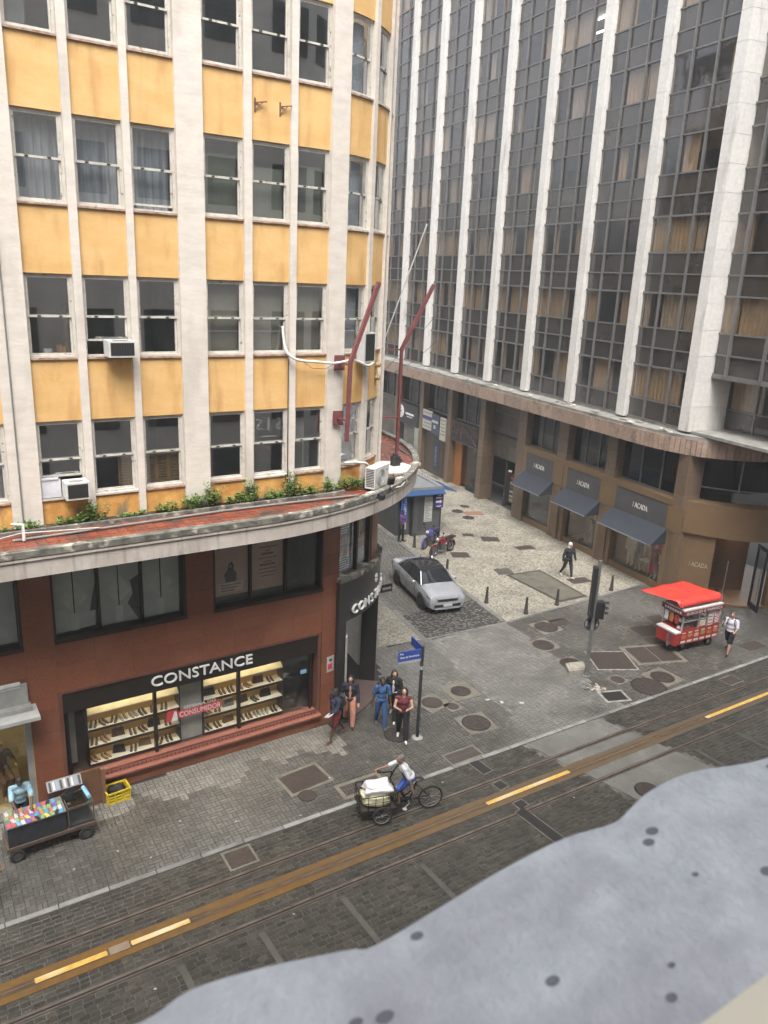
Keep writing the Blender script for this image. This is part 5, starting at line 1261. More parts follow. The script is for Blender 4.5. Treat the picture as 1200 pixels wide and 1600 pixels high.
def rect_cover(x, y, w, d, ang, label, border=0.0, bm=None, slots=0, split=False, z=0.0, name='access_cover', cat='access cover', m=None):
    t = thing(name, label, cat, (x, y, z), R(ang))
    if border:
        b = MB(); piece(b, 0, 0, w/2+border, d/2+border, 0, 0.0, 0.006, 0.002, 0); b.build('surround', bm or collar, t, world=False)
    if split:
        for q in (-1, 1):
            b = MB(); piece(b, q*w/4, 0, w/4-0.02, d/2, 0, 0.0, 0.013, 0.004, 0); b.build('plate', m or iron, t, world=False)
    else:
        b = MB(); piece(b, 0, 0, w/2, d/2, 0, 0.0, 0.012, 0.004, 0); b.build('plate', m or iron, t, world=False)
    if slots:
        for i in range(slots):
            b = MB(); xx = -w/2 + w*(i+0.5)/slots; b.box(xx-0.012, xx+0.012, -d/2+0.04, d/2-0.04, 0.012, 0.02); b.build('bar', pm('grate_bar', (0.10, 0.09, 0.08), rough=0.5), t, world=False)
        b = MB(); b.box(-w/2+0.02, w/2-0.02, -0.012, 0.012, 0.012, 0.021); b.build('cross_bar', pm('grate_bar', (0.10, 0.09, 0.08)), t, world=False)
    else:
        b = MB()
        for k in range(int(w/0.12)):
            for l in range(int(d/0.12)): b.box(-w/2+0.06+k*0.12, -w/2+0.09+k*0.12, -d/2+0.05+l*0.12, -d/2+0.08+l*0.12, 0.012, 0.0135)
        if b.v: o = b.build('studs', m or iron, t, world=False); o['kind'] = 'stuff'
round_cover(14.16, 17.85, 0.34, 'pale ringed round cover in beige cement left of the square collared cover', 1.35, rings=False)
round_cover(15.46, 17.99, 0.34, 'round iron cover set in a pale square collar on the open crossing', 1.5)
round_cover(14.65, 16.19, 0.46, 'large round ribbed cover near the kerb behind the tricycle', 1.12)
round_cover(14.62, 17.33, 0.19, 'small round cover between two larger ones on the crossing', 1.3)
round_cover(12.11, 16.86, 0.40, 'dark brown round cover beside the street sign post', 0)
round_cover(21.72, 20.36, 0.48, 'round iron cover nearest the mosaic bollards', 1.08)
round_cover(20.46, 19.22, 0.42, 'round cover in the paving midway between mosaic and signal pole', 1.15)
round_cover(20.30, 17.62, 0.42, 'round cover partly under the stone block by the signal pole', 1.1)
round_cover(21.46, 15.06, 0.62, 'widest round cover with spiral ribs by the tram kerb', 0)
round_cover(22.47, 15.28, 0.42, 'round cover in pale cement just right of the widest one', 1.3)
round_cover(20.87, 15.94, 0.24, 'small cracked round cover right of the signal pole', 1.2)
round_cover(8.42, 15.62, 0.24, 'small dark round cover near the kerb left of the tricycle', 0)
round_cover(28.44, 33.64, 0.36, 'oval looking cover on the mosaic below the brown brick patch', 0, 0.0065)
round_cover(28.67, 34.96, 0.36, 'round cover on the mosaic nearest the kiosk sign', 0, 0.0065)
round_cover(29.75, 35.6, 0.30, 'small round cover farthest along the mosaic by the dark shops', 0, 0.0065)
round_cover(16.64, 11.21, 0.36, 'round cover in the wet concrete next to the foreground ledge', 0, 0.0)
rect_cover(8.68, 16.31, 1.15, 0.80, 4, 'brown steel cover in a beige frame in front of the shoe shop', 0.10)
rect_cover(9.9, 15.29, 1.15, 0.42, -1, 'storm drain grating at the kerb beside the tricycle basket', 0.12, slots=12, name='drain_grate', cat='drain')
rect_cover(13.2, 15.04, 1.05, 0.45, -1, 'black barred storm drain by the kerb below the street sign', 0.06, slots=12, name='drain_grate', cat='drain')
rect_cover(5.99, 14.38, 0.62, 0.55, -1, 'small brown square cover in the setts left of the tram rail', 0.06)
rect_cover(21.82, 17.06, 1.45, 1.35, -28, 'square steel cover with white border beside the signal pole', 0.06, pm('white_border', (0.30, 0.285, 0.25), (0.18, 0.17, 0.15), scale=5))
rect_cover(23.67, 16.65, 1.75, 1.2, -20, 'double steel cover in beige cement in front of the food cart', 0.16, split=True)
rect_cover(26.62, 18.63, 0.9, 0.8, -14, 'dark cover behind the food cart under the red tarpaulin', 0)
rect_cover(25.2, 18.15, 1.1, 0.8, -14, 'dark cover left of the food cart counter', 0)
rect_cover(24.75, 17.35, 0.8, 0.5, -14, 'narrow cover just left of the food cart wheels', 0)
rect_cover(27.85, 15.22, 0.95, 0.55, -6, 'brown steel cover in front of the walking man in white', 0)
rect_cover(24.5, 13.92, 0.7, 0.45, -2, 'small plate in the setts between tram kerb and rail on the right', 0.04)
rect_cover(22.75, 20.95, 1.0, 0.7, -8, 'greyish cover at the mosaic edge beside the bollards', 0, m=pm('cover_grey', (0.075, 0.068, 0.06), rough=0.6))
rect_cover(22.55, 20.45, 0.8, 0.55, -8, 'brown cover just below the greyish one at the mosaic edge', 0)
rect_cover(27.0, 30.0, 0.95, 0.7, -30, 'dark square cover on the mosaic right of the motorcycles', 0, z=0.0065)
rect_cover(26.35, 31.1, 0.6, 0.45, -30, 'small dark cover on the mosaic just right of the kiosk', 0, z=0.0065)
rect_cover(29.3, 34.2, 1.1, 0.7, -20, 'faded brown brick patch on the mosaic beside two round covers', 0, z=0.0065, m=pm('brick_patch', (0.22, 0.12, 0.085)))
rect_cover(23.95, 28.75, 0.9, 0.75, -25, 'dark cover on the mosaic behind the parked red motorcycle', 0, z=0.0065)
rect_cover(24.4, 25.95, 0.8, 0.75, -18, 'greyish cover left of the long repaired slab', 0, z=0.0065, m=pm('cover_grey', (0.075, 0.068, 0.06)))
rect_cover(27.75, 28.11, 1.0, 0.55, -10, 'dark cover on the mosaic in front of the closed navy shop', 0, z=0.0065)
rect_cover(26.85, 23.43, 1.05, 0.6, -10, 'dark cover beside the hooded man\'s foot', 0, z=0.0065)
for i, (x, y, w, d) in enumerate(((13.28, 14.34, 0.32, 0.62), (13.22, 13.41, 0.30, 0.30), (13.15, 12.52, 0.30, 0.26), (13.0, 11.6, 0.30, 1.5))):
    rect_cover(x, y, w, d, 3, ['channel drain grate between tram kerb and far rail', 'channel drain grate inside the track above the yellow line', 'channel drain grate inside the track below the yellow line', 'long channel drain grate running under the foreground ledge'][i], 0.03, slots=0, name='drain_grate', cat='drain', m=iron2)
rect_cover(19.86, 15.2, 0.75, 0.55, -20, 'black sunken hatch with broken pale edge near the kerb', 0.10, pm('white_border', (0.30, 0.285, 0.25), (0.18, 0.17, 0.15), scale=5), m=iron2)
# broken paving beside the hatch
for i in range(34):
    a = random.uniform(0, 6.28); r = random.uniform(0, 0.5); b = MB(); q = random.uniform(0.03, 0.08)
    b.obox((0, 0, q*0.3), (q, random.uniform(-.02, .02), 0), (0.0, q*0.7, 0.01), (0, 0.01, q*0.35))
    solo(b, 'rubble_stone', pm('rubble_stone_pale', (0.38, 0.35, 0.31)) if i % 3 else pm('rubble_stone_dark', (0.16, 0.145, 0.125)), 'loose broken stone in the dug-up paving beside the sunken hatch', 'stone', (19.62+r*math.cos(a)*0.8, 15.85+r*math.sin(a)*0.55, 0.0), a, 'broken stones by the hatch')
b = MB(); b.obox((0, 0, 0.09), (0.36, 0, 0), (0.06, 0.24, 0.02), (0, 0, 0.08)); b.obox((0.05, 0.02, 0.18), (0.30, 0, 0), (0.05, 0.20, 0.02), (0, 0, 0.02))
solo(b, 'stone_block', pm('block_pale', (0.36, 0.33, 0.27), (0.25, 0.23, 0.19), scale=6), 'pale stone block lying at the foot of the signal pole', 'stone', (20.05, 17.15, 0.0), R(-15))
litter = [(5.2, 16.3), (6.4, 15.6), (7.9, 15.0), (4.2, 15.4), (3.6, 16.0), (9.3, 16.0), (10.6, 16.1), (15.9, 17.1), (16.2, 16.75), (16.75, 16.4), (17.6, 15.3), (18.9, 15.4), (2.6, 15.9), (11.9, 14.3), (3.2, 11.9), (14.6, 12.0), (6.3, 12.2)]
for i, (x, y) in enumerate(litter):
    b = MB(); q = 0.03 if i not in (7, 8, 9) else 0.085
    b.extr([(-q, -q*0.6), (q*0.9, -q*0.5), (q, q*0.5), (-q*0.6, q*0.6)], (0, 0, 0.004), (1, 0, 0), (0, 1, 0.08), (0, 0, 0.004))
    solo(b, 'litter', pm('litter_white', (0.45, 0.43, 0.39)), 'small white scrap of litter lying on the wet ground', 'litter', (x, y, 0.006), i*1.3, 'scraps of white litter on the ground')

# ================================================================== building the picture is taken from
vb = thing('viewpoint_building', 'building in the foreground whose wet grey ledge fills the bottom right corner', 'building', (0, -0.8, 0))
own = pm('own_facade', (0.60, 0.58, 0.55), (0.48, 0.46, 0.43), scale=0.6, rough=0.8)
b = MB(); b.mi = 0
b.box(-26, 34, -10, -0.8, 0, 30)
b.build('wall', own, vb)
b = MB()
for k in range(8):
    for i in range(18):
        x = -25+i*3.3
        if abs(x+0.8) < 2.2 and k == 3: continue
        b.box(x, x+1.9, -0.85, -0.74, 2.2+k*3.5, 4.3+k*3.5)
o = b.build('facade_window', side_glass, vb); o['kind'] = 'stuff'
ledge_mat = pm('wet_ledge', (0.545, 0.575, 0.61), (0.41, 0.437, 0.47), scale=16, rough=0.32, rough2=0.5, bump=0.3, bscale=90, detail=9, stain=((0.33, 0.325, 0.365), 4, (1, 1.6, 1), 0.48, 0.72))
edge = [(-0.6, 0.60), (0.05, 0.605), (0.15, 0.602), (0.20, 0.612), (0.27, 0.600), (0.36, 0.574), (0.39, 0.563), (0.48, 0.570), (0.59, 0.580), (0.70, 0.582), (0.78, 0.570), (0.83, 0.580), (0.89, 0.592), (0.98, 0.590), (1.12, 0.553), (1.3, 0.56), (1.8, 0.58), (2.6, 0.57)]
def smooth_pts(p, n=4):
    out = []
    for i in range(len(p)-1):
        p0, p1, p2, p3 = p[max(i-1, 0)], p[i], p[i+1], p[min(i+2, len(p)-1)]
        for k in range(n):
            t = k/n; f = lambda a, b_, c, d: 0.5*((2*b_)+(-a+c)*t+(2*a-5*b_+4*c-d)*t*t+(-a+3*b_-3*c+d)*t**3)
            out.append((f(p0[0], p1[0], p2[0], p3[0]), f(p0[1], p1[1], p2[1], p3[1])))
    return out + [p[-1]]
ep = smooth_pts(edge)
b = MB(); b.prism([(2.6, -0.74), (-0.6, -0.74)][::-1][::1] and ([(-0.6, -0.74), (2.6, -0.74)] + ep[::-1]), 12.42, 12.50); b.build('ledge', ledge_mat, vb, smooth=30)
b = MB()
for i in range(17):
    x = random.uniform(0.25, 1.15); y = random.uniform(0.34, 0.57); r = random.uniform(0.004, 0.010)
    b.ell((x, y, 12.5005), (r*1.25, r*0.8, 0.0008), 10, 4)
o = b.build('dark_spot', pm('spot_dark', (0.14, 0.15, 0.17), rough=0.3), vb, smooth=60); o['kind'] = 'stuff'
b = MB(); b.box(-0.6, 2.6, -0.74, 0.262, 12.50, 12.62); b.build('window_sill', pm('sill_cream', (0.66, 0.61, 0.49), (0.58, 0.54, 0.43), scale=5, rough=0.5), vb)
b = MB(); b.box(-0.6, 2.6, -0.74, 0.205, 12.62, 12.68); b.build('window_frame', pm('frame_white', (0.72, 0.72, 0.72), rough=0.4), vb)
# ================================================================== street objects
black_p = pm('black_plastic', (0.018, 0.018, 0.019), rough=0.5)
rubber = pm('rubber', (0.022, 0.021, 0.020), rough=0.8)
chrome = pm('chrome', (0.55, 0.55, 0.55), rough=0.2, metal=1.0)
def wheel(parent, x, y, z, r, w, rim_m, axis='X', name='wheel'):
    b = MB(); b.torus((x, y, z), r-w*0.5, w*0.5, axis, 28, 8); t = b.build(name, rubber, parent, world=False, smooth=60)
    b = MB(); pr = [(0.0, -w*0.28), (r*0.25, -w*0.30), (r*0.66, -w*0.18), (r*0.70, -w*0.34), (r*0.70, w*0.34), (r*0.66, w*0.18), (r*0.25, w*0.30), (0.0, w*0.28)]
    b.lathe(pr, (x, y, z), 20, axis); b.build('rim', rim_m, t, world=False, smooth=40)
    return t
# ---------------- car (local: +y forward, x across)
car = thing('parked_car', 'silver saloon car with black roof standing in the side lane', 'car', (19.42, 25.45, -0.012), R(77.5+90))
silver = pm('car_silver', (0.43, 0.445, 0.47), rough=0.25, metal=0.45, spec=0.6, scale=1)
carglass = pm('car_glass', (0.012, 0.014, 0.017), rough=0.04, spec=0.9)
roofblk = pm('car_roof_black', (0.016, 0.016, 0.018), rough=0.12, spec=0.7)
# stations from tail to nose: y, sill z, belt z, top z, half width sill, bulge, belt, top
ST = [(-2.20, 0.42, 0.80, 0.83, 0.62, 0.70, 0.66, 0.50), (-2.12, 0.30, 0.92, 0.98, 0.76, 0.82, 0.76, 0.62), (-1.75, 0.24, 0.96, 1.05, 0.82, 0.87, 0.80, 0.66),
      (-1.45, 0.24, 0.965, 1.10, 0.83, 0.875, 0.80, 0.64), (-0.85, 0.23, 0.96, 1.40, 0.84, 0.88, 0.80, 0.57), (-0.35, 0.22, 0.95, 1.46, 0.84, 0.885, 0.81, 0.58),
      (0.25, 0.22, 0.94, 1.45, 0.84, 0.885, 0.81, 0.58), (0.62, 0.22, 0.93, 1.36, 0.84, 0.88, 0.81, 0.58), (1.20, 0.23, 0.92, 1.00, 0.83, 0.875, 0.80, 0.68),
      (1.55, 0.24, 0.88, 0.955, 0.825, 0.875, 0.79, 0.66), (1.90, 0.25, 0.82, 0.895, 0.80, 0.85, 0.77, 0.62), (2.10, 0.25, 0.76, 0.82, 0.77, 0.82, 0.75, 0.64), (2.19, 0.26, 0.66, 0.69, 0.72, 0.77, 0.71, 0.6), (2.21, 0.32, 0.55, 0.57, 0.66, 0.70, 0.66, 0.55)]
def csec(s):
    y, zs, zb, zt, ws, wb, wl, wt = s; zm = zs + (zb-zs)*0.52
    half = [(ws*0.86, zs-0.02), (ws, zs+0.05), (wb, zm), (wb*0.985, zm+(zb-zm)*0.55), (wl, zb), (wl-(wl-wt)*0.5, zb+(zt-zb)*0.52), (wt, zb+(zt-zb)*0.93), (wt*0.55, zt), (0.0, zt+0.01)]
    return [(-x, y, z) for x, z in half[:-1]] + [(half[-1][0], y, half[-1][1])] + [(x, y, z) for x, z in reversed(half[:-1])]
b = MB(); secs = [csec(s) for s in ST]; NP = len(secs[0])
for s in secs: b.v += s
for i in range(len(secs)-1):
    for j in range(NP-1):
        m = 0
        cab = 3 <= i <= 7
        k = j if j < 8 else NP-2-j                        # strip index from the sill up
        if cab and k in (4, 5): m = 1                      # side windows
        if i in (3,) and k >= 4: m = 1                     # rear window
        if i == 7 and k >= 4: m = 1                        # windscreen
        if 4 <= i <= 6 and k >= 6: m = 2                   # roof
        if i in (3, 7) and k == 4 and False: m = 0
        b.mi = m; b.face((i*NP+j, i*NP+j+1, (i+1)*NP+j+1, (i+1)*NP+j))
b.mi = 0; b.face(tuple(range(NP))); e = (len(secs)-1)*NP; b.face(tuple(e+q for q in reversed(range(NP))))
body = b.build('body', [silver, carglass, roofblk], car, world=False, smooth=32)
for sx in (-1, 1):
    for ya, yb, za, zb, xa, xb in ((-1.32, -0.86, 0.985, 1.385, 0.79, 0.59), (0.66, 1.20, 1.36, 0.96, 0.60, 0.785), (-0.22, -0.22, 0.97, 1.42, 0.815, 0.605)):
        b = MB(); b.bar((sx*xa, ya, za), (sx*xb, yb, zb), 0.05, 0.03); b.build('pillar_trim', silver if ya != yb else black_p, body, world=False)
    b = MB(); b.ell((sx*0.95, 0.78, 0.98), (0.10, 0.06, 0.07), 10, 6); b.bar((sx*0.82, 0.80, 0.95), (sx*0.9, 0.79, 0.97), 0.04); b.build('door_mirror', silver, car, world=False, smooth=50)
    b = MB(); b.hexa([(sx*0.44, 2.225, 0.60), (sx*0.775, 2.16, 0.60), (sx*0.80, 1.95, 0.62), (sx*0.44, 2.0, 0.62), (sx*0.47, 2.19, 0.715), (sx*0.80, 2.09, 0.765), (sx*0.83, 1.88, 0.775), (sx*0.47, 1.98, 0.72)])
    b.build('headlight', pm('car_headlight', (0.16, 0.17, 0.18), rough=0.08, spec=0.9), car, world=False)
    b = MB(); b.box(sx*0.74-0.08, sx*0.74+0.08, -2.14, -2.05, 0.72, 0.88); b.build('tail_light', pm('tail_red', (0.25, 0.01, 0.01), rough=0.2), car, world=False)
    for yy_ in (-0.55, 0.30):
        b = MB(); b.box(sx*0.878-0.012, sx*0.878+0.012, yy_-0.09, yy_+0.09, 0.81, 0.835); b.build('door_handle', silver, car, world=False)
    for yw in (-1.34, 1.36):
        b = MB(); b.lathe([(0.0, -0.005), (0.37, -0.005), (0.37, 0.012), (0.0, 0.012)], (sx*0.868, yw, 0.33), 24, 'X'); b.build('wheel_arch', black_p, car, world=False)
        wheel(car, sx*0.80, yw, 0.31, 0.31, 0.20, pm('alloy', (0.10, 0.10, 0.11), rough=0.35, metal=0.6))
b = MB(); b.box(-0.44, 0.44, 2.12, 2.222, 0.57, 0.67); b.build('grille', black_p, car, world=False)
b = MB(); b.hexa([(-0.66, 2.02, 0.33), (0.66, 2.02, 0.33), (0.58, 2.225, 0.33), (-0.58, 2.225, 0.33), (-0.66, 2.05, 0.44), (0.66, 2.05, 0.44), (0.58, 2.235, 0.44), (-0.58, 2.235, 0.44)]); b.build('air_intake', black_p, car, world=False)
b = MB(); b.hexa([(-0.66, 2.0, 0.24), (0.66, 2.0, 0.24), (0.54, 2.24, 0.24), (-0.54, 2.24, 0.24), (-0.66, 2.0, 0.30), (0.66, 2.0, 0.30), (0.54, 2.24, 0.30), (-0.54, 2.24, 0.30)]); b.build('front_lip', silver, car, world=False)
b = MB(); b.box(-0.20, 0.20, 2.236, 2.248, 0.36, 0.47); b.build('number_plate', pm('plate', (0.45, 0.45, 0.45)), car, world=False)
b = MB(); b.torus((0, 2.208, 0.60), 0.05, 0.008, 'Y', 18, 6); b.build('badge', chrome, car, world=False)
b = MB()
for sx in (-0.35, 0.30): b.bar((sx, 1.20, 1.0), (sx+0.45, 1.02, 1.09), 0.018, 0.018)
b.build('wiper', black_p, car, world=False)
for sx in (-1, 1):
    b = MB()
    for ys in (-1.02, -0.20, 0.74): b.bar((sx*0.868, ys, 0.34), (sx*0.889, ys, 0.62), 0.010, 0.010); b.bar((sx*0.889, ys, 0.62), (sx*0.862, ys, 0.90), 0.010, 0.010)
    b.bar((sx*0.83, -1.0, 0.335), (sx*0.83, 1.0, 0.335), 0.03, 0.03); b.build('door_gap', black_p, body, world=False)
    b = MB(); b.bar((sx*0.70, 1.22, 0.992), (sx*0.665, 1.55, 0.945), 0.010, 0.012); b.bar((sx*0.665, 1.55, 0.945), (sx*0.62, 2.02, 0.845), 0.010, 0.012); b.build('bonnet_gap', black_p, body, world=False)
    b = MB(); b.box(sx*0.56-0.07, sx*0.56+0.07, 2.16, 2.212, 0.40, 0.47); b.build('fog_lamp', pm('car_headlight', (0.16, 0.17, 0.18)), car, world=False)
b = MB(); b.bar((0, -0.72, 1.44), (0, -0.86, 1.53), 0.03, 0.02); b.build('aerial', black_p, car, world=False)

# ---------------- motorcycles (local: +y forward)
def motorcycle(name, label, loc, rz, paint, seatm):
    t = thing(name, label, 'motorcycle', loc, rz)
    for yw, nm in ((0.64, 'front_wheel'), (-0.64, 'rear_wheel')): wheel(t, 0, yw, 0.30, 0.30, 0.09, pm('moto_rim', (0.25, 0.25, 0.26), rough=0.3, metal=0.8), 'X', nm)
    b = MB()
    for sx in (-0.07, 0.07): b.tube([(sx, 0.64, 0.30), (sx, 0.50, 0.62), (sx, 0.38, 0.92)], 0.022, 8)
    b.build('fork', chrome, t, world=False, smooth=50)
    b = MB(); b.tube([(-0.34, 0.22, 1.02), (-0.2, 0.30, 1.02), (-0.06, 0.37, 0.96), (0.06, 0.37, 0.96), (0.2, 0.30, 1.02), (0.34, 0.22, 1.02)], 0.014, 8); b.build('handlebar', black_p, t, world=False, smooth=50)
    for sx in (-1, 1):
        b = MB(); b.tube([(sx*0.22, 0.30, 1.02), (sx*0.26, 0.30, 1.18)], 0.008, 6); b.ell((sx*0.27, 0.30, 1.21), (0.06, 0.015, 0.04), 10, 6)
        b.build('mirror', black_p, t, world=False, smooth=50)
    b = MB(); b.ell((0, 0.42, 0.84), (0.09, 0.07, 0.10), 12, 8); b.build('headlamp', pm('headlight', (0.5, 0.52, 0.55)), t, world=False, smooth=50)
    b = MB(); b.ell((0, 0.12, 0.80), (0.14, 0.26, 0.12), 14, 8); b.hexa([(-0.12, -0.1, 0.55), (0.12, -0.1, 0.55), (0.12, 0.30, 0.62), (-0.12, 0.30, 0.62), (-0.10, -0.1, 0.78), (0.10, -0.1, 0.78), (0.12, 0.30, 0.82), (-0.12, 0.30, 0.82)])
    b.build('fuel_tank', paint, t, world=False, smooth=50)
    b = MB(); b.lathe([(0.31, -0.05), (0.335, -0.03), (0.335, 0.03), (0.31, 0.05)], (0, 0.64, 0.30), 16, 'X', R(-20), R(150)); b.build('front_mudguard', paint, t, world=False, smooth=50)
    b = MB(); b.lathe([(0.33, -0.06), (0.36, -0.03), (0.36, 0.03), (0.33, 0.06)], (0, -0.64, 0.32), 14, 'X', R(40), R(190)); b.hexa([(-0.08, -0.75, 0.68), (0.08, -0.75, 0.68), (0.11, -0.15, 0.60), (-0.11, -0.15, 0.60), (-0.06, -0.92, 0.82), (0.06, -0.92, 0.82), (0.10, -0.15, 0.76), (-0.10, -0.15, 0.76)])
    b.build('tail_fairing', paint, t, world=False, smooth=50)
    b = MB(); b.hexa([(-0.13, -0.72, 0.78), (0.13, -0.72, 0.78), (0.11, 0.0, 0.74), (-0.11, 0.0, 0.74), (-0.10, -0.78, 0.86), (0.10, -0.78, 0.86), (0.09, 0.0, 0.82), (-0.09, 0.0, 0.82)]); b.build('seat', seatm, t, world=False)
    b = MB(); b.box(-0.13, 0.13, -0.10, 0.26, 0.28, 0.56); b.lathe([(0.0, -0.16), (0.10, -0.16), (0.10, 0.16), (0.0, 0.16)], (0, 0.02, 0.36), 14, 'X'); b.build('engine', pm('engine_grey', (0.14, 0.14, 0.145), rough=0.4, metal=0.6), t, world=False)
    b = MB(); b.tube([(0.10, 0.2, 0.34), (0.14, 0.0, 0.24), (0.15, -0.45, 0.28), (0.16, -0.85, 0.42)], [0.022, 0.024, 0.045, 0.05], 10); b.build('exhaust', chrome, t, world=False, smooth=50)
    b = MB()
    for sx in (-0.08, 0.08): b.tube([(sx, -0.64, 0.30), (sx, -0.1, 0.38)], 0.02, 6); b.tube([(sx*1.5, -0.62, 0.32), (sx*1.4, -0.45, 0.70)], 0.025, 8)
    b.tube([(0, 0.36, 0.85), (0, 0.20, 0.4), (0, -0.1, 0.3)], 0.025, 8); b.build('frame', black_p, t, world=False, smooth=50)
    b = MB(); b.tube([(-0.06, 0.0, 0.28), (-0.20, -0.06, 0.0)], 0.012, 6); b.build('kickstand', black_p, t, world=False)
    b = MB(); b.box(-0.05, 0.05, -0.97, -0.92, 0.70, 0.80); b.build('tail_lamp', pm('tail_red', (0.25, 0.01, 0.01)), t, world=False)
    return t
motorcycle('motorcycle', 'blue motorcycle with navy seat parked behind the red one', (23.40, 30.55, 0.006), R(117), pm('moto_blue', (0.09, 0.08, 0.36), rough=0.3), pm('moto_seat_navy', (0.03, 0.035, 0.07), rough=0.6))
motorcycle('motorcycle', 'red and black motorcycle parked nearest the silver car', (23.22, 29.30, 0.006), R(103), pm('moto_red', (0.20, 0.018, 0.024), rough=0.3), black_p)

# ---------------- bollards
def bollard_mesh():
    b = MB(); b.lathe([(0.0, 0), (0.10, 0), (0.10, 0.04), (0.085, 0.07), (0.062, 0.40), (0.05, 0.60), (0.062, 0.62), (0.062, 0.65), (0.045, 0.67), (0.052, 0.71), (0.04, 0.745), (0.0, 0.755)], seg=14)
    return b.mesh('bollard', pm('bollard_iron', (0.035, 0.033, 0.032), (0.05, 0.045, 0.04), scale=8, rough=0.5), 40)
bm_ = bollard_mesh()
for i, (x, y, lb) in enumerate(((22.53, 30.75, 'iron bollard between the kiosk and the blue motorcycle'), (22.12, 28.75, 'iron bollard by the red motorcycle\'s front wheel'), (21.71, 26.93, 'iron bollard behind the silver car\'s roof'),
                               (21.16, 23.41, 'iron bollard right of the silver car\'s bonnet'), (21.9, 21.75, 'iron bollard at the mosaic corner nearest the crossing'), (23.76, 21.8, 'iron bollard at the near end of the repaired slab'),
                               (27.25, 21.85, 'iron bollard nearest the food cart\'s red tarpaulin'))):
    tag(link_mesh('bollard', bm_, None, (x, y, 0.006), i), lb, 'bollard', 'iron bollards round the mosaic pavement')

# ---------------- traffic signal pole
grey_pole = pm('pole_grey', (0.20, 0.205, 0.20), (0.13, 0.13, 0.13), scale=5, rough=0.5, metal=0.3)
t = thing('traffic_signal', 'grey traffic signal pole with black boards seen from behind on the crossing', 'traffic light', (20.07, 16.69, 0))
b = MB(); b.tube([(0, 0, 0), (0, 0, 4.35)], 0.065, 14); b.build('pole', grey_pole, t, world=False, smooth=50)
b = MB(); b.lathe([(0, 0), (0.16, 0), (0.16, 0.03), (0.08, 0.05), (0.07, 0.14), (0, 0.14)], seg=16); b.build('base_plate', grey_pole, t, world=False, smooth=40)
b = MB(); b.obox((-0.11, 0.06, 3.20), (0.05, -0.035, 0), (0.09, 0.13, 0), (0, 0, 0.92)); b.build('backing_board', black_p, t, world=False)
b = MB(); b.obox((0.20, -0.04, 2.52), (0.13, -0.08, 0), (0.08, 0.12, 0), (0, 0, 0.30)); sg = b.build('signal_head', black_p, t, world=False)
for k in range(3):
    b = MB(); c_ = Vector((0.36, -0.12, 2.33+k*0.19)); b.lathe([(0.085, 0.0), (0.085, 0.16), (0.075, 0.16), (0.075, 0.0)], c_, 12, 'X', R(20), R(160)); b.build('visor', black_p, sg, world=False)
    b = MB(); b.box(0.07, 0.13, -0.11, -0.06, 2.26+k*0.17, 2.36+k*0.17); b.build('reflector', pm('reflector', (0.55, 0.60, 0.65)), sg, world=False)
b = MB(); b.obox((0.05, 0.02, 2.55), (0.14, 0.0, 0), (0, 0.02, 0), (0, 0, 0.03)); b.build('bracket', grey_pole, t, world=False)
b = MB(); nrm = Vector((-0.5, -0.85, 0)).normalized(); ex = Vector((0, 0, 1)).cross(nrm)
poly = [(0.27*math.cos(a*math.pi/12), 0.27*math.sin(a*math.pi/12)) for a in range(24)]
b.extr(poly, Vector((0, 0, 1.98)) + nrm*-0.085, ex, (0, 0, 1), nrm*0.012); rs = b.build('round_sign', pm('sign_back', (0.06, 0.062, 0.065), rough=0.4), t, world=False)
b = MB()
for q in (-1, 1): b.extr([(q*0.19-0.03, -0.1), (q*0.19+0.03, -0.1), (q*0.19+0.03, 0.1), (q*0.19-0.03, 0.1)], Vector((0, 0, 1.98)) + nrm*-0.071, ex, (0, 0, 1), nrm*0.003)
b.build('sign_glint', pm('sign_pale', (0.35, 0.36, 0.37)), rs, world=False)

# ---------------- street name sign
t = thing('street_name_sign', 'dark post with two blue street name blades in front of the rounded corner', 'street sign', (12.57, 16.45, 0))
b = MB(); b.tube([(0, 0, 0), (0, 0, 3.02)], 0.05, 12); b.build('post', pm('post_dark', (0.05, 0.055, 0.06), rough=0.4, metal=0.3), t, world=False, smooth=50)
b = MB(); b.lathe([(0.0, 0), (0.17, 0), (0.14, 0.03), (0.06, 0.04)], seg=14); b.build('footing', pm('footing_pale', (0.3, 0.29, 0.26)), t, world=False)
blue = pm('sign_blue', (0.035, 0.075, 0.30), (0.03, 0.06, 0.25), rough=0.35)
ex = Vector((0.985, 0.05, 0)).normalized()
ex = Vector((math.cos(R(-8)), math.sin(R(-8)), 0)); ny = Vector((0, 0, 1)).cross(ex)
b = MB(); b.obox(-ex*0.42+Vector((0, 0, 2.76)), ex*0.37, ny*0.012, Vector((0, 0, 0.19))); bl = b.build('name_blade', blue, t, world=False)
b = MB(); b.obox(-ex*0.42-ny*0.014+Vector((0, 0, 2.605)), ex*0.365, ny*0.002, Vector((0, 0, 0.035))); b.build('white_band', pm('sign_pale', (0.35, 0.36, 0.37)), bl, world=False)
for tx, z, s_, dx in (('Rua', 2.86, 0.075, -0.26), ('Sete de Setembro', 2.74, 0.085, 0.0)):
    g = text_geo(tx, s_, 0.004); g.v = [tuple(-ex*0.42 + ex*(p[0]+dx) + ny*(p[1]-0.016) + Vector((0, 0, z+p[2]))) for p in g.v]; g.build('lettering', pm('white_letter', (0.82, 0.82, 0.80)), bl, world=False)
e2 = Vector((math.cos(R(80)), math.sin(R(80)), 0)); n2 = Vector((0, 0, 1)).cross(e2)
b = MB(); b.obox(e2*0.40+Vector((0, 0, 2.86)), e2*0.36, n2*0.012, Vector((0, 0, 0.14))); b.build('name_blade', blue, t, world=False)
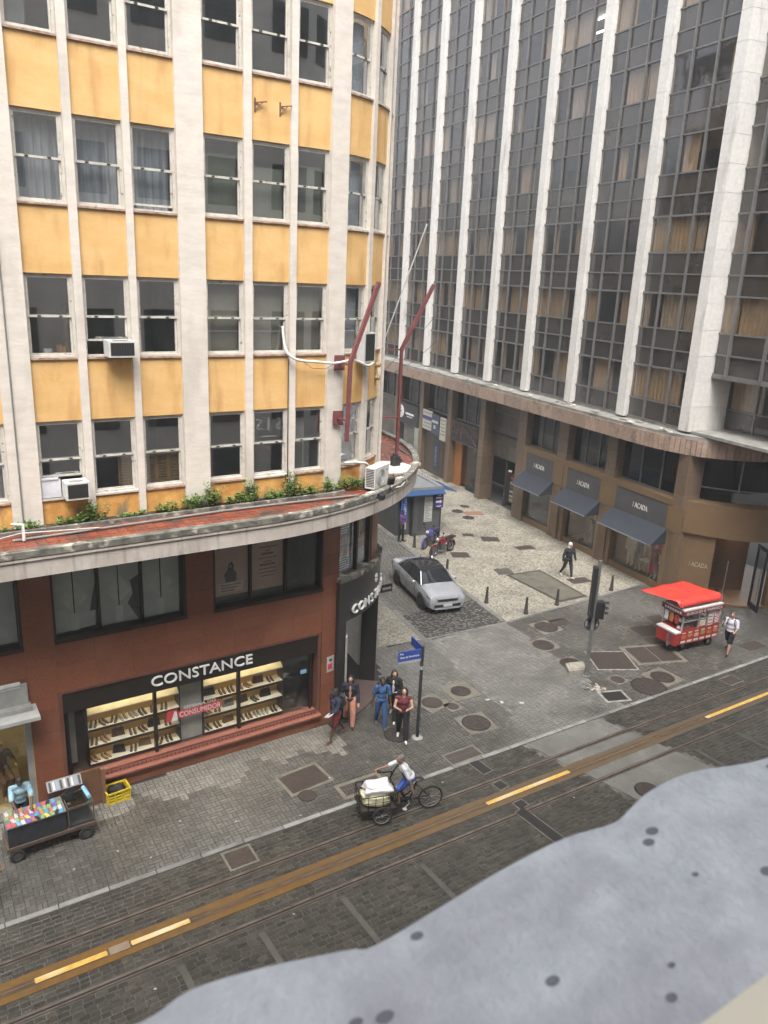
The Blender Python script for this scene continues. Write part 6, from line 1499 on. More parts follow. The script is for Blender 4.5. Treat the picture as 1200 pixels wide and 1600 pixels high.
b = MB(); b.tube([(0, 0, 2.28), (0, 0, 2.38)], 0.056, 12); b.build('clamp', pm('sign_pale', (0.35, 0.36, 0.37)), t, world=False)

# ---------------- cargo tricycle: local +y forward
tri = thing('cargo_tricycle', 'black cargo tricycle with wire basket in front crossing the tram rails', 'tricycle', (10.22, 13.86, 0.0), R(162-90))
frame_m = pm('trike_black', (0.022, 0.022, 0.023), rough=0.45, metal=0.3)
def spoke_wheel(parent, x, y, r, name):
    b = MB(); b.torus((x, y, r), r-0.022, 0.024, 'X', 32, 8); w = b.build(name, rubber, parent, world=False, smooth=60)
    b = MB(); b.torus((x, y, r), r-0.05, 0.012, 'X', 32, 6); b.build('rim', pm('rim_dull', (0.30, 0.29, 0.28), rough=0.35, metal=0.7), w, world=False, smooth=60)
    b = MB()
    for k in range(14): a = k*math.pi/7; b.tube([(x+(0.02 if k % 2 else -0.02), y, r), (x, y+(r-0.05)*math.cos(a), r+(r-0.05)*math.sin(a))], 0.004, 4)
    b.tube([(x-0.05, y, r), (x+0.05, y, r)], 0.025, 8); b.build('spokes', pm('rim_dull', (0.30, 0.29, 0.28)), w, world=False)
    return w
spoke_wheel(tri, 0, -0.78, 0.335, 'rear_wheel'); spoke_wheel(tri, -0.40, 0.62, 0.26, 'front_wheel'); spoke_wheel(tri, 0.40, 0.62, 0.26, 'front_wheel')
b = MB(); b.tube([(-0.42, 0.62, 0.26), (0.42, 0.62, 0.26)], 0.02, 8); b.tube([(0, -0.22, 0.36), (0, 0.62, 0.30)], 0.024, 8); b.tube([(0, -0.22, 0.36), (0, -0.38, 0.88)], 0.02, 8)
for sx in (-0.05, 0.05): b.tube([(sx, -0.78, 0.335), (0, -0.22, 0.34)], 0.013, 6); b.tube([(sx, -0.78, 0.335), (0, -0.36, 0.78)], 0.011, 6)
b.tube([(0, 0.15, 0.33), (0, -0.34, 0.66)], 0.02, 8); b.build('frame', frame_m, tri, world=False, smooth=50)
b = MB(); b.ell((0, -0.42, 0.92), (0.09, 0.15, 0.04), 12, 6); b.build('saddle', black_p, tri, world=False, smooth=60)
b = MB(); b.tube([(0, -0.18, 0.30), (-0.10, -0.18, 0.30), (-0.10, -0.05, 0.17)], 0.012, 6); b.box(-0.18, -0.09, -0.10, 0.0, 0.155, 0.18); b.tube([(0, -0.18, 0.30), (0.10, -0.18, 0.30), (0.10, -0.31, 0.43)], 0.012, 6); b.box(0.09, 0.18, -0.36, -0.26, 0.415, 0.44); b.build('pedal', pm('pedal_pale', (0.45, 0.44, 0.42)), tri, world=False)
b = MB(); b.lathe([(0.085, -0.008), (0.10, -0.008), (0.10, 0.008), (0.085, 0.008)], (0.03, -0.18, 0.30), 18, 'X'); b.build('chainring', frame_m, tri, world=False)
b = MB()                                            # wire basket
x0_, x1_, y0_, y1_, z0_, z1_ = -0.34, 0.34, 0.22, 1.16, 0.40, 0.80
for z in (z0_, (z0_+z1_)/2+0.02, z1_):
    r_ = 0.014 if z != (z0_+z1_)/2+0.02 else 0.008
    for p, q in (((x0_, y0_, z), (x1_, y0_, z)), ((x1_, y0_, z), (x1_, y1_, z)), ((x1_, y1_, z), (x0_, y1_, z)), ((x0_, y1_, z), (x0_, y0_, z))): b.tube([p, q], r_, 6)
for k in range(6):
    y = y0_+(y1_-y0_)*k/5
    for x in (x0_, x1_): b.tube([(x, y, z0_), (x, y, z1_)], 0.009, 6)
for k in range(1, 4):
    x = x0_+(x1_-x0_)*k/4
    for y in (y0_, y1_): b.tube([(x, y, z0_), (x, y, z1_)], 0.009, 6)
bk = b.build('basket', frame_m, tri, world=False, smooth=50)
b = MB(); b.box(x0_, x1_, y0_, y1_, z0_-0.03, z0_); b.build('basket_floor', pm('basket_board', (0.05, 0.04, 0.03)), bk, world=False)
b = MB(); b.tube([(-0.33, 0.24, 0.80), (-0.33, 0.12, 1.02), (-0.30, 0.02, 1.12)], 0.016, 8); b.tube([(0.33, 0.24, 0.80), (0.33, 0.14, 1.04), (0.30, 0.05, 1.22)], 0.016, 8); b.tube([(-0.30, 0.02, 1.12), (0.30, 0.05, 1.22)], 0.016, 8); b.build('handlebar', frame_m, tri, world=False, smooth=50)
# sacks in the basket
white_bag = pm('white_sack', (0.68, 0.68, 0.66), (0.55, 0.55, 0.54), scale=5, rough=0.6, bump=0.6, bscale=6, local=True)
cream_bag = pm('cream_sack', (0.66, 0.63, 0.42), (0.54, 0.51, 0.33), scale=5, rough=0.6, bump=0.6, bscale=6, local=True)
def lumpy(r, seed, n=20, m=12, amp=0.12):
    rnd = random.Random(seed); ph = [rnd.uniform(0, 6.28) for _ in range(6)]; b = MB(); b.ell((0, 0, 0), (1, 1, 1), n, m)
    out = []
    for x, y, z in b.v:
        k = 1 + amp*(math.sin(3*x+ph[0])*math.sin(4*y+ph[1]) + 0.6*math.sin(7*z+ph[2]+2*x) + 0.4*math.sin(9*y+ph[3]-3*z))
        sgn = lambda t: math.copysign(abs(t)**0.55, t)
        out.append((r[0]*sgn(x)*k*0.9, r[1]*sgn(y)*k*0.9, r[2]*sgn(z)*k*0.95))
    b.v = out; return b
M3 = Matrix.Translation((10.22, 13.86, 0)) @ Matrix.Rotation(R(72), 4, 'Z')
def trip(p): return tuple(M3 @ Vector(p))
solo(lumpy((0.29, 0.40, 0.17), 1), 'sack', cream_bag, 'cream plastic sack at the bottom of the tricycle basket', 'sack', trip((0, 0.70, 0.56)), R(72), smooth=70)
solo(lumpy((0.27, 0.42, 0.13), 4, amp=0.16), 'sack', white_bag, 'white plastic sack bulging over the top of the tricycle basket', 'sack', trip((0.0, 0.66, 0.83)), R(72), smooth=70)

# ---------------- kiosk
ks = thing('lottery_kiosk', 'grey street kiosk with blue awning behind the motorcycles', 'kiosk', (24.05, 33.5, 0.006), R(-9))
kg = pm('kiosk_grey', (0.085, 0.088, 0.092), (0.065, 0.067, 0.07), scale=2, rough=0.45)
b = MB(); b.box(-0.45, 1.25, -1.3, 1.4, 0.0, 2.45); b.box(-1.25, -0.45, -1.0, 1.4, 0.0, 2.45); b.build('body', kg, ks, world=False)
b = MB(); b.box(-1.3, 1.3, -1.35, 1.45, 2.45, 2.68); b.build('roof', pm('kiosk_roof', (0.20, 0.205, 0.21), rough=0.5), ks, world=False)
kb_ = pm('kiosk_blue', (0.018, 0.06, 0.16), (0.016, 0.05, 0.13), rough=0.45)
b = MB(); b.box(-1.3, 1.3, -1.37, -1.352, 2.45, 2.66); b.build('fascia', pm('kiosk_roof', (0.30, 0.31, 0.32)), ks, world=False)
b = MB(); b.hexa([(-1.3, -1.72, 2.34), (1.3, -1.72, 2.34), (1.3, -1.36, 2.50), (-1.3, -1.36, 2.50), (-1.3, -1.72, 2.37), (1.3, -1.72, 2.37), (1.3, -1.36, 2.54), (-1.3, -1.36, 2.54)]); b.build('awning', kb_, ks, world=False)
b = MB(); b.hexa([(1.3, -1.3, 2.50), (2.15, -1.35, 2.30), (2.15, 0.6, 2.30), (1.3, 0.9, 2.50), (1.3, -1.3, 2.54), (2.15, -1.35, 2.33), (2.15, 0.6, 2.33), (1.3, 0.9, 2.62)]); b.build('side_awning', kb_, ks, world=False)
b = MB()
for k in range(7): b.torus((1.0+0.0*k, -1.0+k*0.32, 2.86), 0.17, 0.008, 'Y', 16, 4)
b.tube([(1.0, -1.2, 2.70), (1.0, 1.1, 2.70)], 0.012, 6); b.build('razor_wire', pm('wire_grey', (0.22, 0.22, 0.22), metal=0.6, rough=0.4), ks, world=False)
b = MB(); b.box(0.25, 0.72, -1.33, -1.305, 0.75, 2.2); pl = b.build('price_list', pm('kiosk_paper', (0.50, 0.52, 0.48)), ks, world=False)
b = MB()
for k in range(15): b.box(0.29, 0.68-0.08*(k % 3), -1.336, -1.331, 0.82+k*0.09, 0.855+k*0.09)
b.box(0.25, 0.72, -1.337, -1.332, 2.12, 2.2); b.build('printed_text', pm('board_text', (0.22, 0.21, 0.19)), pl, world=False)
b = MB(); b.box(0.80, 1.32, -1.42, -1.39, 1.50, 2.38); ps_ = b.build('arrow_sign', pm('sign_purple', (0.055, 0.035, 0.19), rough=0.4), ks, world=False)
b = MB(); b.extr([(0.87, 1.80), (1.10, 1.80), (1.10, 1.74), (1.25, 1.85), (1.10, 1.96), (1.10, 1.90), (0.87, 1.90)], (0, -1.425, 0), (1, 0, 0), (0, 0, 1), (0, 0.003, 0)); b.torus((1.06, -1.424, 2.24), 0.07, 0.02, 'Y', 14, 6); b.box(0.88, 1.24, -1.426, -1.421, 2.03, 2.10); b.box(0.92, 1.2, -1.426, -1.421, 1.58, 1.62); b.build('arrow', pm('white_letter', (0.82, 0.82, 0.8)), ps_, world=False)
b = MB(); b.box(-1.10, -0.72, -1.26, -1.20, 0.75, 2.3); bn = b.build('banner', pm('banner_blue', (0.03, 0.13, 0.50), rough=0.4), ks, world=False)
g = text_geo('Loterias', 0.34, 0.006); g.v = [(-0.80-p[2]*0.9, -1.265+p[1], 1.55+p[0]) for p in g.v]; g.build('banner_lettering', pm('white_letter', (0.8, 0.8, 0.8)), bn, world=False)
b = MB(); b.box(-1.06, -0.76, -1.27, -1.262, 0.42, 0.78); b.build('notice', pm('notice_pale', (0.45, 0.42, 0.4)), ks, world=False)
b = MB(); b.box(-0.44, -0.40, -1.34, -1.30, 0, 2.45); b.box(1.2, 1.27, -1.33, -1.305, 0, 2.45); b.build('corner_trim', black_p, ks, world=False)
b = MB(); b.box(-0.1, 0.2, -1.31, -1.302, 0.25, 2.2); b.build('door', pm('kiosk_door', (0.06, 0.062, 0.065)), ks, world=False)

# ---------------- food cart: local x along the long side, -y towards the street
fc = thing('food_cart', 'red and white snack cart with menu pictures under a red tarpaulin', 'food cart', (25.62, 16.60, 0.0), R(-6))
red = pm('cart_red', (0.36, 0.035, 0.03), (0.29, 0.028, 0.024), scale=3, rough=0.4); wht = pm('cart_white', (0.62, 0.61, 0.60), rough=0.4)
L_, D_ = 1.02, 0.50
b = MB(); b.box(-L_, L_, -D_, D_, 0.36, 0.92); b.build('lower_body', red, fc, world=False)
for sx in (-L_+0.025, L_-0.025):
    for sy in (-D_+0.025, D_-0.025):
        b = MB(); b.box(sx-0.025, sx+0.025, sy-0.025, sy+0.025, 0.92, 1.62); b.build('post', pm('cart_alu', (0.5, 0.5, 0.5), rough=0.35, metal=0.6), fc, world=False)
b = MB()
b.box(-0.18, -0.13, -D_, -D_+0.05, 0.92, 1.62); b.box(0.28, 0.33, -D_, -D_+0.05, 0.92, 1.62); b.box(-L_, 0.3, -D_, -D_+0.03, 1.26, 1.29); b.build('window_frame', pm('cart_alu', (0.5, 0.5, 0.5), rough=0.35, metal=0.6), fc, world=False)
b = MB(); b.box(-L_-0.04, L_+0.04, -D_-0.04, D_+0.04, 1.62, 1.66); b.box(-L_-0.02, L_+0.02, -D_-0.02, D_+0.02, 1.66, 1.78); b.build('roof', wht, fc, world=False)
b = MB(); b.box(-L_-0.05, L_+0.05, -D_-0.065, -D_-0.042, 1.56, 1.74); sgn_ = b.build('name_strip', pm('strip_maroon', (0.16, 0.03, 0.03)), fc, world=False)
g = text_geo('BURGUES E TAPIOCA', 0.15, 0.004); xs = [p[0] for p in g.v]; k_ = 1.9/(max(xs)-min(xs)); g.v = [(p[0]*k_, -D_-0.07+p[1], 1.60+p[2]) for p in g.v]; g.build('lettering', wht, sgn_, world=False)
b = MB(); b.box(-L_-0.065, -L_-0.042, -D_-0.04, D_+0.04, 1.56, 1.74); b.build('name_strip', pm('strip_maroon', (0.16, 0.03, 0.03)), fc, world=False)
b = MB()
for k in range(7): b.box(-L_-0.07, -L_-0.066, -0.42+k*0.12, -0.34+k*0.12, 1.61, 1.69)
b.build('lettering', wht, fc, world=False)
b = MB(); b.box(-L_-0.30, -L_, -D_, D_-0.05, 0.84, 0.90); b.build('end_counter', wht, fc, world=False)
b = MB(); b.box(-L_-0.28, -L_-0.005, -D_+0.02, D_-0.07, 0.36, 0.84); b.build('end_panel', red, fc, world=False)
b = MB(); b.box(-L_+0.04, L_-0.04, D_-0.03, D_, 0.92, 1.62); b.build('rear_panel', wht, fc, world=False)
b = MB(); b.box(-L_+0.05, 0.28, -D_+0.06, D_-0.04, 1.24, 1.26); b.build('shelf', wht, fc, world=False)
b = MB(); b.box(-L_+0.05, -0.18, -D_+0.012, -D_+0.018, 0.94, 1.60); b.build('pane', glass('cart_glass', (0.92, 0.93, 0.93), base=0.04), fc, world=False)
foods = [pm('food_orange', (0.55, 0.20, 0.04), (0.35, 0.10, 0.03), scale=22), pm('food_brown', (0.25, 0.10, 0.04), (0.5, 0.3, 0.1), scale=25), pm('food_cream', (0.6, 0.5, 0.34), (0.4, 0.15, 0.08), scale=25), pm('food_green', (0.12, 0.22, 0.05), (0.45, 0.25, 0.08), scale=22)]
for k in range(6):
    b = MB(); x = -0.86+k*0.34
    b.extr([(x+0.13*math.cos(a*0.5236)*1.0, 0.66+0.085*math.sin(a*0.5236)+0.03*(k % 2)) for a in range(12)], (0, -D_-0.006, 0), (1, 0, 0), (0, 0, 1), (0, 0.005, 0)); b.build('menu_picture', foods[k % 4], fc, world=False)
    b = MB(); b.box(x-0.12, x+0.12, -D_-0.007, -D_-0.001, 0.42, 0.50); b.box(x-0.10, x+0.08, -D_-0.007, -D_-0.001, 0.80, 0.84); b.build('menu_text', wht, fc, world=False)
for (x0, x1, z0, z1, m_) in ((0.35, 0.62, 0.95, 1.55, wht), (0.68, 0.98, 1.28, 1.55, wht), (0.66, 0.99, 0.95, 1.24, red), (-0.12, 0.26, 0.95, 1.22, foods[1])):
    b = MB(); b.box(x0, x1, -D_-0.002, -D_+0.01, z0, z1); pn = b.build('menu_panel', m_, fc, world=False)
    b = MB()
    for k in range(4): b.box(x0+0.03, x1-0.05, -D_-0.005, -D_-0.003, z0+0.05+k*(z1-z0)/4.4, z0+0.09+k*(z1-z0)/4.4)
    b.build('menu_text', red if m_ is wht else wht, pn, world=False)
for k in range(8):
    b = MB(); b.lathe([(0, 0), (0.07, 0), (0.085, 0.05), (0.05, 0.10), (0, 0.10)], (-0.9+(k % 4)*0.2, -0.25, 1.262 if k < 4 else 0.925), 10); b.build('food_tray', [wht, foods[0], foods[1], red][k % 4], fc, world=False, smooth=50)
for k in range(3):
    b = MB(); b.extr([(-0.3+k*0.26, 1.12), (-0.12+k*0.26, 1.12), (-0.12+k*0.26, 1.5), (-0.3+k*0.26, 1.5)], (-L_-0.008, 0, 0), (0, 1, 0), (0, 0, 1), (0.005, 0, 0)); b.build('menu_panel', [red, foods[0], wht][k], fc, world=False)
for (x, y) in ((-0.62, -0.30), (0.68, -0.38), (-0.62, 0.34), (0.68, 0.34)): wheel(fc, x, y, 0.19, 0.19, 0.13, pm('cart_hub', (0.35, 0.35, 0.34), rough=0.5), 'Y')
b = MB(); b.tube([(-0.62, -0.34, 0.19), (-0.62, 0.34, 0.19)], 0.025, 8); b.tube([(0.68, -0.34, 0.19), (0.68, 0.34, 0.19)], 0.025, 8); b.box(-0.95, 0.95, -0.25, 0.25, 0.30, 0.36); b.build('axle', frame_m, fc, world=False)
b = MB(); N1, N2 = 14, 10; P = []
for i in range(N1+1):
    for j in range(N2+1):
        x = -L_-0.18 + (2*L_+0.26)*i/N1; y = -D_+0.06 + 1.72*j/N2
        z = 2.12 - 0.10*(j/N2)*(1 - 0.6*i/N1) + 0.03*math.sin(i*1.1)*math.sin(j*0.9) - (0.20 if j == 0 else 0) - 0.05*abs(i/N1-0.5)
        P.append((x - 0.35*(j/N2), y, z))
b.v = P
for i in range(N1):
    for j in range(N2): b.face((i*(N2+1)+j, (i+1)*(N2+1)+j, (i+1)*(N2+1)+j+1, i*(N2+1)+j+1))
tarp_o = b.build('tarpaulin', pm('tarp_red', (0.68, 0.055, 0.035), (0.58, 0.04, 0.03), scale=2, rough=0.45), fc, world=False, smooth=60)
sm_ = tarp_o.modifiers.new('thick', 'SOLIDIFY'); sm_.thickness = 0.012
b = MB(); b.tube([(-L_, -D_+0.05, 1.66), (-L_-0.1, -D_+0.1, 2.06)], 0.018, 6); b.tube([(L_, -D_+0.05, 1.66), (L_, -D_+0.1, 2.06)], 0.018, 6); b.tube([(-L_, D_-0.05, 1.10), (-L_-0.45, 1.18, 1.98)], 0.018, 6); b.tube([(L_-0.05, D_-0.05, 1.30), (L_-0.3, 1.18, 2.02)], 0.018, 6); b.build('tarp_pole', pm('cart_alu', (0.5, 0.5, 0.5)), fc, world=False)
b = lumpy((0.10, 0.08, 0.26), 9, 14, 10, 0.2); o = b.build('plastic_bag', glass('clear_bag', (0.85, 0.87, 0.9), base=0.25, rough=0.3, wav=0.03, wscale=14), None, smooth=70); o.location = (24.22, 16.48, 0.60)
tag(o, 'clear plastic bag hanging from the end of the snack cart counter', 'bag')

# ---------------- phone accessory cart: local x along the street
vc = thing('vendor_cart', 'low black vendor cart covered with phone cases by the left shop', 'cart', (2.36, 17.08, 0.0), R(1))
vb_m = pm('cart_black', (0.020, 0.022, 0.026), (0.035, 0.038, 0.042), scale=5, rough=0.3)
b = MB(); b.box(-0.95, 0.30, -0.28, 0.30, 0.42, 0.93); b.build('display_box', vb_m, vc, world=False)
b = MB(); b.box(-0.97, 0.32, -0.31, 0.33, 0.93, 0.955); b.build('box_top', pm('cart_top', (0.16, 0.16, 0.15)), vc, world=False)
b = MB(); b.box(-1.0, 0.97, -0.32, 0.36, 0.34, 0.42); b.build('chassis', pm('cart_chassis', (0.10, 0.065, 0.045), (0.06, 0.045, 0.035), scale=6), vc, world=False)
b = MB(); b.box(0.36, 0.92, -0.26, 0.32, 0.425, 0.47); b.build('lower_tray', vb_m, vc, world=False)
b = MB()
for (x, y) in ((0.36, -0.27), (0.93, -0.27), (0.36, 0.33), (0.93, 0.33)): b.box(x-0.015, x+0.015, y-0.015, y+0.015, 0.42, 0.97)
for y in (-0.27, 0.33): b.box(0.375, 0.915, y-0.012, y+0.012, 0.945, 0.97)
for x in (0.36, 0.93): b.box(x-0.012, x+0.012, -0.255, 0.315, 0.945, 0.97)
b.build('frame', pm('cart_frame', (0.12, 0.11, 0.10), rough=0.5, metal=0.4), vc, world=False)
b = MB(); b.box(0.375, 0.915, -0.255, 0.315, 0.955, 0.962); b.build('glass_top', glass('cart_glass2', (0.75, 0.82, 0.78), base=0.10), vc, world=False)
for x in (-0.80, 0.72):
    for y in (-0.28, 0.30): wheel(vc, x, y, 0.17, 0.17, 0.09, pm('cart_wheel_hub', (0.06, 0.055, 0.05)), 'Y')
b = MB(); b.tube([(0.86, 0.30, 1.0), (0.93, -0.10, 1.02)], 0.05, 10); solo(MB().tube([(0, 0.22, 0), (0.04, -0.22, 0)], 0.05, 12), 'roll', pm('roll_blue', (0.22, 0.45, 0.62)), 'light blue rolled film lying on the vendor cart frame', 'roll', (3.20, 17.18, 1.02), smooth=50)
cols = [(0.62, 0.6, 0.6), (0.5, 0.1, 0.12), (0.2, 0.1, 0.42), (0.1, 0.3, 0.5), (0.45, 0.2, 0.12), (0.6, 0.55, 0.1), (0.3, 0.45, 0.42), (0.65, 0.45, 0.48), (0.03, 0.03, 0.035), (0.42, 0.16, 0.12), (0.25, 0.35, 0.14), (0.15, 0.4, 0.6)]
cnm = ['white', 'red', 'purple', 'blue', 'terracotta', 'yellow', 'pale teal', 'pink', 'black', 'brick red', 'olive green', 'sky blue']
b = MB(); b.box(-0.038, 0.038, -0.078, 0.078, 0, 0.012); b.box(-0.028, -0.004, 0.035, 0.066, 0.012, 0.015)
case_me = [b.mesh('phone_case', pm('case_%d' % i, c, rough=0.35)) for i, c in enumerate(cols)]
rows_n = ['front', 'second', 'third', 'back']; ords = ['first', 'second', 'third', 'fourth', 'fifth', 'sixth', 'seventh', 'eighth', 'ninth', 'tenth', 'eleventh', 'twelfth', 'thirteenth']
for r_ in range(4):
    for c_ in range(12):
        if random.random() < 0.10: continue
        ci = random.randrange(12); x = -0.90+c_*0.102+random.uniform(-0.012, 0.012); y = -0.24+r_*0.155
        wx, wy = 2.36+x, 17.08+y
        o = link_mesh('phone_case', case_me[ci], None, (wx, wy, 0.957 + 0.0005*(c_ % 3)), random.uniform(-0.45, 0.45))
        tag(o, f'{cnm[ci]} phone case, {ords[c_]} from the left in the {rows_n[r_]} row on the vendor cart', 'phone case', 'phone cases on the vendor cart')
solo(lumpy((0.16, 0.11, 0.10), 21, 14, 10, 0.22), 'plastic_bag', pm('bag_black', (0.012, 0.012, 0.013), rough=0.3), 'black plastic bag on the vendor cart glass', 'bag', (2.86, 17.22, 1.05), smooth=70)
bd = thing('display_board', 'brown wooden board hung with small accessories behind the vendor cart', 'board', (3.15, 17.98, 0.0))
b = MB(); b.hexa([(-0.68, -0.02, 0), (0.66, -0.02, 0), (0.66, 0.02, 0), (-0.68, 0.02, 0), (-0.68, 0.06, 1.0), (0.66, 0.06, 1.0), (0.66, 0.10, 1.0), (-0.68, 0.10, 1.0)]); b.build('panel', pm('board_wood', (0.15, 0.075, 0.04), (0.11, 0.055, 0.03), scale=4, stretch=(1, 1, 5)), bd, world=False)
b = MB(); b.box(0.60, 0.70, -0.06, 0.10, 0, 1.0); b.build('post', pm('board_post', (0.20, 0.11, 0.06)), bd, world=False)
b = MB(); b.hexa([(-0.70, -0.30, 0.92), (0.10, -0.30, 0.92), (0.10, -0.1, 1.10), (-0.70, -0.1, 1.10), (-0.70, -0.30, 0.94), (0.10, -0.30, 0.94), (0.10, -0.1, 1.12), (-0.70, -0.1, 1.12)]); rk = b.build('rack', pm('rack_white', (0.26, 0.26, 0.26)), bd, world=False)
for k in range(9):
    b = MB(); x = -0.66+k*0.085; b.hexa([(x, -0.29, 0.945), (x+0.05, -0.29, 0.945), (x+0.05, -0.14, 1.085), (x, -0.14, 1.085), (x, -0.29, 0.965), (x+0.05, -0.29, 0.965), (x+0.05, -0.14, 1.105), (x, -0.14, 1.105)]); b.build('accessory', [black_p, pm('acc_white', (0.55, 0.55, 0.56)), pm('acc_blue', (0.25, 0.3, 0.4)), black_p, pm('acc_white', (0.55, 0.55, 0.56))][k % 5], rk, world=False)
# ---------------- crate
cr = thing('plastic_crate', 'yellow plastic crate holding a black bag against the granite wall', 'crate', (4.12, 17.98, 0.0), R(3))
cy = pm('crate_yellow', (0.62, 0.46, 0.03), (0.52, 0.38, 0.025), rough=0.45)
b = MB()
for (x0, x1, y0, y1) in ((-0.29, 0.29, -0.20, -0.18), (-0.29, 0.29, 0.18, 0.20), (-0.29, -0.27, -0.18, 0.18), (0.27, 0.29, -0.18, 0.18)):
    for z0, z1 in ((0.0, 0.05), (0.09, 0.13), (0.17, 0.21), (0.25, 0.32)): b.box(x0, x1, y0, y1, z0, z1)
for x in (-0.28, -0.1, 0.1, 0.28):
    for y in (-0.19, 0.19): b.box(x-0.018, x+0.018, y-0.013, y+0.013, 0, 0.31)
for y in (-0.19, 0.19):
    for x in (-0.28, 0.28): b.box(x-0.013, x+0.013, y-0.02, y+0.02, 0, 0.32)
b.build('slatted_sides', cy, cr, world=False)
b = MB(); b.box(-0.28, 0.28, -0.19, 0.19, 0.01, 0.025); b.build('base', cy, cr, world=False)
b = MB(); b.box(-0.31, 0.31, -0.22, -0.20, 0.29, 0.33); b.box(-0.31, 0.31, 0.20, 0.22, 0.29, 0.33); b.box(-0.31, -0.29, -0.20, 0.20, 0.29, 0.33); b.box(0.29, 0.31, -0.20, 0.20, 0.29, 0.33); b.build('rim', cy, cr, world=False)
solo(lumpy((0.24, 0.16, 0.15), 33, 16, 10, 0.2), 'plastic_bag', pm('bag_black', (0.012, 0.012, 0.013)), 'black plastic bag inside the yellow crate', 'bag', (4.12, 17.98, 0.22), smooth=70)

# ================================================================== things on the yellow facade and canopy
def window_ac(loc, rz, w, h, d, label, front=black_p):
    t = thing('window_air_conditioner', label, 'air conditioner', loc, rz)
    ac = pm('ac_white', (0.60, 0.60, 0.57), (0.50, 0.49, 0.46), scale=5, rough=0.5)
    b = MB(); b.box(-w/2, w/2, -d, 0.02, 0, h); b.build('case', ac, t, world=False)
    b = MB(); b.box(-w/2+0.04, w/2-0.04, -d-0.006, -d, 0.04, h-0.04); b.build('coil', front, t, world=False)
    b = MB()
    for k in range(9): b.box(-w/2+0.05+k*(w-0.1)/9, -w/2+0.056+k*(w-0.1)/9, -d-0.009, -d-0.006, 0.04, h-0.04)
    b.build('fins', pm('ac_fin', (0.06, 0.06, 0.06)), t, world=False)
    b = MB()
    for k in range(3): b.box(-w*0.3, w*0.3, -d*0.8+k*0.07, -d*0.8+k*0.07+0.03, h, h+0.004)
    b.build('vent', pm('ac_fin', (0.06, 0.06, 0.06)), t, world=False)
    return t
window_ac((4.86, FY+0.05, 11.24), 0, 0.60, 0.36, 0.42, 'white window air conditioner in the third floor middle window')
window_ac((3.71, FY+0.05, 8.06), 0, 0.52, 0.40, 0.40, 'white window air conditioner low on the left beside a white board')
b = MB(); b.box(-0.21, 0.21, -0.01, 0.01, 0, 0.42); b.box(-0.20, 0.16, -0.03, 0.02, 0.42, 0.46); solo(b, 'white_board', pm('board_white2', (0.62, 0.62, 0.66)), 'white board filling the window gap beside the low air conditioner', 'board', (3.22, FY+0.08, 8.06))
p = fpath(11.62, 0.02, 10.95); window_ac(tuple(p), R(23), 0.50, 0.80, 0.25, 'tall dark fronted air conditioner on the corner behind the red steel frame')
t = thing('condenser_unit', 'white condenser unit standing on the canopy corner among the weeds', 'air conditioner', (11.85, 18.16, 7.41), R(30))
acm = pm('ac_white', (0.6, 0.6, 0.57))
b = MB(); b.box(-0.42, 0.42, -0.16, 0.16, 0.08, 0.68); b.build('case', acm, t, world=False)
for k in range(2):
    b = MB(); b.box(-0.35+k*0.6, -0.25+k*0.6, -0.2, 0.2, 0, 0.08); b.build('foot', black_p, t, world=False)
b = MB()
for k in range(11): b.box(-0.424, -0.42, -0.13, 0.13, 0.14+k*0.047, 0.165+k*0.047)
b.build('side_grille', black_p, t, world=False)
b = MB(); b.lathe([(0.23, -0.165), (0.24, -0.175), (0.26, -0.165)], (-0.08, 0, 0.38), 24, 'Y'); b.lathe([(0.0, -0.163), (0.23, -0.163)], (-0.08, 0, 0.38), 24, 'Y')
for k in range(5): b.torus((-0.08, -0.168, 0.38), 0.04+k*0.045, 0.005, 'Y', 24, 4)
b.build('fan_grille', pm('ac_grille', (0.42, 0.42, 0.40)), t, world=False)
b = MB(); b.box(0.22, 0.36, -0.164, -0.160, 0.52, 0.56); b.build('badge', pm('badge_grey', (0.3, 0.33, 0.4)), t, world=False)
# round white roof hatch with black fittings
b = MB(); b.disc((0, 0), 0.80, 0, 0.05, 36); rh = solo(b, 'roof_hatch', pm('hatch_white', (0.62, 0.60, 0.56), rough=0.6), 'round white painted slab on the canopy roof beyond the condenser', 'roof hatch', (13.55, 20.15, 7.402))
b = MB(); b.box(-0.12, 0.14, -0.10, 0.10, 0, 0.30); b.lathe([(0, 0.30), (0.10, 0.30), (0.07, 0.40), (0, 0.40)], seg=12); b.box(0.14, 0.22, -0.06, 0.06, 0.08, 0.2); solo(b, 'black_fitting', black_p, 'black electrical fitting on the round white roof slab', 'fitting', (13.85, 20.2, 7.455))
for (x, y, w, lb) in ((14.55, 20.05, 0.16, 'grey junction box near the canopy\'s curved edge'), (11.28, 17.55, 0.15, 'pale junction box beside the condenser on the canopy'), (12.95, 18.6, 0.16, 'flat pale junction box on the red roof by the curved lip')):
    b = MB(); b.box(-w, w, -w*0.6, w*0.6, 0, 0.10); b.box(-w*0.85, w*0.85, -w*0.45, w*0.45, 0.10, 0.12); b.tube([(w, 0, 0.05), (w+0.12, 0.02, 0.03)], 0.015, 6)
    solo(b, 'junction_box', pm('jbox', (0.48, 0.47, 0.42)), lb, 'junction box', (x, y, 7.403), R(20))
b = MB(); b.tube([(0, 0, 0), (0, 0, 0.30)], 0.012, 6); b.tube([(0, 0, 0.18), (0.1, -0.05, 0.0)], 0.01, 6); b.tube([(0, 0, 0.18), (-0.1, -0.05, 0.0)], 0.01, 6); b.obox((0, -0.04, 0.36), (0.10, 0, 0), (0, 0.03, 0.02), (0, -0.03, 0.10)); solo(b, 'spot_lamp', black_p, 'small black spotlight on a tripod at the canopy edge', 'spotlight', (11.95, 17.62, 7.403))
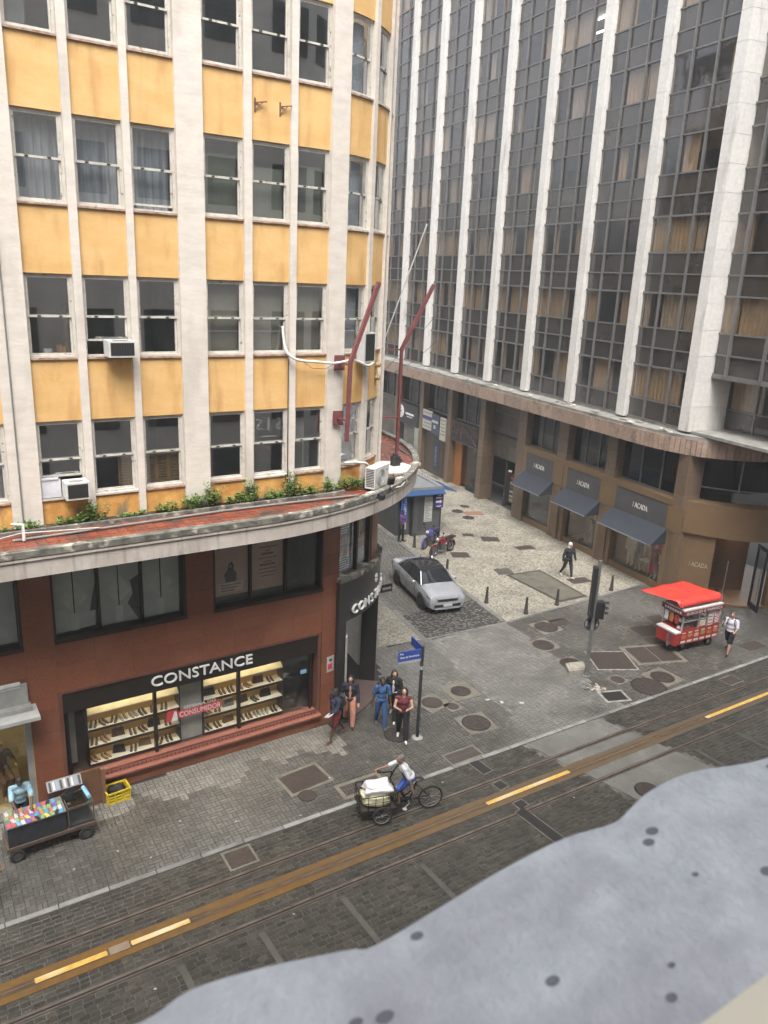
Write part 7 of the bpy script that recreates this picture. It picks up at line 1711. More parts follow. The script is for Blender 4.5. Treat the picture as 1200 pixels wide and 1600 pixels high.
b = MB(); b.obox((0, 0, 0.09), (0.10, 0.02, 0), (0, 0.08, 0.03), (0, -0.02, 0.07)); b.tube([(0, 0, 0), (0, 0, 0.05)], 0.02, 6); solo(b, 'spot_lamp', black_p, 'squat black floodlight on the canopy edge left of the tripod lamp', 'spotlight', (11.35, 17.15, 7.403), R(15))
# conduits and pipes
pipe_w = pm('pipe_pale', (0.50, 0.48, 0.44), rough=0.5); pipe_g = pm('pipe_grey', (0.20, 0.20, 0.19), rough=0.5); wire = pm('wire_black', (0.03, 0.03, 0.03), rough=0.6)
def spline(p, n=5):
    out = []
    for i in range(len(p)-1):
        a, b_, c, d = p[max(i-1, 0)], p[i], p[i+1], p[min(i+2, len(p)-1)]
        for k in range(n):
            t = k/n; out.append(0.5*((2*b_)+(c-a)*t+(2*a-5*b_+4*c-d)*t*t+(3*b_-a-3*c+d)*t**3))
    return out + [p[-1]]
def pipe(name, pts, r, m, label, cat='pipe', seg=8):
    o0 = Vector(pts[0]); b = MB(); b.tube([Vector(p)-o0 for p in pts], r, seg); return solo(b, name, m, label, cat, tuple(o0), smooth=50)
pipe('conduit', [(2.56, FY-0.025, 7.5), (2.56, FY-0.025, 12), (2.56, FY-0.025, 20)], 0.016, pipe_g, 'thin grey conduit running down the leftmost cream pier', 'conduit')
pipe('roof_pipe', [(2.2, 17.55, 7.45), (4.5, 17.62, 7.46), (7.0, 17.75, 7.46), (9.0, 17.72, 7.46), (10.9, 17.62, 7.46)], 0.03, pipe_g, 'grey pipe lying along the weedy canopy roof')
pipe('roof_pipe', [(1.2, 17.4, 7.47), (2.4, 17.85, 7.50), (4.0, 17.55, 7.50)], 0.016, pipe_w, 'thin pale hose across the canopy roof at the left edge')
pipe('roof_pipe', [(2.42, 17.50, 7.44), (2.42, 17.50, 7.80), (2.20, 17.55, 7.82)], 0.035, pm('pvc_white', (0.68, 0.68, 0.66)), 'white plastic pipe bend standing on the canopy at the left edge')
pipe('roof_conduit', [(13.0, 18.5, 7.43), (13.2, 19.3, 7.43), (13.9, 20.3, 7.43), (14.5, 20.0, 7.43), (15.1, 20.9, 7.43), (15.5, 22.4, 7.43)], 0.02, pipe_g, 'grey conduit zigzagging over the red canopy corner', 'conduit')
pipe('roof_conduit', [(11.6, 17.8, 7.43), (12.6, 18.0, 7.43), (13.6, 19.0, 7.43), (14.6, 20.0, 7.44)], 0.022, pipe_w, 'pale pipe following the curved canopy lip', 'conduit')
pts = [fpath(9.05, -0.17, 11.9), fpath(9.05, -0.05, 11.45), fpath(9.1, 0.10, 11.22), fpath(9.35, 0.14, 11.08), fpath(9.9, 0.14, 11.02), fpath(10.4, 0.18, 10.98), fpath(10.9, 0.35, 11.05), fpath(11.3, 0.45, 10.9), fpath(11.9, 0.22, 10.92)]
pipe('white_hose', spline(pts), 0.035, pm('hose_white', (0.62, 0.61, 0.58)), 'white hose looping from a third floor window to the red steel frame', 'hose')
pipe('drop_cable', [tuple(fpath(9.13, 0.02, z)) for z in (11.1, 10, 9, 8.0, 7.5)], 0.014, wire, 'thin dark cable dropping down the right mullion to the weeds', 'cable')
pipe('drop_cable', [tuple(fpath(t_, 0.06, z)) for t_, z in ((9.5, 11.05), (9.8, 10.85), (10.2, 10.82), (10.5, 10.95))], 0.008, pm('wire_red', (0.2, 0.08, 0.05)), 'thin sagging brown wire beside the white hose', 'cable')
pipe('condenser_hose', [tuple(fpath(11.1, -0.1, 8.12)), tuple(fpath(11.35, 0.08, 8.14)), tuple(fpath(11.75, 0.18, 8.06)), tuple(fpath(12.0, 0.25, 7.8))], 0.04, pm('hose_white', (0.62, 0.61, 0.58)), 'white insulated hose from the corner window to the condenser', 'hose')
# red steel sign frames
rsm = pm('red_oxide', (0.185, 0.06, 0.06), (0.125, 0.04, 0.04), scale=6, rough=0.55)
t = thing('sign_frame', 'red steel sign post bolted to the corner pier', 'steel frame', (10.65, 17.9, 8.92))
b = MB(); b.bar((0, 0, 0), (0.05, 0, 2.15), 0.095, 0.095); b.build('upright', rsm, t, world=False)
b = MB(); b.bar((0.05, 0, 2.12), (0.84, 0, 4.16), 0.10, 0.10); b.build('raking_arm', rsm, t, world=False)
for z in (0.56, 2.05):
    b = MB(); b.bar((0.02, 0.0, z), (-0.02, 0.48, z), 0.05, 0.05); b.build('stub', rsm, t, world=False)
    b = MB(); b.box(-0.16, 0.16, 0.475, 0.495, z-0.2, z+0.2)
    for sx in (-0.12, 0.12):
        for sz in (-0.15, 0.15): b.tube([(sx, 0.46, z+sz), (sx, 0.48, z+sz)], 0.02, 6)
    b.build('wall_plate', rsm, t, world=False)
t = thing('sign_frame', 'red steel sign post projecting beyond the corner in front of the tower', 'steel frame', (14.58, 21.2, 7.6))
b = MB(); b.bar((0.0, 0, 0), (0, 0, 3.45), 0.09, 0.09); b.build('upright', rsm, t, world=False)
b = MB(); b.bar((0.0, 0, 3.42), (1.14, 0, 5.45), 0.10, 0.10); b.build('raking_arm', rsm, t, world=False)
for z in (1.2, 3.4):
    b = MB(); b.bar((0, 0.0, z), (-0.66, 0.18, z), 0.05, 0.05); b.build('stub', rsm, t, world=False)
pipe('white_pole', [(13.75, 21.4, 10.6), (15.6, 21.6, 14.9)], 0.022, pm('pole_dull', (0.42, 0.41, 0.39)), 'pale slanting pole rising from the corner across the tower', 'pole')
for i, (a, c, lb) in enumerate((((13.0, 19.7, 10.6), (16.8, 21.4, 12.9), 'upper thin wire running from the corner insulators past the tower'), ((13.0, 19.75, 10.3), (16.6, 22.0, 11.2), 'lower thin wire running from the corner insulators past the tower'))):
    pipe('overhead_wire', [a, ((a[0]+c[0])/2, (a[1]+c[1])/2, (a[2]+c[2])/2-0.12), c], 0.008, wire, lb, 'wire', 5)
b = MB(); b.box(-0.05, 0.05, -0.01, 0.01, -0.1, 0.55)
for z in (0.05, 0.42): b.lathe([(0, -0.14), (0.05, -0.14), (0.08, -0.10), (0.05, -0.07), (0.085, -0.03), (0.05, 0.0)], (0, 0, z), 12, 'Y')
p = fpath(12.72, -0.08, 10.35); solo(b, 'insulator_bracket', pm('insulator_ochre', (0.42, 0.30, 0.14), (0.25, 0.16, 0.09), scale=8), 'bracket with two round insulators on the rounded corner spandrel', 'insulator', tuple(p), R(38), smooth=50)
for x, lb in ((8.28, 'smaller rusty bracket on the upper spandrel, left of its pair'), (8.92, 'rusty bracket on the upper spandrel, right of its pair')):
    b = MB(); b.box(-0.02, 0.02, -0.012, 0.0, -0.12, 0.18); b.bar((0, 0, 0.08), (0.26, -0.10, 0.12), 0.025); b.bar((0, 0, -0.08), (0.16, -0.06, 0.09), 0.018)
    solo(b, 'rusty_bracket', pm('rust', (0.16, 0.075, 0.045)), lb, 'bracket', (x, FY+0.10, 16.86))
# weeds growing on the canopy
leafm = [pm('leaf_green', (0.085, 0.15, 0.022), (0.05, 0.10, 0.015), scale=9, rough=0.55, attr=0.45), pm('leaf_light', (0.15, 0.21, 0.035), (0.09, 0.145, 0.022), scale=9, rough=0.55, attr=0.4)]
stemm = pm('stem_brown', (0.07, 0.055, 0.03))
def weed(x, w, h, n, label, y=None, seed=0):
    rnd = random.Random(seed + int(x*100)); yb = FY-0.13 if y is None else y
    t = thing('weed', label, 'plant', (x, yb, 7.45), 0, 'weeds growing on the canopy')
    fo = MB(); st = MB()
    for k in range(max(4, n//16)):
        bx, by = rnd.gauss(0, w*0.42), rnd.uniform(-0.12, 0.10); hh = h*rnd.uniform(0.35, 1.0)*(1 - 0.4*min(1, abs(bx)/max(w, 0.01)))
        tipv = Vector((bx+rnd.gauss(0, 0.10), by+rnd.uniform(-0.16, 0.06), hh)); base = Vector((bx, by, 0)); mid = (base+tipv)/2 + Vector((rnd.gauss(0, 0.04), -0.03, 0.03))
        st.tube([base, mid, tipv], [0.006, 0.004, 0.002], 4)
        for q in range(16):
            f = rnd.uniform(0.15, 1.0); c = base + (mid-base)*2*f if f < 0.5 else mid + (tipv-mid)*(2*f-1)
            a = rnd.uniform(0, 6.28); el = rnd.uniform(-0.3, 0.8); d = Vector((math.cos(a)*math.cos(el), math.sin(a)*math.cos(el), math.sin(el))); L = rnd.uniform(0.045, 0.10); wd = L*rnd.uniform(0.22, 0.36)
            sd = d.cross(Vector((rnd.uniform(-.3, .3), rnd.uniform(-.3, .3), 1))).normalized()*wd; c = c + d*0.02
            up = d.cross(sd).normalized()*L*0.12
            fo.rv = rnd.random(); fo.mi = 0 if rnd.random() < 0.6 else 1
            fo.quad(c, c+d*L*0.5+sd+up, c+d*L, c+d*L*0.5-sd+up)
    st.build('stem', stemm, t, world=False); o = fo.build('foliage', leafm, t, world=False); o['kind'] = 'stuff'
for x, w, h, n, lb in ((2.55, 0.45, 0.20, 160, 'low weeds at the foot of the leftmost pier'), (3.55, 0.5, 0.24, 240, 'low spreading weeds below the low air conditioner'), (4.05, 0.22, 0.62, 260, 'tall bushy weed beside the low air conditioner mullion'),
                       (5.1, 0.4, 0.14, 120, 'thin row of weeds under the louvred window'), (5.75, 0.22, 0.30, 150, 'small round weed left of the middle pier'), (6.45, 0.30, 0.48, 330, 'bushy weed at the foot of the middle pier'),
                       (6.98, 0.12, 0.85, 240, 'climbing weed on the right edge of the middle pier'), (7.7, 0.45, 0.34, 300, 'weeds below the first window right of the middle pier'), (8.05, 0.10, 0.75, 200, 'climbing weed on the mullion right of the middle pier'),
                       (8.75, 0.42, 0.28, 280, 'weeds under the lettered window'), (9.22, 0.14, 0.85, 260, 'tallest weed on the mullion under the lettered window'), (9.75, 0.4, 0.30, 260, 'weeds between the tallest weed and the corner pier'),
                       (10.3, 0.18, 0.55, 220, 'weed climbing the left side of the corner pier'), (10.95, 0.34, 0.46, 330, 'bushy weeds between the corner pier and the condenser'), (11.4, 0.22, 0.36, 160, 'weeds behind the condenser unit')):
    weed(x, w*1.1, h*0.95, int(n*1.6), lb, y=(FY-0.10 if x < 10.6 else FY-0.05), seed=5)
for x, z, lb in ((6.62, 7.95, 'small tuft growing from a crack in the middle pier'),):
    pass
# ================================================================== people
TMP = bpy.data.scenes.new('scratch')
def remeshed(b, name, voxel, mat):
    me = bpy.data.meshes.new('tmp'); me.from_pydata(b.v, [], b.f); o = bpy.data.objects.new('tmp', me); TMP.collection.objects.link(o)
    md = o.modifiers.new('r', 'REMESH'); md.mode = 'VOXEL'; md.voxel_size = voxel; md.use_smooth_shade = True
    sm = o.modifiers.new('s', 'SMOOTH'); sm.factor = 0.5; sm.iterations = 3
    vl = TMP.view_layers[0]; vl.update(); out = bpy.data.meshes.new_from_object(o.evaluated_get(vl.depsgraph))
    bpy.data.objects.remove(o); bpy.data.meshes.remove(me)
    out.name = name; out.materials.clear(); out.materials.append(mat)
    out.polygons.foreach_set('use_smooth', [True]*len(out.polygons)); return out
def cap(b, a, c, ra, rc):
    a, c = Vector(a), Vector(c); d = (c-a); L = d.length; d = d.normalized() if L > 1e-5 else Vector((0, 0, 1))
    pts, rr = [], []
    for i in range(5): t = math.pi/2*(1-i/4); pts.append(a - d*ra*math.sin(t)); rr.append(max(ra*math.cos(t), 0.0005))
    for i in range(5): t = math.pi/2*i/4; pts.append(c + d*rc*math.sin(t)); rr.append(max(rc*math.cos(t), 0.0005))
    b.tube(pts, rr, 10)
def person(label, loc, heading, h=1.70, skin=(0.30, 0.17, 0.11), hair=('short', (0.02, 0.015, 0.012)), legs=((12, 8), (-14, 18)), arms=((5, 10, 20), (-5, 10, 20)),
           lean=3, head=(0, 0), top=None, sleeve=0.5, bottom=None, bleg=1.0, jacket=None, shoes=(0.02, 0.02, 0.02), sandals=False, wide=1.0, cap_col=None, hood=None,
           name='person', cat='person', zoff=0.0, z=None, build=1.0, face=True, vox=0.013, inw=(0, 0), hem=0.0, skirt=False):
    """legs: (thigh forward deg, knee bend deg) left, right; arms: (swing forward, out, elbow bend) left, right"""
    k = h/1.70
    t = thing(name, label, cat, (loc[0], loc[1], loc[2] if len(loc) > 2 else 0.0), R(heading-90))
    LT = Matrix.Rotation(R(-lean), 4, 'X'); piv = Vector((0, 0, 0.95))
    up = lambda p: piv + LT @ (Vector(p)-piv)
    J = {}
    for i, s in ((0, -1), (1, 1)):
        a, kn = R(legs[i][0]), R(legs[i][1]); hip = Vector((s*0.092*build, 0, 0.91)); knee = hip + 0.43*Vector((s*0.02, math.sin(a), -math.cos(a)))
        ank = knee + 0.41*Vector((0, math.sin(a-kn), -math.cos(a-kn))); fp = Vector((s*0.12, math.cos((a-kn)*0.6), math.sin((a-kn)*0.6))).normalized()
        J[s] = (hip, knee, ank, ank + fp*0.15 + Vector((0, 0, -0.055)), ank - fp*0.045 + Vector((0, 0, -0.05)))
    mn = min(min(J[s][3].z, J[s][4].z) for s in (-1, 1)) - 0.03
    dz = Vector((0, 0, -mn)); A = {}
    for i, s in ((0, -1), (1, 1)):
        f, o_, e = R(arms[i][0]), R(arms[i][1]), R(arms[i][2]); sh = up((s*0.185*build, 0, 1.395))
        d1 = Vector((s*math.sin(o_), math.sin(f)*math.cos(o_), -math.cos(f)*math.cos(o_))); el = sh + d1*0.285
        d2 = Vector((s*math.sin(o_)*0.4 - s*inw[i], math.sin(f+e), -math.cos(f+e))).normalized(); wr = el + d2*0.245
        A[s] = (sh, el, wr, d2)
    HR = Matrix.Rotation(R(head[0]), 4, 'Z') @ Matrix.Rotation(R(-head[1]), 4, 'X'); nb = up((0, 0.005, 1.50))
    hd = lambda p: nb + HR @ (Vector(p)-Vector((0, 0.005, 1.50)))
    rot_up = LT.to_3x3(); rot_h = HR.to_3x3()
    # ---- body
    b = MB()
    b.ell(up((0, 0, 0.965)), (0.155*build, 0.11*build, 0.12), 14, 10, rot_up); b.ell(up((0, 0.005, 1.11)), (0.135*build, 0.10*build, 0.15), 14, 10, rot_up); b.ell(up((0, 0, 1.28)), (0.16*build, 0.112*build, 0.15), 14, 10, rot_up)
    cap(b, up((-0.15*build, 0, 1.395)), up((0.15*build, 0, 1.395)), 0.055, 0.055); cap(b, up((0, 0, 1.41)), nb + Vector((0, 0.01, 0.03)), 0.055, 0.050)
    b.ell(hd((0, 0.018, 1.608)), (0.074, 0.094, 0.112), 14, 12, rot_h); b.ell(hd((0, 0.048, 1.548)), (0.052, 0.056, 0.05), 12, 8, rot_h)
    cap(b, hd((0, 0.108, 1.612)), hd((0, 0.124, 1.585)), 0.012, 0.016)
    for s in (-1, 1): b.ell(hd((s*0.076, 0.005, 1.60)), (0.014, 0.022, 0.032), 8, 6, rot_h)
    for s in (-1, 1):
        hip, knee, ank, toe, heel = J[s]
        cap(b, hip, knee, 0.082*build, 0.055*build); cap(b, knee, knee+(ank-knee)*0.35, 0.055*build, 0.056*build); cap(b, knee+(ank-knee)*0.35, ank, 0.055*build, 0.036); cap(b, heel, toe, 0.034, 0.028); cap(b, ank, heel, 0.036, 0.034)
        sh, el, wr, d2 = A[s]
        cap(b, sh, el, 0.050*build, 0.039); cap(b, el, wr, 0.040, 0.026)
        side = d2.cross(Vector((0, 1, 0.2))).normalized(); pn = side.cross(d2).normalized()
        palm = wr + d2*0.075; cap(b, wr, palm, 0.026, 0.032)
        for q in range(4):
            o0 = palm + side*(q-1.5)*0.019 + d2*0.01; l = (0.060, 0.072, 0.067, 0.052)[q]; m1 = o0 + d2*l*0.6; m2 = m1 + (d2*0.8+pn*0.5).normalized()*l*0.5
            cap(b, o0, m1, 0.0105, 0.0095); cap(b, m1, m2, 0.0095, 0.0085)
        cap(b, wr + d2*0.03 + side*0.025, wr + d2*0.08 + side*0.055, 0.012, 0.010)
    fin = lambda bb: setattr(bb, 'v', [tuple((Vector(p)+dz)*k) for p in bb.v])
    skm = pm('skin_%02d%02d%02d' % tuple(int(c*99) for c in skin), skin, tuple(c*0.9 for c in skin), scale=9, rough=0.55)
    fin(b); link_mesh('body', remeshed(b, 'body', vox*k, skm), t)
    if face:
        b = MB()
        for s in (-1, 1): b.ell(hd((s*0.031, 0.104, 1.622)), (0.013, 0.008, 0.008), 8, 6)
        fin(b); b.build('eyes', pm('eye_dark', (0.02, 0.015, 0.012), rough=0.2), t, world=False)
        b = MB(); b.ell(hd((0, 0.102, 1.548)), (0.024, 0.010, 0.008), 8, 6); fin(b); b.build('mouth', pm('lip_tone', tuple(c*0.6 for c in skin)), t, world=False)
    def mat_(key, c):
        if not isinstance(c, tuple): return c
        return pm('%s_%s' % (key, '_'.join('%03d' % int(x*999) for x in c)), c, tuple(x*0.8 for x in c), scale=9, rough=0.85, bump=1.0, bscale=11, local=True)
    def torso(b, g, z0=0.93):
        b.ell(up((0, 0, z0+0.04)), ((0.150+g)*build*(1.0+hem), (0.108+g)*build*(1+hem), 0.10), 14, 10, rot_up); b.ell(up((0, 0.005, 1.11)), ((0.138+g)*build, (0.105+g)*build, 0.17), 14, 10, rot_up)
        b.ell(up((0, 0, 1.28)), ((0.160+g)*build, (0.114+g)*build, 0.15), 14, 10, rot_up); cap(b, up((-0.15*build, 0, 1.395)), up((0.15*build, 0, 1.395)), 0.055+g, 0.055+g)
    def arms_(b, g, fr):
        for s in (-1, 1):
            sh, el, wr, d2 = A[s]
            if fr <= 0.5: cap(b, sh, sh+(el-sh)*fr*2, 0.052*build+g, 0.05*build+g*1.3)
            else: cap(b, sh, el, 0.052*build+g, 0.046+g); cap(b, el, el+(wr-el)*(fr-0.5)*2, 0.044+g, 0.034+g)
    if bottom:
        b = MB(); b.ell(up((0, 0, 0.965)), (0.163*build, 0.118*build, 0.115), 14, 10, rot_up)
        for s in (-1, 1):
            hip, knee, ank, toe, heel = J[s]
            if bleg < 0.55:
                e = hip+(knee-hip)*min(1, bleg*2); cap(b, hip, e, 0.098*build*wide, 0.085*build*wide)
            else:
                e = knee+(ank-knee)*min(1.0, (bleg-0.5)*2); cap(b, hip, knee, 0.096*build*(0.5+wide/2), 0.070*build*wide); cap(b, knee, e+Vector((0, 0, 0.0)), 0.068*build*wide, 0.054*wide)
        fin(b); link_mesh('trousers' if bleg > 0.55 else 'shorts', remeshed(b, 'trousers', vox*1.1*k, mat_('cloth', bottom)), t)
    if skirt:
        b = MB(); b.lathe([(0.15, 1.0), (0.19, 0.8), (0.22, 0.5), (0.24, 0.25), (0.0, 0.25)], (0, 0, 0), 20); fin(b); b.build('skirt', mat_('cloth', skirt), t, world=False, smooth=60)
    if top:
        b = MB(); torso(b, 0.012); arms_(b, 0.010, sleeve); fin(b); link_mesh('shirt', remeshed(b, 'shirt', vox*1.1*k, mat_('cloth', top)), t)
    if jacket:
        b = MB(); torso(b, 0.026, 0.90); arms_(b, 0.020, 1.0)
        bb = MB(); fin(b); me = remeshed(b, 'jacket', vox*1.1*k, mat_('cloth', jacket))
        o = link_mesh('jacket', me, t)
        if top:                                             # opened at the front
            b = MB(); b.ell(up((0, 0.115*build, 1.16)), (0.045, 0.032, 0.22), 10, 8, rot_up); b.ell(up((0, 0.118*build, 1.33)), (0.035, 0.03, 0.10), 10, 8, rot_up); fin(b); link_mesh('shirt_front', remeshed(b, 'shirt_front', vox*k, mat_('cloth', top)), t)
    if shoes:
        b = MB()
        for s in (-1, 1):
            hip, knee, ank, toe, heel = J[s]
            if sandals:
                d = (toe-heel).normalized(); b.obox((toe+heel)/2 + Vector((0, 0, -0.032)) + d*0.02, d*0.14, Vector((0.045, 0, 0)), Vector((0, 0, 0.008)))
                b.tube([toe - d*0.05 + Vector((-0.045, 0, -0.02)), toe - d*0.05 + Vector((0, 0, 0.025)), toe - d*0.05 + Vector((0.045, 0, -0.02))], 0.008, 6)
            else:
                cap(b, heel + Vector((0, 0, 0.005)), toe, 0.042, 0.036); cap(b, heel + Vector((0, 0, 0.005)), ank*0.6+heel*0.4, 0.044, 0.042); cap(b, toe-(toe-heel)*0.3, toe+(toe-heel)*0.12, 0.040, 0.030)
        fin(b)
        if sandals: b.build('sandals', mat_('shoe', shoes), t, world=False)
        else: link_mesh('shoes', remeshed(b, 'shoes', vox*k, mat_('shoe', shoes)), t)
    kind, hc = hair
    hm = pm('hair_%03d' % int(hc[0]*999), hc, tuple(c*0.6 for c in hc), scale=30, rough=0.6, bump=0.6, bscale=50, local=True)
    if kind:
        b = MB(); b.ell(hd((0, 0.0, 1.638)), (0.083, 0.098, 0.098), 14, 10, rot_h)
        if kind == 'long':
            b.ell(hd((0, -0.055, 1.54)), (0.095, 0.055, 0.15), 12, 10, rot_h)
            for s in (-1, 1): b.ell(hd((s*0.075, -0.005, 1.51)), (0.03, 0.05, 0.14), 10, 8, rot_h)
        if kind == 'bob':
            b.ell(hd((0, -0.03, 1.60)), (0.105, 0.085, 0.12), 12, 10, rot_h)
            for s in (-1, 1): b.ell(hd((s*0.085, 0.005, 1.57)), (0.035, 0.05, 0.09), 10, 8, rot_h)
        fin(b); link_mesh('hair', remeshed(b, 'hair', 0.012*k, hm), t)
    if cap_col:
        b = MB(); b.ell(hd((0, 0.005, 1.655)), (0.088, 0.104, 0.085), 14, 10, rot_h); b.ell(hd((0, 0.115, 1.648)), (0.065, 0.07, 0.012), 12, 6, rot_h); fin(b); link_mesh('cap', remeshed(b, 'cap', 0.011*k, mat_('cloth', cap_col)), t)
    if hood:
        b = MB(); b.ell(hd((0, -0.012, 1.625)), (0.098, 0.105, 0.125), 14, 10, rot_h); b.ell(hd((0, -0.03, 1.50)), (0.11, 0.10, 0.06), 12, 8, rot_h); fin(b); link_mesh('hood', remeshed(b, 'hood', 0.012*k, mat_('cloth', hood)), t)
    W = WM[t.name]
    def wp(s): return W @ ((A[s][2] + A[s][3]*0.09 + dz)*k)
    t2 = {'hand': wp, 'back': lambda z_, d_: W @ ((up((0, -d_, z_)) + dz)*k), 'rz': R(heading-90), 'k': k}
    return t, t2
def backpack(info, label, m, w=0.15):
    t = thing('backpack', label, 'backpack', tuple(info['back'](1.02, 0.205)), info['rz'])
    b = lumpy((w, 0.085, 0.22), 50+len(label), 16, 12, 0.05); b.v = [(x, y, z+0.20) for x, y, z in b.v]; b.build('bag', m, t, world=False, smooth=70)
    b = lumpy((w*0.75, 0.035, 0.10), 51, 12, 8, 0.05); b.v = [(x, y-0.085, z+0.12) for x, y, z in b.v]; b.build('front_pocket', m, t, world=False, smooth=70)
    for s in (-1, 1):
        b = MB(); b.tube([(s*0.10, 0.06, 0.36), (s*0.11, 0.16, 0.46), (s*0.115, 0.30, 0.40), (s*0.125, 0.33, 0.28), (s*0.14, 0.22, 0.14), (s*0.12, 0.06, 0.06)], 0.016, 6); b.build('strap', m, t, world=False, smooth=60)
    return t
bp_dark = pm('pack_dark', (0.022, 0.024, 0.032), rough=0.7); bp_black = pm('pack_black', (0.015, 0.015, 0.016), rough=0.7)
DK = (0.10, 0.055, 0.038); MD = (0.26, 0.145, 0.095); LT_ = (0.46, 0.27, 0.19)
p, i1 = person('person in cap, navy jacket and red patterned shorts walking with a paper', (10.42, 17.62), 192, 1.68, DK, legs=((26, 10), (-22, 14)), arms=((30, 8, 55), (-20, 12, 20)), lean=6,
               top=(0.06, 0.075, 0.11), sleeve=0.5, jacket=(0.018, 0.022, 0.042), bottom=pm('print_shorts', (0.26, 0.02, 0.02), (0.02, 0.016, 0.016), scale=16, contrast=(0.45, 0.55), rough=0.85, local=True), bleg=0.48, shoes=(0.16, 0.07, 0.05), sandals=True, cap_col=(0.025, 0.025, 0.03))
backpack(i1, 'dark backpack worn by the person in red patterned shorts', bp_dark)
q = i1['hand'](-1); b = MB(); b.obox((0, 0, 0), (0.13, 0.02, 0.0), (0, 0.09, 0.03), (0, -0.002, 0.004)); b.obox((0.02, 0.01, 0.012), (0.10, 0.03, 0.02), (0, 0.08, 0.03), (0, -0.001, 0.003))
solo(b, 'paper', pm('paper_white', (0.68, 0.68, 0.70)), 'white folded papers held by the person in red patterned shorts', 'paper', tuple(q), R(200))
p, i2 = person('person with long dark hair in dark jacket and salmon trousers', (11.12, 18.02), 238, 1.72, LT_, hair=('long', (0.018, 0.012, 0.01)), legs=((14, 6), (-14, 16)), arms=((4, 10, 25), (-8, 12, 30)),
               top=(0.50, 0.27, 0.19), sleeve=0.5, jacket=(0.016, 0.018, 0.03), bottom=(0.50, 0.235, 0.16), wide=1.35, shoes=(0.03, 0.025, 0.025))
p, i3 = person('person in blue patterned shirt and jeans walking beside the street sign', (11.90, 17.46), 246, 1.70, DK, hair=('short', (0.02, 0.015, 0.012)), legs=((10, 4), (-12, 14)), arms=((6, 12, 10), (-6, 12, 12)),
               top=pm('blue_print', (0.045, 0.12, 0.27), (0.02, 0.055, 0.14), scale=16, contrast=(0.42, 0.58), rough=0.85, local=True), sleeve=0.42, bottom=(0.035, 0.085, 0.22), wide=1.1, shoes=(0.09, 0.10, 0.12), hem=0.08)
backpack(i3, 'dark backpack on the person in the blue patterned shirt', bp_dark)
p, i4 = person('person with brown hair in black jacket over white top, walking behind the group', (12.52, 17.72), 226, 1.70, LT_, hair=('bob', (0.06, 0.03, 0.018)), legs=((22, 6), (-20, 16)), arms=((4, 10, 45), (-4, 12, 30)), head=(20, 0),
               top=(0.62, 0.62, 0.64), sleeve=0.4, jacket=(0.016, 0.016, 0.018), bottom=(0.016, 0.016, 0.019), wide=1.25, shoes=(0.66, 0.65, 0.62))
b = lumpy((0.16, 0.06, 0.13), 77, 14, 10, 0.1); solo(b, 'shoulder_bag', pm('bag_beige', (0.42, 0.33, 0.24), (0.3, 0.23, 0.17), scale=9), 'beige shoulder bag on the person in black jacket over white top', 'handbag', tuple(i4['back'](1.08, 0.10) + Vector((0.20, 0.06, 0))), R(140), smooth=70)
p, i5 = person('person in burgundy sleeveless top and black trousers with hands together', (12.12, 16.62), 236, 1.68, LT_, hair=('bob', (0.018, 0.013, 0.012)), legs=((16, 4), (-10, 14)), arms=((22, 14, 80), (22, 14, 80)), inw=(0.75, 0.75), head=(-15, -20),
               top=(0.115, 0.022, 0.032), sleeve=0.0, bottom=(0.014, 0.014, 0.017), wide=1.25, shoes=(0.70, 0.69, 0.66), build=1.08)
p, i7 = person('person in white shirt and black shorts eating while walking past the snack cart', (26.35, 15.35), 196, 1.72, LT_, hair=('short', (0.10, 0.085, 0.07)), legs=((24, 8), (-24, 20)), arms=((20, 12, 60), (30, 14, 118)), inw=(0.1, 0.35),
               top=(0.62, 0.58, 0.66), sleeve=0.42, bottom=(0.016, 0.017, 0.02), bleg=0.46, shoes=(0.025, 0.022, 0.022), lean=2, build=1.05)
backpack(i7, 'black backpack on the person in white shirt and black shorts', bp_black)
q = i7['hand'](1); solo(MB().lathe([(0, 0), (0.028, 0), (0.032, 0.09), (0.0, 0.09)], seg=12), 'drink_can', pm('can_dark', (0.10, 0.03, 0.03), rough=0.3), 'small dark cup held to the mouth of the person in white', 'cup', tuple(q), 0)
p, i8 = person('person in black jacket and pale hood crossing the mosaic pavement', (26.62, 24.02, 0.006), 262, 1.72, LT_, hair=(None, (0.02, 0.02, 0.02)), legs=((16, 4), (-16, 18)), arms=((8, 14, 10), (-8, 16, 12)),
               top=(0.016, 0.017, 0.022), jacket=(0.016, 0.017, 0.024), bottom=(0.015, 0.015, 0.02), shoes=(0.66, 0.65, 0.62), hood=(0.60, 0.59, 0.57), build=1.12)
p, i9 = person('person in purple patterned shirt standing by the kiosk banner', (22.42, 31.80, 0.006), 292, 1.70, DK, legs=((4, 2), (-4, 4)), arms=((6, 8, 20), (4, 10, 16)),
               top=pm('purple_print', (0.15, 0.05, 0.18), (0.05, 0.04, 0.10), scale=16, contrast=(0.42, 0.58), rough=0.85, local=True), sleeve=0.45, bottom=(0.016, 0.016, 0.018), shoes=(0.04, 0.04, 0.04))
p, i10 = person('person in light blue jersey arranging goods behind the vendor cart', (1.84, 17.70), 270, 1.70, DK, legs=((3, 2), (-3, 2)), arms=((34, 8, 30), (38, 6, 34)), lean=12, head=(0, 32), inw=(0.25, 0.25),
                top=pm('jersey_blue', (0.30, 0.46, 0.52), (0.16, 0.27, 0.34), scale=10, contrast=(0.45, 0.6), rough=0.7, local=True), sleeve=0.45, bottom=(0.03, 0.035, 0.05), shoes=(0.03, 0.03, 0.03))
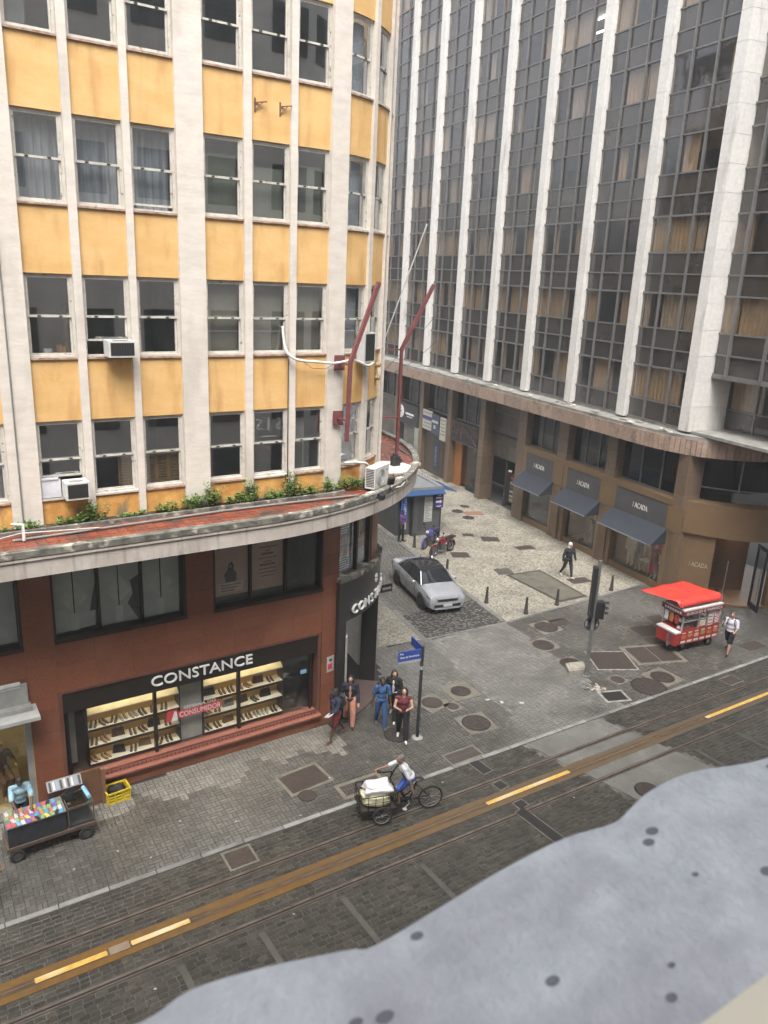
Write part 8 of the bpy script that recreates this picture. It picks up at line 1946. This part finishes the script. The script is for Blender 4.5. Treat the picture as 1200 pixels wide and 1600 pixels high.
p, i11 = person('person in pink top and white trousers cut by the left picture edge', (0.86, 15.75), 80, 1.62, LT_, hair=('long', (0.03, 0.02, 0.015)), legs=((8, 4), (-10, 12)), arms=((10, 14, 20), (-8, 12, 15)),
                top=(0.58, 0.20, 0.20), sleeve=0.3, bottom=(0.62, 0.62, 0.62), shoes=(0.4, 0.4, 0.4))
# rider: seated on the tricycle, right hand on the saddle, left hand high on the bar
p, i6 = person('person in white shirt and blue shorts pedalling the cargo tricycle', (10.40, 13.80, 0.18), 168, 1.68, MD, hair=('short', (0.16, 0.15, 0.14)), legs=((58, 64), (34, 62)), arms=((-22, 26, 8), (62, 16, 12)), lean=34, head=(0, -10),
               top=(0.52, 0.53, 0.54), sleeve=0.46, bottom=(0.035, 0.085, 0.36), bleg=0.46, shoes=(0.03, 0.03, 0.03), hem=0.12)
q = i6['hand'](1); b = MB(); b.tube([Vector(trip((0.33, 0.24, 0.80))), Vector(trip((0.33, 0.20, 1.0))), q + Vector((0.02, 0, -0.10)), q, q + Vector((0.02, -0.12, 0.01))], 0.016, 8); b.build('grip_bar', frame_m, tri, smooth=50)
# ---------------- mannequins
CAST = (0.50, 0.42, 0.34)
def manq(label, s_, o_, z, heading, **kw):
    w = tp(s_, o_, z); return person(label, (w.x, w.y, w.z), heading, 1.72, CAST, hair=(None, (0, 0, 0)), face=False, name='mannequin', cat='mannequin', vox=0.017, shoes=(0.55, 0.5, 0.42), legs=((3, 0), (-4, 2)), arms=((4, 9, 6), (-4, 9, 8)), **kw)
manq('headed mannequin in grey blue dress in the middle boutique window', -0.30, 0.45, 0.30, 200, top=(0.10, 0.12, 0.14), skirt=(0.10, 0.12, 0.14), sleeve=0.0)
manq('mannequin in pale suit in the boutique window nearest the corner', -3.05, 0.50, 0.30, 200, top=(0.52, 0.46, 0.37), jacket=(0.52, 0.46, 0.37), bottom=(0.52, 0.46, 0.37), wide=1.3)
manq('mannequin in dark patterned outfit beside the pale suited one', -3.72, 0.42, 0.30, 200, top=(0.10, 0.095, 0.085), bottom=(0.16, 0.15, 0.13), sleeve=0.0)
manq('mannequin in burgundy dress beneath the sale lettering', -4.85, 0.30, 0.30, 200, top=(0.16, 0.012, 0.03), skirt=(0.16, 0.012, 0.03), sleeve=0.3)
person('bronze toned mannequin in brown outfit in the shop at the left edge', (1.62, 18.88, 0.52), 285, 1.60, (0.36, 0.24, 0.10), hair=(None, (0, 0, 0)), face=False, name='mannequin', cat='mannequin', vox=0.017, shoes=(0.2, 0.12, 0.06), legs=((70, 80), (60, 70)), arms=((30, 16, 60), (10, 14, 30)), inw=(0.3, 0.1), top=(0.15, 0.085, 0.035), sleeve=0.9, bottom=(0.13, 0.075, 0.035))
b = MB(); b.box(-0.3, 0.3, -0.22, 0.22, 0, 0.62); b.box(-0.32, 0.32, -0.24, 0.24, 0.62, 0.66); solo(b, 'display_plinth', pm('plinth_gold', (0.35, 0.26, 0.12)), 'gold coloured plinth under the seated mannequin in the left shop', 'plinth', (1.68, 19.0, 0.24))
w = tp(-4.25, 0.45, 0.30); b = MB(); b.box(-0.32, 0.32, -0.2, 0.2, 0.60, 0.63)
for sx in (-0.28, 0.28):
    for sy in (-0.17, 0.17): b.tube([(sx, sy, 0), (sx, sy, 0.6)], 0.012, 6)
solo(b, 'display_table', steel, 'thin legged display table between two boutique mannequins', 'table', tuple(w), R(81))
w = tp(0.55, 0.40, 0.30); solo(bag_me and lumpy((0.16, 0.08, 0.14), 91, 14, 10, 0.08), 'handbag', leather[1], 'brown handbag on the floor of the middle boutique window', 'handbag', (w.x, w.y, w.z+0.14), smooth=70)
bpy.data.scenes.remove(TMP)
# ================================================================== misty air
b = MB(); b.box(-69, 109, -59, 109, -1.1, 37.5)
hz = bpy.data.materials.new('haze_air'); hz.use_nodes = True; N = hz.node_tree.nodes
N.remove(N['Principled BSDF'])
pv = N.new('ShaderNodeVolumePrincipled'); pv.inputs['Color'].default_value = (0.93, 0.95, 0.98, 1); pv.inputs['Density'].default_value = 0.0014; pv.inputs['Anisotropy'].default_value = 0.2
hz.node_tree.links.new(pv.outputs[0], N['Material Output'].inputs['Volume'])
tag(b.build('haze', hz), kind='stuff')
